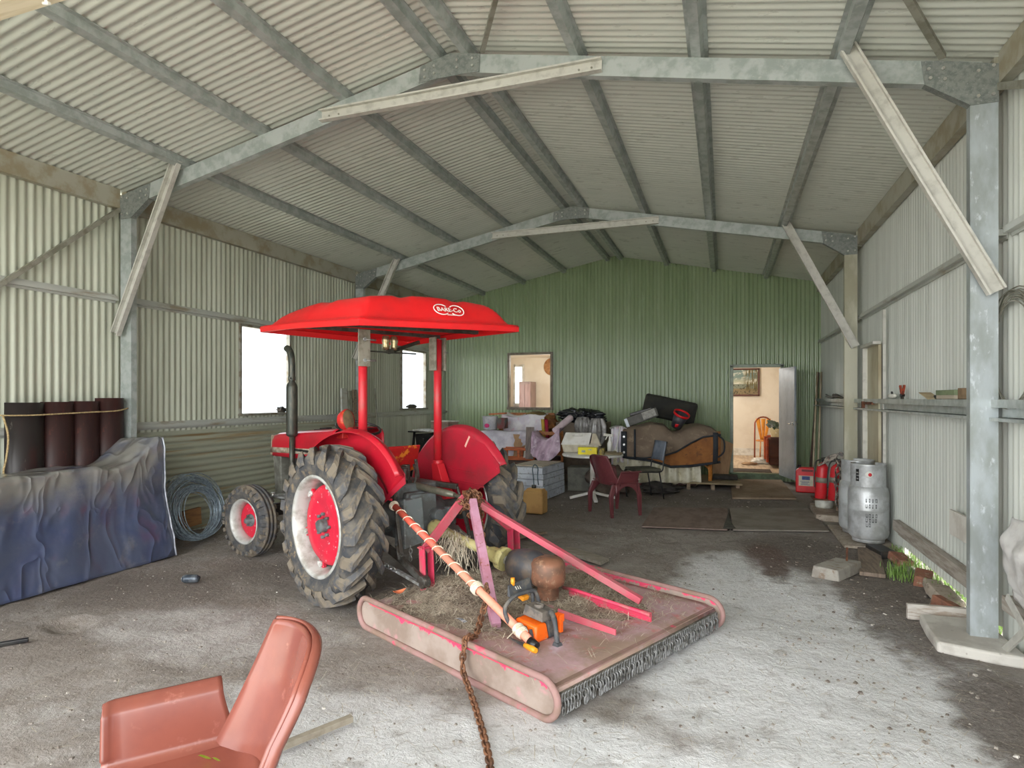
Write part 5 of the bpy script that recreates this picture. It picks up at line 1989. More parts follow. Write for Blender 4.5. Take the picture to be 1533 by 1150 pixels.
for k in range(5):
    mb.tube(bez([(1.2+.02*k, 9.1, .66+.012*k), (1.3, 9.06, .72+.015*k), (1.4, 9.02, .79+.01*k), (1.46, 9.0, .86-.01*k), (1.5, 8.98, .8-.03*k)], 6), .01, 7)
tag(mb.build('cable_tangle', mat('dirty_cable', (84, 80, 78), (170, 160, 148), .5, .2, 22, .45, .6, (150, 84, 64), 30, .6, .7)), 'tangle of dark cables and hose ends beside the second column', 'cables')
# red fuel container by the door
RC = thing('fuel_container', 'bright red plastic fuel container with a white label beside the door', 'fuel container', (1.30, 11.25, -.005), R(-6))
M_RCN = mat('bright_red_plastic', (222, 24, 32), (204, 26, 34), .35, 0, 5)
mb = MB()
pts = [(-.15, 0), (.15, 0), (.155, .02), (.155, .33), (.13, .42), (-.1, .42), (-.155, .36), (-.155, .02)]
mb.prism(pts, .17, Matrix(((1, 0, 0, 0), (0, 0, -1, .085), (0, 1, 0, 0), (0, 0, 0, 1))))
mb.build('container_body', M_RCN, RC, bevel=.018, seg=3)
mb = MB()
mb.box((.02, -.086, .37), (.17, .01, .035))
mb.build('handle_recess', mat('shaded_red_plastic', (110, 14, 20), rough=.5), RC, bevel=.003)  # shade of the recess painted as a darker red plate
mb = MB()
mb.tube([(-.1, 0, .4), (-.1, 0, .46)], .03, 14)
mb.build('cap', M_BLK, RC)
mb = MB()
mb.box((.0, -.088, .2), (.22, .004, .17))
lb_ = mb.build('label', mat('white_label_paper', (214, 208, 186), (200, 196, 180), .6, 0, 12), RC)
mb = MB()
mb.box((.0, -.091, .245), (.12, .003, .06))
for k in range(4):
    mb.box((-.02+.01*(k % 2), -.091, .19-.018*k), (.14-.02*(k % 3), .003, .006))
mb.build('label_print', mat('blue_print', (56, 76, 140), (80, 90, 130), .6, 0, 20), lb_)
# poles leaning in the corner
M_PL = mat('pale_bamboo_pole', (204, 190, 162), (176, 156, 128), .6, 0, 9, stretch=(1, 1, .3))
for (a, b, lb) in (((1.50, 12.05, 0), (1.63, 12.46, 2.06), 'thin pale pole leaning in the back right corner, left of two'), ((1.58, 12.05, 0), (1.695, 12.44, 2.06), 'thin pale pole leaning in the back right corner, right of two')):
    mb = MB()
    mb.cyl((0, 0, 0), Vector(b)-Vector(a), .016, 8)
    tag(mb.build('corner_pole', M_PL, loc=a), lb, 'pole', 'pale poles in the back corner')
mb = MB()
mb.bar((1.5, 12.5, 0), (1.66, 12.53, 2.06), .05, .03)
tag(mb.build('dark_batten', mat('dark_brown_batten', (96, 72, 58), (78, 60, 50), .7, 0, 5)), 'dark brown batten behind the two pale corner poles', 'batten')
# things on the shelf rail
SZ = 1.572
def on_rail(y): return (XR-.075, y, SZ)
gb_ = thing('green_box', 'long grey-green box on the right wall rail', 'box', on_rail(5.5))
mb = MB()
mb.box((0, 0, .016), (.08, .4, .032))
mb.build('box_tray', mat('pale_carton', (176, 166, 148), rough=.7), gb_, bevel=.002)
mb = MB()
mb.box((0, 0, .05), (.085, .41, .04))
mb.build('box_lid', mat('sage_green_card', (124, 138, 104), (108, 120, 92), .7, 0, 10), gb_, bevel=.003)
mb = MB()
mb.box((0, 0, .04), (.07, .09, .08))
tag(mb.build('brown_carton', mat('brown_carton_card', (134, 112, 86), (110, 92, 72), .75, 0, 14), loc=on_rail(5.2), bevel=.002), 'small brown carton on the rail between the green box and column', 'box')
mb = MB()
mb.blob((0, 0, .022), (.02, .03, .022), 0, 1, 0, 2)
tag(mb.build('red_cap', M_RCN, loc=on_rail(5.08)), 'small red plastic cap on the rail beside the near column', 'cap')
mb = MB()
mb.box((0, 0, .03), (.09, .26, .006), (.22, 0, 0))
tag(mb.build('paper_card', mat('tan_card', (190, 172, 136), (170, 150, 118), .7, 0, 10), loc=(XR-.085, 5.98, SZ-.004)), 'tan card lying tilted on the rail left of the green box', 'card')
mb = MB()
mb.blob((0, 0, .018), (.03, .06, .02), .4, 2, 2, 3)
tag(mb.build('dark_rag', M_DARK, loc=on_rail(5.78)), 'dark rag on the rail between the card and green box', 'rag')
pl = thing('spring_clamp', 'rusty red spring clamp with open handles on the rail end', 'clamp', on_rail(6.85), R(0))
mb = MB()
mb.bar((0, -.02, .05), (0, -.075, .13), .02, .02)
mb.bar((0, .02, .05), (0, .07, .13), .02, .02)
mb.build('clamp_handles', mat('rust_red_grip', (176, 70, 44), (120, 60, 44), .6, .1, 30), pl)
mb = MB()
mb.bar((0, -.03, .06), (0, .03, .0), .015, .018)
mb.bar((0, .03, .06), (0, -.03, .0), .015, .018)
mb.cyl((-.02, 0, .035), (.02, 0, .035), .014, 10)
mb.build('clamp_jaws', M_DARK, pl)
wb_ = thing('spray_nozzle', 'white plastic hose nozzle at the far end of the rail', 'nozzle', on_rail(7.2))
mb = MB()
mb.tube([(0, -.1, .03), (0, -.02, .03), (0, .04, .03), (0, .12, .03)], [.012, .03, .03, .022], 12)
mb.build('nozzle_body', M_WHITE, wb_)
mb = MB()
mb.tube([(0, -.02, .03), (-.02, -.05, .07)], .01, 8)
mb.build('nozzle_trigger', M_DARK, wb_)
mb = MB()
for k in range(7):
    mb.tube(bez([(1.62+.008*k, 9.7+.1*k, SZ+.01), (1.6, 10.2+.06*k, SZ+.03+.02*(k % 3)), (1.62, 10.7, SZ+.012), (1.6+.01*k, 11.2+.08*k, SZ+.04+.03*(k % 2))], 6), .009, 7)
tag(mb.build('cable_offcuts', M_DARK), 'dark cable offcuts lying along the rail past the second column', 'cables')
# wire hung on the wall, right of the near column
mb = MB()
random.seed(13)
for k in range(16):
    r = random.uniform(.3, .36)
    c = Vector((1.655 + .004*k*.5, 4.52+random.gauss(0, .02), 1.87+random.gauss(0, .02)))
    mb.tube([c + Vector((random.gauss(0, .003), r*cos(2*PI*j/44), r*1.06*sin(2*PI*j/44))) for j in range(44)], .004, 5, closed=True)
tag(mb.build('hanging_wire_coil', M_GALVD), 'coil of grey wire hung on the right wall beside the near column', 'wire coil')
mb = MB()
mb.box((1.655, 5.33, .625), (.02, .42, .19))
tag(mb.build('fibre_board', mat('cream_fibre_board', (216, 212, 204), (200, 194, 184), .7, 0, 7), bevel=.003), 'cream board fixed low on the right wall beside the near column', 'board')
SK = thing('plastic_sack', 'crumpled white plastic sack hanging by the right wall behind the near column', 'sack')
mb = MB()
def sack(u, v):
    y = 4.32 - .75*u
    z = .88 - .44*v - .08*sin(u*4)*v + .02*u
    x = 1.60 - .1*sin(PI*min(1, v*1.1))*sin(PI*min(1, .15+u*.8)) + .03*noise.fractal(Vector((u*5, v*5, 7)), 1., 2., 3)
    return Vector((x, y, z))
mb.patch(sack, 24, 20)
mb.build('sack_sheet', mat('milky_plastic', (216, 214, 212), (196, 192, 190), .4, 0, 8), SK, solid=.01)
for (a, b, lb) in (((1.60, 4.50, .0), (1.60, 3.98, .42), 'flat steel bar crossing another below the white sack, rising to the right'), ((1.585, 4.36, .40), (1.585, 3.55, .0), 'flat steel bar crossing another below the white sack, falling to the right')):
    mb = MB()
    mb.bar(a, b, .012, .045)
    tag(mb.build('flat_bar', M_GALVL), lb, 'bar', 'crossed flat bars by the right wall')
# mats and boards on the floor
M_MATR = mat('reddish_floor_board', (140, 122, 114), (122, 104, 96), .8, 0, 3, .4, .62, (100, 86, 80), 20, .6, .72, .2, 40, stretch=(2.5, 1, 1))
M_MATG = mat('grey_floor_board', (146, 138, 130), (128, 120, 112), .8, 0, 3, .4, .62, (104, 96, 90), 24, .6, .72, .2, 40)
for nm, P_, m_, lb in (('floor_board', [(-.95, 7.47), (.035, 7.62), (.05, 9.12), (-.95, 8.82)], M_MATR, 'reddish worn sheet of board on the floor behind the mower'), ('floor_board', [(.10, 7.64), (1.17, 7.94), (1.125, 9.5), (.075, 9.13)], M_MATG, 'grey worn sheet of board on the floor towards the column')):
    mb = MB()
    mb.prism(P_, .016, Matrix.Translation((0, 0, .004)))
    tag(mb.build(nm, m_, bevel=.004), lb, 'board', 'worn boards on the floor')
mb = MB()
mb.prism([(-.01, 7.66), (.13, 7.70), (.06, 8.2), (.06, 8.8)], .006, Matrix.Translation((0, 0, .021)))
tag(mb.build('gap_wedge', mat('dark_gap_colour', (74, 72, 66), (92, 88, 80), .9, 0, 14)), 'dark pointed strip filling in the gap between the two floor boards', 'strip')  # dark wedge added for the gap between the boards
mb = MB()
mb.hexa([(.12, 10.05, .0), (1.06, 10.3, .0), (1.0, 12.2, .03), (.1, 12.0, .03), (.12, 10.05, .03), (1.06, 10.3, .03), (1.0, 12.2, .07), (.1, 12.0, .07)])
tag(mb.build('doorstep_board', mat('worn_brown_board', (132, 112, 92), (150, 132, 112), .8, 0, 2.5, .42, .62, (96, 80, 66), 18, .6, .7), bevel=.005), 'worn brown board laid as a ramp before the open door', 'board')
mb = MB()
mb.hexa([(-1.62, 6.02, 0), (-1.10, 5.66, 0), (-1.05, 5.83, 0), (-1.5, 6.15, 0), (-1.62, 6.02, .03), (-1.10, 5.66, .03), (-1.05, 5.83, .03), (-1.5, 6.15, .03)])
tag(mb.build('loose_plank', mat('grey_dry_plank', (160, 152, 140), (136, 128, 116), .85, 0, 5, stretch=(1, 6, 6)), bevel=.003), 'grey dry plank on the dirt just beyond the mower deck', 'plank')
for k, (a, b) in enumerate((((-2.35, 6.25, .02), (-1.95, 6.75, .02)), ((-2.28, 6.15, .02), (-2.02, 6.6, .035)), ((-2.4, 6.45, .02), (-2.1, 6.62, .02)))):
    mb = MB()
    mb.bar(a, b, .05, .02)
    tag(mb.build('wood_splinter', M_TIMB), ('longest', 'middle', 'shortest')[k]+' grey wood splinter on the dirt beside the right rear tyre', 'wood', 'wood splinters by the tractor tyre')
# ------------------------------------------------------------------ moulded plastic armchairs
M_CHF = mat('glossy_terracotta_plastic', (136, 76, 63), (126, 70, 60), .26, 0, 5, .4, .7, (156, 98, 86), 14, .6, .74, coat=.25)
M_CHB = mat('maroon_plastic', (112, 58, 62), (98, 48, 54), .34, 0, 5, .4, .7, (140, 96, 94), 20, .64, .74, coat=.15)
def armchair(label, m, loc, rz):
    c = thing('plastic_armchair', label, 'chair', loc, rz, 'moulded plastic armchairs')
    mb = MB()
    def seat(u, v):
        x = -.2 + .46*u
        y = (v-.5)*.5*(1 + .06*u)
        z = .475 - .018*sin(PI*u)*(1-(2*v-1)**2) - .035*max(0, (u-.85)/.15)**2 + .02*max(0, (.12-u)/.12)
        return Vector((x, y, z))
    mb.patch(seat, 22, 18)
    mb.build('seat', m, c, solid=.012)
    mb = MB()
    def back(u, v):
        # u 0 bottom .. 1 top, v across; wings turned forward at the sides
        w = 2*v-1
        hw = .262 - .057*u - .012*max(0, (u-.85)/.15)**2
        z = .445 + .435*u - (.012 + .06*max(0, w))*abs(w)**2.2*max(0, (u-.55)/.45)
        x = -.185 - .135*u**1.15 - .015*sin(PI*u) + (.115-.05*u)*abs(w)**2.4
        return Vector((x, w*hw, z))
    mb.patch(back, 24, 24)
    mb.build('backrest', m, c, solid=.014)
    # thick folded rim round the back
    mb = MB()
    n = 22
    rim = [back(k/n, 0) for k in range(n+1)] + [back(1, k/n) for k in range(1, n)] + [back(1-k/n, 1) for k in range(n+1)]
    rows = []
    for i, p in enumerate(rim):
        s = -1 if p.y < -.12 else (1 if p.y > .12 else p.y/.12)
        rows.append(mb.verts([p+Vector((-.009, 0, -.002)), p+Vector((-.008, s*.008, .004)), p+Vector((-.024, s*.008, -.004)), p+Vector((-.03, s*.004, -.012))]))
    for a, b in zip(rows, rows[1:]):
        for k in range(3):
            mb.face([a[k], b[k], b[k+1], a[k+1]], True)
    mb.build('back_rim', m, c, solid=.008)
    for s in (-1, 1):
        mb = MB()
        def arm(u, v, s=s):
            # u: 0 rear .. 1 front, v: 0 seat fillet .. 1 outer edge of the rolled top
            x = -.125 + .345*u + .02*v*(1-u)
            if v < .2:
                t = v/.2
                y = .19 + .072*sin(t*PI/2)
                z = .465 + .04*(1-cos(t*PI/2))
            elif v < .8:
                t = (v-.2)/.6
                y = .262 + .03*t
                z = .505 + .125*t
            else:
                t = (v-.8)/.2
                y = .292 + .05*sin(t*PI*.55)
                z = .63 + .02*sin(t*PI*.9)
            z += .012*(1-u)*max(0, v-.3)
            # rear edge cut in a curve towards the seat
            x -= .032*(1-u)*(max(0, .75-v)/.75)**1.3
            # front edge turned in
            y -= .02*max(0, (u-.9)/.1)**2*(v > .2)
            return Vector((x, s*y, z))
        mb.patch(arm, 20, 30)
        mb.build('armrest', m, c, solid=.01)
        # side panel under the arm running down into the legs
        for xx, x2, nm in ((.2, .235, 'f'), (-.165, -.235, 'r')):
            mb = MB()
            A = [(xx-.045, s*.262, .47), (xx+.03, s*.262, .47), (xx+.03, s*.225, .46), (xx-.045, s*.225, .46)]
            q = 1 if nm == 'f' else -1
            B = [(x2-.022, s*.29, .0), (x2+.022, s*.29, .0), (x2+.022, s*.26, .0), (x2-.022, s*.26, .0)]
            mid = [(x2-.035-.0*q, s*.278, .3), (x2+.03, s*.278, .3), (x2+.03, s*.235, .3), (x2-.035, s*.235, .3)]
            ra, rm, rb = mb.verts(A), mb.verts(mid), mb.verts(B)
            for p, r_ in ((ra, rm), (rm, rb)):
                for k in range(4):
                    mb.face([p[k], p[(k+1) % 4], r_[(k+1) % 4], r_[k]])
            mb.face(ra)
            mb.face(rb[::-1])
            mb.build('leg', m, c, bevel=.008, seg=3)
        mb = MB()
        def apron(u, v, s=s):
            x = -.17 + .37*u
            z = .47 - .1*v*(.35 + 1.3*(2*u-1)**2)
            return Vector((x, s*(.262+.012*v), z))
        mb.patch(apron, 16, 4)
        mb.build('side_apron', m, c, solid=.008)
    return c
fc = armchair('terracotta plastic armchair in the foreground with green leaf bits on its seat', M_CHF, (-1.398, 1.278, -.005), R(228.7))
bc = armchair('maroon plastic armchair pulled up to the white round table', M_CHB, (-1.42, 8.3, -.005), R(45))
bc.scale = (.97, .97, .93)
# green leaf bits on the seat of the front chair
M_LEAF = mat('bright_green_leaf', (150, 200, 40), (176, 214, 80), .5, 0, 20)
cr = Matrix.Translation((-1.412, 1.273, 0)) @ Matrix.Rotation(R(228.7), 4, 'Z')
for k, (x, y, rz, lb) in enumerate(((-.06, -.16, .3, 'longest green leaf on the terracotta seat, by the far armrest'), (-.02, -.1, -.4, 'green leaf on the terracotta seat towards its front'), (-.09, -.13, .1, 'tiniest green leaf on the terracotta seat beside the backrest'))):
    mb = MB()
    L = (.045, .038, .028)[k]
    mb.patch(lambda u, v: Vector((.35*L*(v-.5)*2*sin(PI*min(1, .08+u*.92)), L*(u-.5), .004*u+.003)), 6, 3)
    tag(mb.build('green_leaf', M_LEAF, loc=cr @ Vector((x, y, .484)), rot=(0.5, 0, R(140)+rz)), lb, 'leaf', 'green leaf bits on the front chair')
mb = MB()
mb.bar((-1.96, 2.04, .018), (-1.715, 2.525, .018), .035, .03)
tag(mb.build('timber_stake', mat('grey_stake', (160, 150, 134), (134, 124, 110), .85, 0, 8), bevel=.003), 'grey timber stake on the dirt behind the foreground chair', 'stake')
# ------------------------------------------------------------------ black framed chair
BC = thing('black_chair', 'black tube-framed chair with a dark seat pad and grey-blue backrest', 'chair', (-1.2, 9.75, -.005), R(214))
mb = MB()
mb.box((0.02, 0, .46), (.44, .4, .05))
mb.build('seat_pad', mat('dark_olive_pad', (62, 62, 54), (84, 82, 70), .8, 0, 9), BC, bevel=.02, seg=3)
mb = MB()
mb.patch(lambda u, v: Vector((-.25-.07*u+.02*(2*v-1)**2, .36*(v-.5), .6+.3*u)), 8, 8)
mb.build('backrest', mat('grey_blue_back', (128, 136, 150), (100, 108, 122), .5, .1, 6), BC, solid=.025)
mb = MB()
for s in (-1, 1):
    mb.tube(bez([(-.3, s*.19, .9), (-.24, s*.19, .6), (-.2, s*.2, .44), (0, s*.2, .43), (.2, s*.2, .43), (.24, s*.2, .38), (.2, s*.2, .0), (.18, s*.2, -.0)], 6), .011, 8)
    mb.tube([(-.16, s*.2, .43), (-.24, s*.2, 0)], .011, 8)
mb.tube([(.2, -.2, .2), (.2, .2, .2)], .009, 8)
mb.build('tube_frame', M_BLK, BC)
# ------------------------------------------------------------------ the stored household goods at the back wall
def fabric(name, c1, c2, c3=None, **k):
    return mat(name, c1, c2, .85, 0, k.get('scale', 5), .4, .62, c3, k.get('s3', 9), .55, .66, .15, 90, .003)
M_SHW = fabric('white_cotton', (240, 238, 242), (222, 216, 228), (226, 200, 212))
M_SHG = fabric('grey_white_sheet', (226, 224, 234), (196, 192, 206))
M_PUR = fabric('lilac_cloth', (206, 184, 202), (170, 146, 166), (226, 214, 224))
M_CRM = fabric('cream_cover', (230, 226, 208), (206, 200, 176), (186, 178, 148))
# stack of panels
labs = ['lowest', 'second lowest', 'middle', 'second highest', 'topmost']
M_PNL = mat('pale_blue_panel', (206, 212, 222), (180, 186, 198), .5, 0, 5, c3=(150, 152, 152), s3=20)
for k in range(5):
    mb = MB()
    h = (.12, .085, .1, .075, .1)[k]
    z0 = (.0, .125, .215, .32, .4)[k]
    mb.box((0, 0, z0+h/2), (.58 - .006*k, .95, h))
    tag(mb.build('insulated_panel', M_PNL, bevel=.006, loc=(-2.86+.004*(k % 2), 9.42, 0), rot=(0, 0, R(-6)+.012*((k*3) % 2))), labs[k]+' pale blue-white panel of the low stack behind the jerrycan', 'panel', 'stacked white panels')
mb = MB()
mb.box((0, 0, 0), (.5, .8, .012))
tag(mb.build('whitewashed_sheet', mat('whitewashed_boarding', (206, 198, 182), (176, 160, 138), .8, 0, 5, stretch=(1, 6, 6)), loc=(-2.87, 9.45, .512), rot=(0, 0, R(-6))), 'flaky whitewashed sheet on top of the pale panels', 'sheet')
# jerrycan with a dark hose
JC = thing('jerrycan', 'yellowish plastic jerrycan on the floor before the white panel stack', 'jerrycan', (-2.46, 7.98, -.005), R(-8))
M_JER = mat('yellowed_jerrycan', (190, 150, 92), (172, 132, 78), .45, 0, 4)
mb = MB()
mb.hexa([(-.15, -.1, 0), (.15, -.1, 0), (.15, .1, 0), (-.15, .1, 0), (-.15, -.1, .31), (.15, -.1, .31), (.15, .1, .31), (-.15, .1, .31)])
mb.build('can_body', M_JER, JC, bevel=.03, seg=4)
mb = MB()
mb.hexa([(-.13, -.085, .3), (.14, -.085, .3), (.14, .085, .3), (-.13, .085, .3), (-.1, -.05, .345), (.12, -.05, .34), (.12, .05, .34), (-.1, .05, .345)])
mb.build('can_shoulder', M_JER, JC, bevel=.012)
mb = MB()
mb.cyl((-.02, 0, .335), (-.02, 0, .385), .032, 14)
mb.build('can_cap', M_BLK, JC)
mb = MB()
mb.tube(bez([(-.02, 0, .38), (-.03, 0, .5), (-.045, .01, .6), (-.02, .02, .66), (.03, .02, .62), (.035, 0, .5), (.06, -.02, .39)], 6), .008, 8)
mb.build('dark_hose', mat('dark_blue_hose', (56, 78, 92), (76, 96, 108), .5, 0, 9), JC)
# old cabinet carrying the left pile
CB = thing('low_cabinet', 'low dark wooden cabinet under the draped sheets at the back', 'cabinet', (-3.62, 10.75, -.005), R(0))
mb = MB()
mb.box((0, 0, .24), (1.5, 1.0, .48))
mb.build('cabinet_body', mat('dark_brown_wood', (74, 54, 44), (56, 42, 36), .5, 0, 4, stretch=(6, 1, 6)), CB, bevel=.006)
mb = MB()
for x in (-.38, .38):
    mb.box((x, -.505, .24), (.7, .015, .4))
mb.build('cabinet_front', mat('brown_wood_door', (92, 66, 50), (70, 52, 42), .5, 0, 4, stretch=(1, 6, 1)), CB, bevel=.003)
CR = thing('orange_crate', 'small orange wooden crate under the hanging grey-white sheet', 'crate', (-3.47, 10.33, .475), R(4))
M_CRT = mat('orange_varnished_wood', (196, 100, 44), (160, 78, 38), .4, 0, 5, stretch=(1, 6, 6))
mb = MB()
for z in (.02, .19):
    mb.box((0, -.12, z), (.6, .025, .045))
    mb.box((0, .12, z), (.6, .025, .045))
for x in (-.28, 0, .28):
    mb.box((x, -.12, .105), (.045, .024, .2))
    mb.box((x, .12, .105), (.045, .024, .2))
mb.build('crate_frame', M_CRT, CR, bevel=.003)
mb = MB()
mb.box((0, 0, .01), (.58, .23, .015))
mb.build('crate_floor', M_DARK, CR)
CT = thing('packing_carton', 'large carton half hidden by the grey-white sheet in the left pile', 'box', (-3.85, 10.75, .475), 0)
mb = MB()
mb.box((0, 0, .22), (.85, .55, .44))
mb.build('carton_body', M_CARD, CT, bevel=.004)
# sheet hanging over the carton
mb = MB()
def sheet(u, v):
    x = -4.28 + .92*u
    y = 10.44 - .04*sin(u*14)*v - .03*sin(u*5+1) + .02*noise.noise(Vector((u*6, v*4, 2)))
    low = .56 - .15*sin(PI*min(1, u*1.15)) + .17*max(0, u-.5)*2
    z = .96 + .015*sin(u*9) + (low-.96)*v
    if v < .12:
        y += .3*(1-v/.12)
        z = .965 + .01*sin(u*9)
    return Vector((x, y, z))
mb.patch(sheet, 50, 26)
tag(mb.build('grey_white_sheet', M_SHG, solid=.006), 'grey-white sheet hanging straight down over the left carton', 'sheet')
# white tin with a pink mark
PT = thing('paint_bucket', 'white bucket with a pink mark on top of the left carton', 'bucket', (-4.2, 10.72, .985), 0)
mb = MB()
mb.lathe([(0, 0), (.13, 0), (.15, .24), (.156, .245), (.15, .25), (.14, .24), (.125, .02), (0, .02)], Matrix(), 28)
mb.build('bucket_body', mat('white_bucket_plastic', (228, 228, 232), (206, 206, 212), .4, 0, 8), PT)
mb = MB()
mb.patch(lambda u, v: Vector((.148*cos(R(-95)+.35*cos(2*PI*u)*v), .148*sin(R(-95)+.35*cos(2*PI*u)*v), .075+.04*sin(2*PI*u)*v)), 16, 3)
mb.build('pink_mark', mat('hot_pink_print', (226, 60, 130), rough=.5), PT, solid=.003)
mb = MB()
mb.hexa([(.09, -.1, .02), (.24, -.1, .02), (.24, .1, .02), (.09, .1, .02), (.1, -.08, .22), (.24, -.08, .22), (.24, .08, .22), (.1, .08, .22)])
tag(mb.build('dark_carton', mat('dark_grey_carton', (92, 92, 88), (120, 60, 60), .7, 0, 9), loc=(-4.12, 10.74, .985), bevel=.004), 'dark grey carton squeezed behind the white bucket', 'box')
mb = MB()
mb.box((0, 0, 0), (.34, .12, .03), (0, R(-4), 0))
tag(mb.build('orange_plank', M_CRT, loc=(-4.15, 11.0, 1.275), bevel=.004), 'short orange wooden slat lying on top of the left pile', 'slat')
# chair under white cloth behind
SC2 = thing('wooden_armchair', 'orange-brown wooden armchair half covered by a white cloth in the left pile', 'chair', (-3.65, 11.3, .475), R(-90))
M_CHW = mat('orange_brown_wood', (168, 104, 48), (140, 84, 42), .45, 0, 6, stretch=(1, 6, 6))
mb = MB()
mb.box((0, 0, .3), (.5, .9, .06))
mb.build('seat', M_CHW, SC2, bevel=.006)
mb = MB()
mb.box((-.26, 0, .5), (.05, .98, .62))
mb.build('backrest', M_CHW, SC2, bevel=.01)
for s in (-1, 1):
    mb = MB()
    mb.box((0, s*.47, .5), (.5, .07, .05))
    mb.box((.2, s*.47, .25), (.06, .06, .5))
    mb.build('armrest', M_CHW, SC2, bevel=.01)
    for x in (-.22, .22):
        mb = MB()
        mb.box((x, s*.42, .14), (.05, .05, .28))
        mb.build('leg', M_CHW, SC2)
mb = MB()
def wcloth(u, v):
    x = -4.1 + .86*u
    sag = .1*sin(PI*u)
    z = 1.30 - .04*sin(u*7) - (.44 + .12*u - .28*max(0, .35-u))*v - sag*(1-v)*.4
    y = 11.1 - .05*sin(u*16 + v*5)*v - .1*v*(1-v) + .02*noise.noise(Vector((u*7, v*5, 8)))
    if v < .1:
        y += .3*(1-v/.1)
    return Vector((x, y, z))
mb.patch(wcloth, 60, 30)
tag(mb.build('white_cloth', M_SHW, solid=.006), 'white cloth with pinkish patches swagged over the wooden armchair', 'cloth')
mb = MB()
mb.blob((0, 0, 0), (.2, .16, .14), .35, 2.2, 3, 4)
tag(mb.build('brown_coat', fabric('tan_coat_cloth', (150, 100, 52), (116, 74, 44), (176, 132, 60)), loc=(-3.2, 11.3, 1.1), rot=(0, .3, 0)), 'tan-brown coat bundled at the end of the white cloth', 'coat')
mb = MB()
mb.blob((0, 0, 0), (.18, .12, .05), .4, 2.5, 6, 3)
tag(mb.build('olive_garment', fabric('olive_cloth', (130, 110, 62), (104, 88, 52)), loc=(-3.45, 11.25, 1.27)), 'olive garment lying on top of the white cloth', 'garment')
for k, (x, c1, c2, lb) in enumerate(((-3.24, (206, 176, 70), (180, 146, 60), 'mustard-yellow strip of cloth hanging at the edge of the white cloth'), (-3.17, (176, 40, 70), (150, 36, 60), 'crimson strip of cloth hanging beside the mustard one'))):
    mb = MB()
    mb.patch(lambda u, v: Vector((x-.03+.06*u+.03*v, 10.98+.015*sin(u*7), 1.18-.36*v)), 6, 10)
    tag(mb.build('cloth_strip', fabric('strip_cloth', c1, c2), solid=.006), lb, 'cloth')
# lilac cloth over a chair frame
LB = thing('ladder_back_chair', 'small upright chair hidden under the lilac cloth', 'chair', (-2.9, 10.35, .0), R(-90))
mb = MB()
for s in (-1, 1):
    mb.box((-.02, s*.2, .5), (.04, .04, 1.0))
    mb.box((.36, s*.2, .22), (.04, .04, .44))
for z in (.6, .78, .95):
    mb.box((-.02, 0, z), (.03, .4, .06))
mb.build('frame', M_CHW, LB, bevel=.004)
mb = MB()
mb.box((.17, 0, .455), (.42, .44, .03))
mb.build('seat', M_CHW, LB, bevel=.004)
mb = MB()
def lil(u, v):
    w = 2*u-1
    x = -3.14 + .50*u + .02*v*w
    top = 1.0 - .05*(1-abs(w)) + .07*max(0, w)
    swag = .10*(1-w*w)
    z = top - swag*(1-v)**2 - (.48 - .1*w*w)*v
    y = 9.96 - .035*sin(w*9 + v*7*(1-w*w)) + .04*sin(v*9-abs(w)*5)*(1-v)*.6
    if v < .08:
        y += .35*(1-v/.08)
        z = top - swag
    return Vector((x, y, z))
mb.patch(lil, 50, 40)
tag(mb.build('lilac_cloth', M_PUR, solid=.008), 'lilac cloth draped in swags over the chair beside the white table', 'cloth')
mb = MB()
mb.tube(bez([(-2.75, 10.05, 1.02), (-2.66, 10.25, 1.12), (-2.56, 10.5, 1.24)], 6), [.05]*6+[.06]*6+[.035], 10)
tag(mb.build('rolled_towel', fabric('pinkish_towel', (226, 206, 214), (206, 186, 196)), ), 'rolled pinkish towel rising from the lilac cloth', 'towel')
mb = MB()
mb.box((0, 0, .3), (.14, .03, .56), (R(-8), 0, R(6)))
tag(mb.build('slatted_board', mat('grey_brown_slats', (132, 118, 112), (104, 94, 90), .7, 0, 30, stretch=(1, .2, .2)), loc=(-3.22, 10.12, .49)), 'grey-brown board standing between the sheet and lilac cloth', 'board')
mb = MB()
mb.box((0, 0, .24), (.06, .03, .48), (0, R(10), 0))
tag(mb.build('white_batten', M_WHITE, loc=(-3.33, 10.30, .475)), 'white batten standing on the panels beside the slatted board', 'batten')
# cartons, bags behind the table
mb = MB()
mb.box((0, 0, .56), (.95, .6, 1.12))
tag(mb.build('tall_carton', mat('grey_brown_carton', (124, 110, 96), (104, 92, 80), .8, 0, 4), loc=(-2.55, 11.45, 0), bevel=.006), 'tall grey-brown carton below the black rubbish bag', 'box')
mb = MB()
mb.blob((0, 0, 0), (.42, .3, .15), .42, 3.2, 12, 5)
tag(mb.build('rubbish_bag', mat('glossy_black_plastic', (26, 27, 32), (40, 42, 48), .22, 0, 8, coat=.3), loc=(-2.56, 11.3, 1.22), rot=(0, .06, 0)), 'crumpled glossy black rubbish bag on the tall carton', 'bag')
def hang_bag(c, w, h, lb, sd):
    mb = MB()
    def fn(u, v):
        a = 2*PI*u
        ww = w*(.35 + .65*sin(PI*min(1, .15+.8*v)))
        r = 1 + .22*sin(a*7 + sd) * (1-.4*v) + .1*noise.noise(Vector((u*6, v*5, sd)))
        return Vector((c[0] + ww*cos(a)*r, c[1] + ww*.6*sin(a)*r, c[2] + h*(.5 - v)))
    mb.patch(fn, 56, 18, wrap=True)
    tag(mb.build('plastic_bag', mat('smoky_plastic_bag', (150, 148, 146), (112, 108, 106), .25, 0, 8, coat=.3)), lb, 'bag', 'smoky plastic bags')
hang_bag((-2.44, 10.85, 1.02), .14, .42, 'smoky grey plastic bag hanging below the black rubbish bag, left of two', 1)
hang_bag((-2.16, 10.85, .96), .15, .5, 'smoky grey plastic bag hanging beside the white bottle, right of two', 4)
mb = MB()
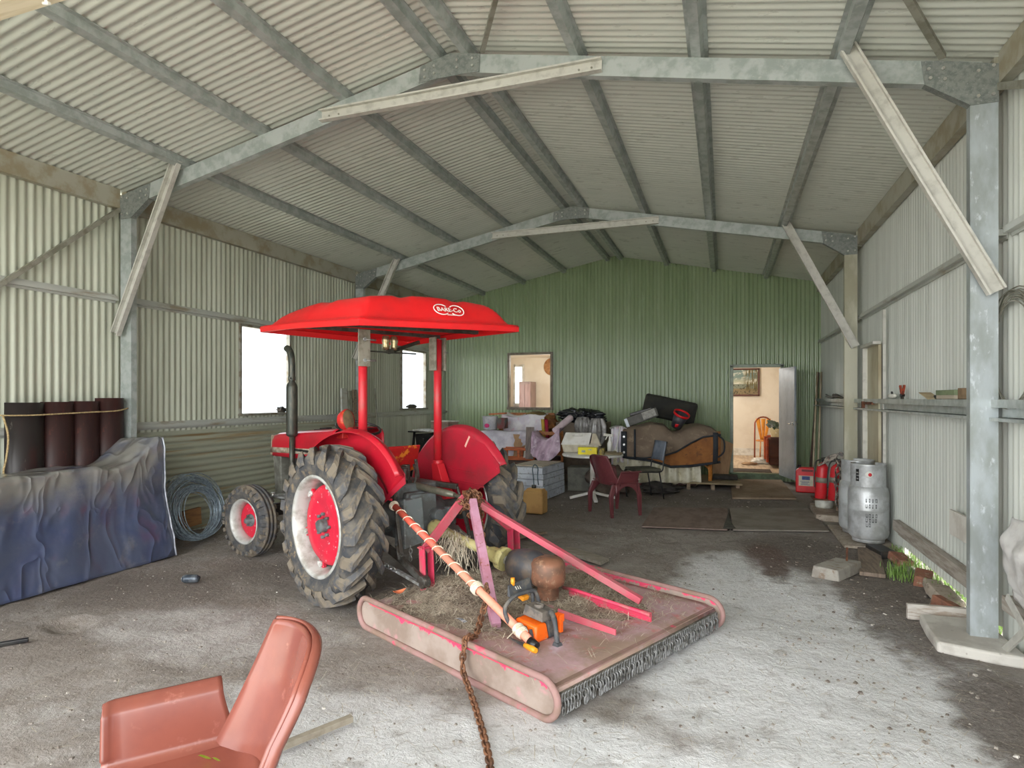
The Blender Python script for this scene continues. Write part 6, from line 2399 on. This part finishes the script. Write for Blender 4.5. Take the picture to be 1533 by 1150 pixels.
mb.box((0, 0, .2), (.5, .4, .4))
tag(mb.build('grey_carton', mat('grey_green_carton', (120, 120, 110), (100, 100, 92), .75, 0, 6), loc=(-2.3, 10.3, -.005), rot=(0, 0, .1), bevel=.005), 'grey-green carton on the floor under the white table', 'box')
mb = MB()
mb.blob((0, 0, .2), (.36, .28, .26), .3, 2.4, 5, 4, flat=.2)
tag(mb.build('brown_sack', fabric('brown_hessian', (112, 98, 88), (88, 76, 68)), loc=(-1.82, 10.0, .0)), 'slumped brown sack on the floor under the table', 'sack')
mb = MB()
mb.blob((0, 0, .08), (.3, .2, .09), .4, 2.4, 15, 4, flat=.075)
tag(mb.build('dark_bundle', fabric('dark_bundle_cloth', (66, 62, 58), (50, 46, 44)), loc=(-1.0, 10.35, .0)), 'dark bundle on the floor below the black chair', 'bundle')
# white round table
RT = thing('round_table', 'white round plastic table with boxes and clutter on top', 'table', (-1.95, 9.38, -.005), 0)
M_WPL = mat('white_plastic', (232, 230, 226), (214, 210, 202), .4, 0, 6, c3=(176, 164, 148), s3=14, lo3=.62, hi3=.74)
mb = MB()
mb.lathe([(0, .69), (.44, .69), (.465, .675), (.475, .685), (.475, .705), (.46, .715), (0, .715)], Matrix(), 56)
mb.build('tabletop', M_WPL, RT)
mb = MB()
mb.tube([(0, 0, .69), (0, 0, .5), (0, 0, .08)], [.05, .035, .045], 14)
mb.build('pedestal', M_WPL, RT)
for k in range(4):
    a = R(20+90*k)
    mb = MB()
    mb.bar((.03*cos(a), .03*sin(a), .1), (.36*cos(a), .36*sin(a), .02), .06, .04)
    mb.build('foot', M_WPL, RT, bevel=.008)
TZ = .712
YB_ = thing('yellow_box', 'bright yellow box near the front of the white table', 'box', (-1.98, 9.18, TZ), R(3))
mb = MB()
mb.box((0, 0, .055), (.29, .12, .11))
mb.build('box_body', mat('bright_yellow_card', (236, 222, 20), (226, 206, 30), .5, 0, 6), YB_, bevel=.003)
mb = MB()
mb.box((-.06, -.0615, .05), (.06, .002, .03))
mb.box((.04, -.0615, .075), (.05, .002, .015))
mb.build('box_print', mat('pale_grey_print', (186, 190, 160), (150, 160, 150), .6, 0, 30), YB_)
mb = MB()
mb.box((0, 0, .05), (.07, .12, .1))
tag(mb.build('olive_tin', mat('yellow_olive_tin', (150, 132, 50), (96, 84, 44), .5, .1, 20), loc=(-1.76, 9.2, TZ), bevel=.003), 'olive-yellow tin beside the yellow box', 'tin')
TB = thing('storage_tub', 'cream storage tub with a white lid leaning up on the table', 'tub', (-2.2, 9.55, TZ), R(3))
mb = MB()
mb.hexa([(-.24, -.1, 0), (.3, -.1, 0), (.3, .1, 0), (-.24, .1, 0), (-.27, -.12, .13), (.34, -.12, .13), (.34, .12, .13), (-.27, .12, .13)])
mb.build('tub_body', mat('cream_tub_plastic', (204, 196, 178), (184, 174, 154), .45, 0, 8), TB, bevel=.01)
mb = MB()
mb.hexa([(-.28, -.125, .12), (.17, -.125, .12), (.17, -.105, .12), (-.28, -.105, .12), (-.22, -.02, .31), (.2, -.02, .31), (.2, 0, .31), (-.22, 0, .31)])
mb.build('tub_lid', M_WPL, TB, bevel=.006)
mb = MB()
mb.hexa([(.19, -.11, .11), (.36, -.1, .11), (.36, 0, .11), (.19, 0, .11), (.21, .0, .3), (.27, .0, .3), (.27, .02, .3), (.21, .02, .3)])
mb.build('tub_side', bpy.data.materials['cream_tub_plastic'], TB, bevel=.004)
mb = MB()
mb.box((.0, -.0, .26), (.16, .03, .05), (-.5, 0, 0))
mb.move((-.02, -.06, .02))
mb.build('handle_notch', M_WPL, TB, bevel=.008)
for k, (x, y, l, rz, lb) in enumerate(((-1.66, 9.35, .36, .15, 'longest wood offcut on the right half of the white table'), (-1.62, 9.2, .3, -.1, 'front wood offcut at the right edge of the white table'), (-1.72, 9.48, .26, .5, 'short wood offcut behind the others on the table'))):
    mb = MB()
    mb.box((0, 0, .014+.0*k), (l, .05, .025))
    tag(mb.build('wood_offcut', mat('olive_brown_offcut', (136, 122, 92), (108, 96, 72), .8, 0, 7, stretch=(1, 6, 6)), loc=(x, y, TZ+.001), rot=(0, 0, rz), bevel=.002), lb, 'wood', 'wood offcuts on the table')
SB = thing('spray_bottle', 'white spray bottle among the clutter at the back of the table', 'bottle', (-1.72, 9.62, TZ), 0)
mb = MB()
mb.lathe([(0, 0), (.04, 0), (.042, .14), (.02, .2), (.015, .26), (0, .26)], Matrix(), 18)
mb.build('bottle_body', M_WPL, SB)
mb = MB()
mb.bar((-.1, 0, .28), (.05, 0, .27), .03, .04)
mb.bar((-.04, 0, .26), (-.07, 0, .2), .012, .02)
mb.build('spray_head', M_WHITE, SB, bevel=.004)
mb = MB()
mb.cyl((0, 0, 0), (.06, .1, .4), .008, 8)
tag(mb.build('white_stick', M_WHITE, loc=(-1.63, 9.62, TZ)), 'thin white stick upright beside the spray bottle', 'stick')
# sofa with a pleated cream cover
SO = thing('sofa', 'old sofa under a loose pleated cream cover at the back wall', 'sofa', (-1.12, 11.15, -.005), R(14))
mb = MB()
mb.box((.0, .1, .3), (1.25, .75, .5))
mb.build('sofa_base', mat('dark_red_brown_sofa', (76, 46, 44), (58, 38, 36), .8, 0, 6), SO, bevel=.03)
mb = MB()
def cover(u, v):
    x = -.86 + 1.52*u
    amp = .03 + .03*v
    pl = sin(u*46 + 2*noise.noise(Vector((u*4, 0, 1))))*amp + .03*sin(u*13+v*2)*v
    if v < .75:
        t = v/.75
        z = .66 - .56*(1-t) if False else .66 - .58*t + .03*sin(u*8)*t
        y = -.34 - .05*t - pl
    else:
        t = (v-.75)/.25
        z, y = 0, 0
    return Vector((x, y, z))
mb.patch(lambda u, v: cover(u, v*.75), 130, 16)
mb.patch(lambda u, v: Vector((-.86+1.52*u, -.34+.85*v - (1-v)*sin(u*46 + 2*noise.noise(Vector((u*4, 0, 1))))*.03, .66+.02*noise.noise(Vector((u*5, v*5, 3))))), 130, 6)
mb.build('sofa_cover', M_CRM, SO, solid=.006, weld=True)
mb = MB()
def arm_cover(u, v):
    x = -.86 + .3*u
    return Vector((x, -.3 - .04*sin(u*22) - .06*v, 1.08 - .05*abs(2*u-1)**2 - .62*v))
mb.patch(arm_cover, 50, 12)
mb.patch(lambda u, v: Vector((-.86+.3*u, -.3+.5*v-.04*sin(u*22)*(1-v), 1.08-.05*abs(2*u-1)**2)), 50, 4)
mb.build('arm_cover', M_SHW, SO, solid=.006, weld=True)
mb = MB()
mb.box((-.7, .0, .55), (.22, .5, 1.0))
mb.build('sofa_arm', bpy.data.materials['dark_red_brown_sofa'], SO, bevel=.03)
# horse rug folded on the sofa
HR = thing('horse_rug', 'brown canvas horse rug with dark bound edges folded over the sofa', 'rug', (-.93, 11.05, 0), R(9))
M_RUGU = fabric('grey_brown_canvas', (128, 112, 96), (112, 96, 82), (142, 126, 108), scale=3)
M_RUGL = fabric('tan_canvas', (164, 108, 58), (140, 90, 50), (126, 84, 52), scale=4)
M_BIND = fabric('dark_grey_binding', (52, 56, 62), (40, 42, 48))
def topz(u):       # top outline of the heap
    return interp([(0, 1.06), (.12, 1.10), (.3, 1.17), (.44, 1.14), (.52, 1.02), (.58, 1.02), (.68, 1.12), (.82, 1.15), (.94, 1.1), (1, 1.0)], u)
def botz(u):
    return interp([(0, .56), (.3, .50), (.5, .40), (.7, .42), (.9, .47), (1, .5)], u)
def edgez(u):      # lower edge of the upper flap
    return interp([(0, .56), (.22, .545), (.4, .58), (.55, .66), (.7, .82), (.82, .92), (1, .96)], u)
def rx(u): return -.8 + 1.62*u
def bulge(u, z): return .08*sin(PI*max(0, min(1, (z-.45)/.7)))
mb = MB()
def low(u, v):
    z = botz(u) + (edgez(u)+.06-botz(u))*v
    return Vector((rx(u), -.36 - bulge(u, z)*.7 + .015*noise.noise(Vector((u*5, v*3, 1))), z))
mb.patch(low, 40, 10)
mb.build('lower_fold', M_RUGL, HR, solid=.015)
mb = MB()
def up(u, v):
    if v < .6:
        t = v/.6
        z = edgez(u) + (topz(u)-.05-edgez(u))*t
        return Vector((rx(u), -.385 - bulge(u, z)*.8 + .02*noise.noise(Vector((u*5, v*4, 6))) + .08*t**3, z))
    t = (v-.6)/.4
    return Vector((rx(u), -.31 + .62*t, topz(u) - .05*(1-t)**2 + .02*noise.noise(Vector((u*6, v*6, 9))) - .04*t))
mb.patch(up, 60, 30)
mb.build('upper_fold', M_RUGU, HR, solid=.02)
mb = MB()
mb.tube([low(k/40, 0) + Vector((0, -.01, .0)) for k in range(41)], .022, 8)
mb.build('lower_binding', M_BIND, HR)
mb = MB()
mb.tube([up(k/40, 0) + Vector((0, -.012, 0)) for k in range(41)], .015, 8)
mb.build('edge_binding', M_BIND, HR)
for (u, w_) in ((.012, .05), (.125, .018), (.945, .04)):
    mb = MB()
    n = 10
    z1 = edgez(u)+.05 if u > .9 else topz(u)-.06
    z0 = botz(u) if u > .9 else botz(u)
    L_, R_ = [], []
    for k in range(n+1):
        z = z0 + (z1-z0)*k/n
        y = -.41 - bulge(u, z)*.85
        L_.append(mb.b.verts.new((rx(u)-w_, y, z)))
        R_.append(mb.b.verts.new((rx(u)+w_, y, z)))
    for k in range(n):
        mb.face([L_[k], R_[k], R_[k+1], L_[k+1]], True)
    sp = mb.build('binding_strap', M_BIND, HR, solid=.012)
    if u < .05:
        for k in range(3):
            mb = MB()
            z = z0 + (z1-z0)*(.2+.3*k)
            mb.cyl((rx(u), -.42-bulge(u, z)*.85, z), (rx(u), -.435-bulge(u, z)*.85, z), .018, 10)
            mb.build('eyelet', M_SILV, sp)
mb = MB()
mb.hexa([(-.77, -.33, .62), (.74, -.33, .62), (.74, .3, .62), (-.77, .3, .62), (-.7, -.28, .96), (.66, -.28, .96), (.66, .3, .96), (-.7, .3, .96)])
mb.build('rug_core', M_RUGL, HR, bevel=.06)
mb = MB()
mb.tube(bez([(.78, -.42, .95), (.87, -.43, .86), (.87, -.43, .68), (.78, -.42, .58)], 6), .014, 8)
mb.build('strap_loop', M_BIND, HR)
# black cushion, device, bucket on the rug
mb = MB()
mb.box((0, 0, 0), (.98, .16, .42), (R(-12), R(12), 0))
tag(mb.build('black_cushion', fabric('black_quilted_cloth', (40, 40, 38), (54, 52, 46)), loc=(-.98, 11.85, 1.37), bevel=.05, ), 'big flat black cushion leaning on the green wall above the horse rug', 'cushion')
DV = thing('machine_case', 'dark grey boxy machine with a pale label tilted on the horse rug', 'machine', (-1.40, 11.2, 1.24), rot=(0, R(-21), R(6)))
mb = MB()
mb.box((0, 0, .0), (.56, .3, .17))
mb.build('case_body', mat('dark_grey_plastic', (72, 70, 64), (88, 86, 78), .5, 0, 7), DV, bevel=.015, seg=3)
mb = MB()
mb.box((.12, -.152, .01), (.24, .006, .13))
mb.build('case_label', mat('pale_grey_label', (168, 166, 160), (140, 138, 132), .6, 0, 20), DV)
mb = MB()
mb.box((-.3, 0, -.01), (.06, .3, .17))
mb.build('case_end', mat('bluish_white_plastic', (216, 224, 236), (190, 198, 212), .35, 0, 9), DV, bevel=.008)
mb = MB()
mb.box((.0, 0, .1), (.4, .26, .05), (0, R(4), 0))
mb.build('case_top', M_BLK, DV, bevel=.01)
BKT = thing('black_bucket', 'black bucket with a red rim tipped over on the horse rug', 'bucket', (-.80, 11.0, 1.07), rot=(R(20), R(24), 0))
mb = MB()
mb.lathe([(0, 0), (.085, 0), (.13, .26), (.125, .26), (.08, .012), (0, .012)], Matrix(), 26)
mb.build('bucket_body', mat('charcoal_plastic', (56, 56, 62), (70, 70, 76), .5, 0, 9), BKT)
mb = MB()
mb.lathe([(.127, .25), (.142, .25), (.145, .29), (.13, .29)], Matrix(), 26, closed_prof=True)
mb.build('bucket_rim', M_RCN, BKT)
mb = MB()
mb.patch(lambda u, v: Vector(((.098+.018*v)*cos(R(-100)+.5*u), (.098+.018*v)*sin(R(-100)+.5*u), .03+.07*v+.02*u)), 6, 3)
mb.build('bucket_mark', M_RCN, BKT, solid=.004)
# cane chair, board, platform to the right
PL = thing('timber_platform', 'low timber platform in front of the green wall beside the door', 'platform', (-.22, 11.5, -.005), R(4))
mb = MB()
for k in range(6):
    mb.box((0, -.5+.2*k, .115), (.95, .17, .03))
mb.build('deck_slats', mat('yellow_grey_timber', (150, 134, 104), (118, 104, 82), .8, 0, 4, stretch=(1, 7, 7)), PL, bevel=.003)
for x in (-.4, 0, .4):
    mb = MB()
    mb.box((x, 0, .05), (.06, 1.15, .1))
    mb.build('bearer', M_TIMB, PL)
CC = thing('cane_chair', 'orange cane chair standing on the timber platform', 'chair', (-.42, 11.35, .125), R(180))
M_CANE = mat('honey_cane', (206, 138, 66), (176, 108, 50), .4, 0, 8)
for (x, y, h) in ((.2, .2, .42), (.2, -.2, .42), (-.2, .2, .62), (-.2, -.2, .62)):
    mb = MB()
    mb.cyl((x, y, 0), (x, y, h), .022, 10)
    mb.cyl((x+.03, y, 0), (x+.03, y, .36), .012, 8)
    mb.build('leg', M_CANE, CC)
mb = MB()
mb.box((0, 0, .38), (.46, .46, .045))
mb.build('seat', M_CANE, CC, bevel=.012)
mb = MB()
for y in (-.2, .2):
    mb.tube(bez([(.2, y, .1), (.14, y, .24), (0, y, .3), (-.14, y, .24), (-.2, y, .1)], 6), .012, 8)
for x in (-.2, .2):
    mb.tube(bez([(x, -.2, .1), (x, -.12, .26), (x, 0, .3), (x, .12, .26), (x, .2, .1)], 6), .012, 8)
mb.tube(bez([(-.2, -.2, .6), (-.24, -.12, .72), (-.25, 0, .76), (-.24, .12, .72), (-.2, .2, .6)], 6), .016, 8)
mb.build('cane_hoops', M_CANE, CC)
mb = MB()
mb.hexa([(-.22, 12.2, .0), (.06, 12.2, .0), (.06, 12.22, .0), (-.22, 12.22, .0), (-.18, 12.46, .84), (.17, 12.46, .69), (.17, 12.48, .69), (-.18, 12.48, .84)])
tag(mb.build('plywood_sheet', mat('pale_plywood', (188, 150, 112), (172, 134, 98), .6, 0, 3, stretch=(6, 1, 1)), bevel=.003), 'pale plywood sheet leaning on the green wall behind the cane chair', 'sheet')
mb = MB()
mb.box((0, 0, .04), (.42, .3, .07))
tag(mb.build('doormat', mat('dark_coir', (44, 42, 40), (60, 56, 50), .9, 0, 20), loc=(.02, 11.5, .127), bevel=.02), 'dark folded mat at the end of the timber platform', 'mat')
mb = MB()
mb.box((0, 0, .045), (.5, .2, .09))
tag(mb.build('maroon_brick', mat('maroon_block', (104, 66, 60), (84, 60, 54), .85, 0, 9), loc=(-1.0, 10.55, -.005), rot=(0, 0, .3), bevel=.008), 'maroon block on the floor under the cream sofa cover', 'block')
# ------------------------------------------------------------------ seen through the house door and window
PC = thing('framed_picture', 'framed landscape painting of water and trees on the cream wall', 'picture', (.36, RY1-.03, 1.98))
M_PFR = mat('dark_red_brown_frame', (96, 52, 40), (76, 44, 36), .4, 0, 6)
mb = MB()
for (c, s) in (((-.46, 0, 0), (.04, .04, .7)), ((.46, 0, 0), (.04, .04, .7)), ((0, 0, .33), (.96, .04, .04)), ((0, 0, -.33), (.96, .04, .04))):
    mb.box(c, s)
mb.build('frame', M_PFR, PC, bevel=.006)
t = NT('landscape_painting')
x, y, z = t.xyz()
c = t.mix(t.ramp(z, -.02, .14), lin((176, 176, 152)), lin((112, 134, 128)))
c = t.mix(t.ramp(t.noise(5, 5, .6, (1, 1, 2)), .5, .62), c, lin((206, 206, 190)))
c = t.mix(t.ramp(z, -.03, -.06), c, lin((120, 128, 112)))
c = t.mix(t.ramp(z, -.14, -.18), c, lin((132, 116, 84)))
tr = t.math('MULTIPLY', t.ramp(x, .06, .2), t.ramp(t.noise(9, 5, .65, (3, 1, .5)), .42, .56))
c = t.mix(t.math('MULTIPLY', tr, t.ramp(z, -.24, -.2)), c, lin((104, 92, 52)))
c = t.mix(t.math('MULTIPLY', t.ramp(z, -.05, -.08), t.ramp(t.noise(14, 4, .6, off=(5, 5, 5)), .52, .62)), c, lin((70, 66, 48)))
t.col(c)
t.rough(.6)
mb = MB()
mb.box((0, -.0, 0), (.9, .02, .64))
mb.build('canvas', t.m, PC)
WC2 = thing('bentwood_chair', 'orange bentwood chair against the cream wall inside the room', 'chair', (.93, 15.6, FZ), R(-80))
mb = MB()
pts = [(-.2, .2, .0), (-.2, .2, .5), (-.21, .195, .8)] + [(-.22, .195*cos(PI*k/12), .8+.19*sin(PI*k/12)) for k in range(1, 12)] + [(-.21, -.195, .8), (-.2, -.2, .5), (-.2, -.2, 0)]
mb.tube(pts, .018, 8)
mb.build('back_hoop', mat('red_brown_cane', (150, 70, 40), (130, 60, 40), .4), WC2)
for k in range(3):
    mb = MB()
    y = -.09+.09*k
    mb.patch(lambda u, v, y=y: Vector((-.215, y*(.5+.9*u)+(.03+.035*u)*(v-.5)*1.5, .45+.5*u)), 10, 3)
    mb.build('back_slat', mat('bright_orange_wood', (236, 160, 56), (220, 140, 50), .4) if k == 0 else bpy.data.materials['bright_orange_wood'], WC2, solid=.012)
mb = MB()
mb.lathe([(0, .45), (.21, .45), (.22, .435), (.21, .42), (0, .42)], Matrix(), 24)
mb.build('seat', M_CANE, WC2)
for y in (-.16, .16):
    mb = MB()
    mb.cyl((.17, y, 0), (.15, y*.9, .43), .016, 8)
    mb.build('leg', M_CANE, WC2)
AR = thing('orange_armchair', 'dark orange upholstered armchair with clothes piled on it inside the room', 'armchair', (1.28, 14.0, FZ), R(180))
M_ORV = fabric('burnt_orange_velour', (170, 74, 30), (120, 48, 24))
M_BRV = fabric('dark_brown_velour', (70, 36, 24), (56, 30, 22))
mb = MB()
mb.box((0, 0, .25), (.8, .75, .4))
mb.build('armchair_base', M_BRV, AR, bevel=.04, seg=3)
for s in (-1, 1):
    mb = MB()
    mb.box((0.02, s*.36, .42), (.82, .16, .44))
    mb.build('armrest', M_BRV if s > 0 else M_ORV, AR, bevel=.07, seg=4)
    mb = MB()
    mb.box((.43, s*.36, .36), (.05, .17, .5))
    mb.build('arm_front', M_ORV, AR, bevel=.024, seg=3)
mb = MB()
mb.box((-.32, 0, .62), (.2, .6, .5))
mb.build('backrest', M_ORV, AR, bevel=.06, seg=3)
mb = MB()
mb.blob((0, 0, 0), (.36, .36, .28), .2, 1.6, 2, 4)
tag(mb.build('clothes_pile', fabric('khaki_cloth', (176, 160, 120), (150, 136, 100), (206, 200, 186)), loc=(1.28, 13.98, FZ+.7)), 'khaki clothes heaped on the orange armchair', 'clothes')
mb = MB()
mb.blob((0, 0, 0), (.2, .3, .1), .35, 2.2, 7, 4)
tag(mb.build('green_garment', fabric('dark_green_cloth', (70, 84, 64), (96, 100, 96), (150, 146, 150)), loc=(1.05, 14.05, FZ+.82), rot=(0, .7, 0)), 'dark green garment on the door-side edge of the clothes heap', 'garment')
mb = MB()
mb.blob((0, 0, .05), (.18, .14, .08), .5, 2.5, 3, 4, flat=.04)
tag(mb.build('white_plastic_bag', M_WHITE, loc=(.75, 14.4, FZ)), 'crumpled white bag on the room floor before the armchair', 'bag')
mb = MB()
mb.blob((0, 0, .02), (.16, .1, .035), .5, 3, 9, 3, flat=.02)
tag(mb.build('brown_litter', M_CARD, loc=(.52, 14.1, FZ)), 'brown litter on the room floor beside the white bag', 'litter')
mb = MB()
mb.box((0, 0, .006), (.75, .5, .012))
tag(mb.build('dark_doormat', mat('dark_brown_coir', (70, 58, 48), (56, 46, 40), .9, 0, 20), loc=(.5, 12.98, FZ), bevel=.003), 'dark brown mat just inside the doorway', 'mat')
# furniture glimpsed through the house window
WD = thing('brown_wardrobe', 'dull mauve-brown wardrobe seen through the house window', 'wardrobe', (-5.17, 16.05, FZ))
mb = MB()
mb.box((0, 0, .95), (.34, .5, 1.9))
mb.build('wardrobe_body', mat('mauve_brown_wood', (150, 128, 122), (130, 110, 106), .5, 0, 3, stretch=(6, 6, 1)), WD, bevel=.01)
mb = MB()
for x in (-.082, .082):
    mb.box((x, -.255, .95), (.15, .015, 1.76))
    mb.build('wardrobe_door', mat('pinkish_brown_wood', (168, 138, 132), (150, 122, 118), .5, 0, 3, stretch=(6, 6, 1)) if x < 0 else bpy.data.materials['pinkish_brown_wood'], WD, bevel=.004)
    mb = MB()
WG = thing('dark_bookcase', 'dark grey bookcase below the bright far window of the room', 'bookcase', (-5.68, 16.05, FZ))
mb = MB()
mb.box((0, .1, .6), (.6, .3, 1.2))
mb.build('bookcase_body', mat('grey_brown_stain', (110, 98, 98), (92, 82, 82), .5, 0, 4), WG, bevel=.006)
mb = MB()
for z in (.3, .6, .9):
    mb.box((0, -.052, z), (.56, .012, .03))
mb.build('bookcase_shelf', M_MATG, WG)
LMP = thing('straw_plate', 'round woven straw plate hanging on the cream wall inside the house', 'plate', (-4.55, RY1-.02, 2.46))
mb = MB()
mb.lathe([(0, .02), (.1, .03), (.24, .012), (.25, 0)], Matrix.Rotation(PI/2, 4, 'X'), 32)
mb.build('woven_plate', mat('woven_straw', (180, 132, 84), (150, 104, 64), .7, 0, 20), LMP)
# ------------------------------------------------------------------ grit and straw on the dirt floor
random.seed(77)
mb = MB()
def clear(x, y):
    dx, dy = x+2.56, y-4.59
    fx, fy = dx*cos(R(154))+dy*sin(R(154)), -dx*sin(R(154))+dy*cos(R(154))
    return not (-2.4 < fx < -.5 and -.98 < fy < .85)
n = 0
while n < 2600:
    x, y = random.uniform(-5.0, 1.6), 1.4 + 9*random.random()**1.8
    dark = x > .6 + .25*sin(y) or (y > 8)
    if not clear(x, y) or (not dark and random.random() < .45):
        continue
    n += 1
    r = random.choice((.004, .005, .006, .007, .009, .012)) * (1.25 if dark else .9)
    z = floor_z(x, y)
    M = Matrix.Rotation(random.uniform(0, 6), 3, 'Z')
    p = [M @ Vector(q) for q in ((-r, -.7*r, -.4*r), (r*.9, -r, -.4*r), (r, r*.8, -.4*r), (-r*.8, r, -.4*r), (-r*.5, -.4*r, r*.6), (r*.6, -.5*r, r*.5), (r*.5, r*.5, r*.7), (-r*.5, r*.6, r*.5))]
    mb.hexa([q*random.uniform(.8, 1.2) + Vector((x, y, z)) for q in p])
tag(mb.build('floor_grit', mat('grit_stones', (150, 142, 134), (104, 94, 86), .9, 0, 3, .4, .6, (206, 200, 192), 5, .56, .66)), 'grit and crumbs of earth scattered over the dirt floor', 'grit', kind='stuff')
mb = MB()
n = 0
while n < 1500:
    if random.random() < .5:
        x, y = random.gauss(-1.4, 1.3), random.gauss(3.6, 1.0)
    elif random.random() < .6:
        x, y = random.gauss(1.05, .35), random.gauss(4.9, 1.4)
    else:
        x, y = random.uniform(-4.6, 1.5), random.uniform(2, 8)
    if not clear(x, y) or x > 1.6 or x < -5 or y < 1.6:
        continue
    n += 1
    blade(mb, Vector((x, y, floor_z(x, y)+.006)), random.uniform(0, 2*PI), random.gauss(0, .04), random.uniform(.03, .13), random.uniform(.0015, .003), random.uniform(0, .006))
tag(mb.build('floor_straw', M_HAY, fix=False), 'single straws strewn over the dirt floor', 'straw', kind='stuff')
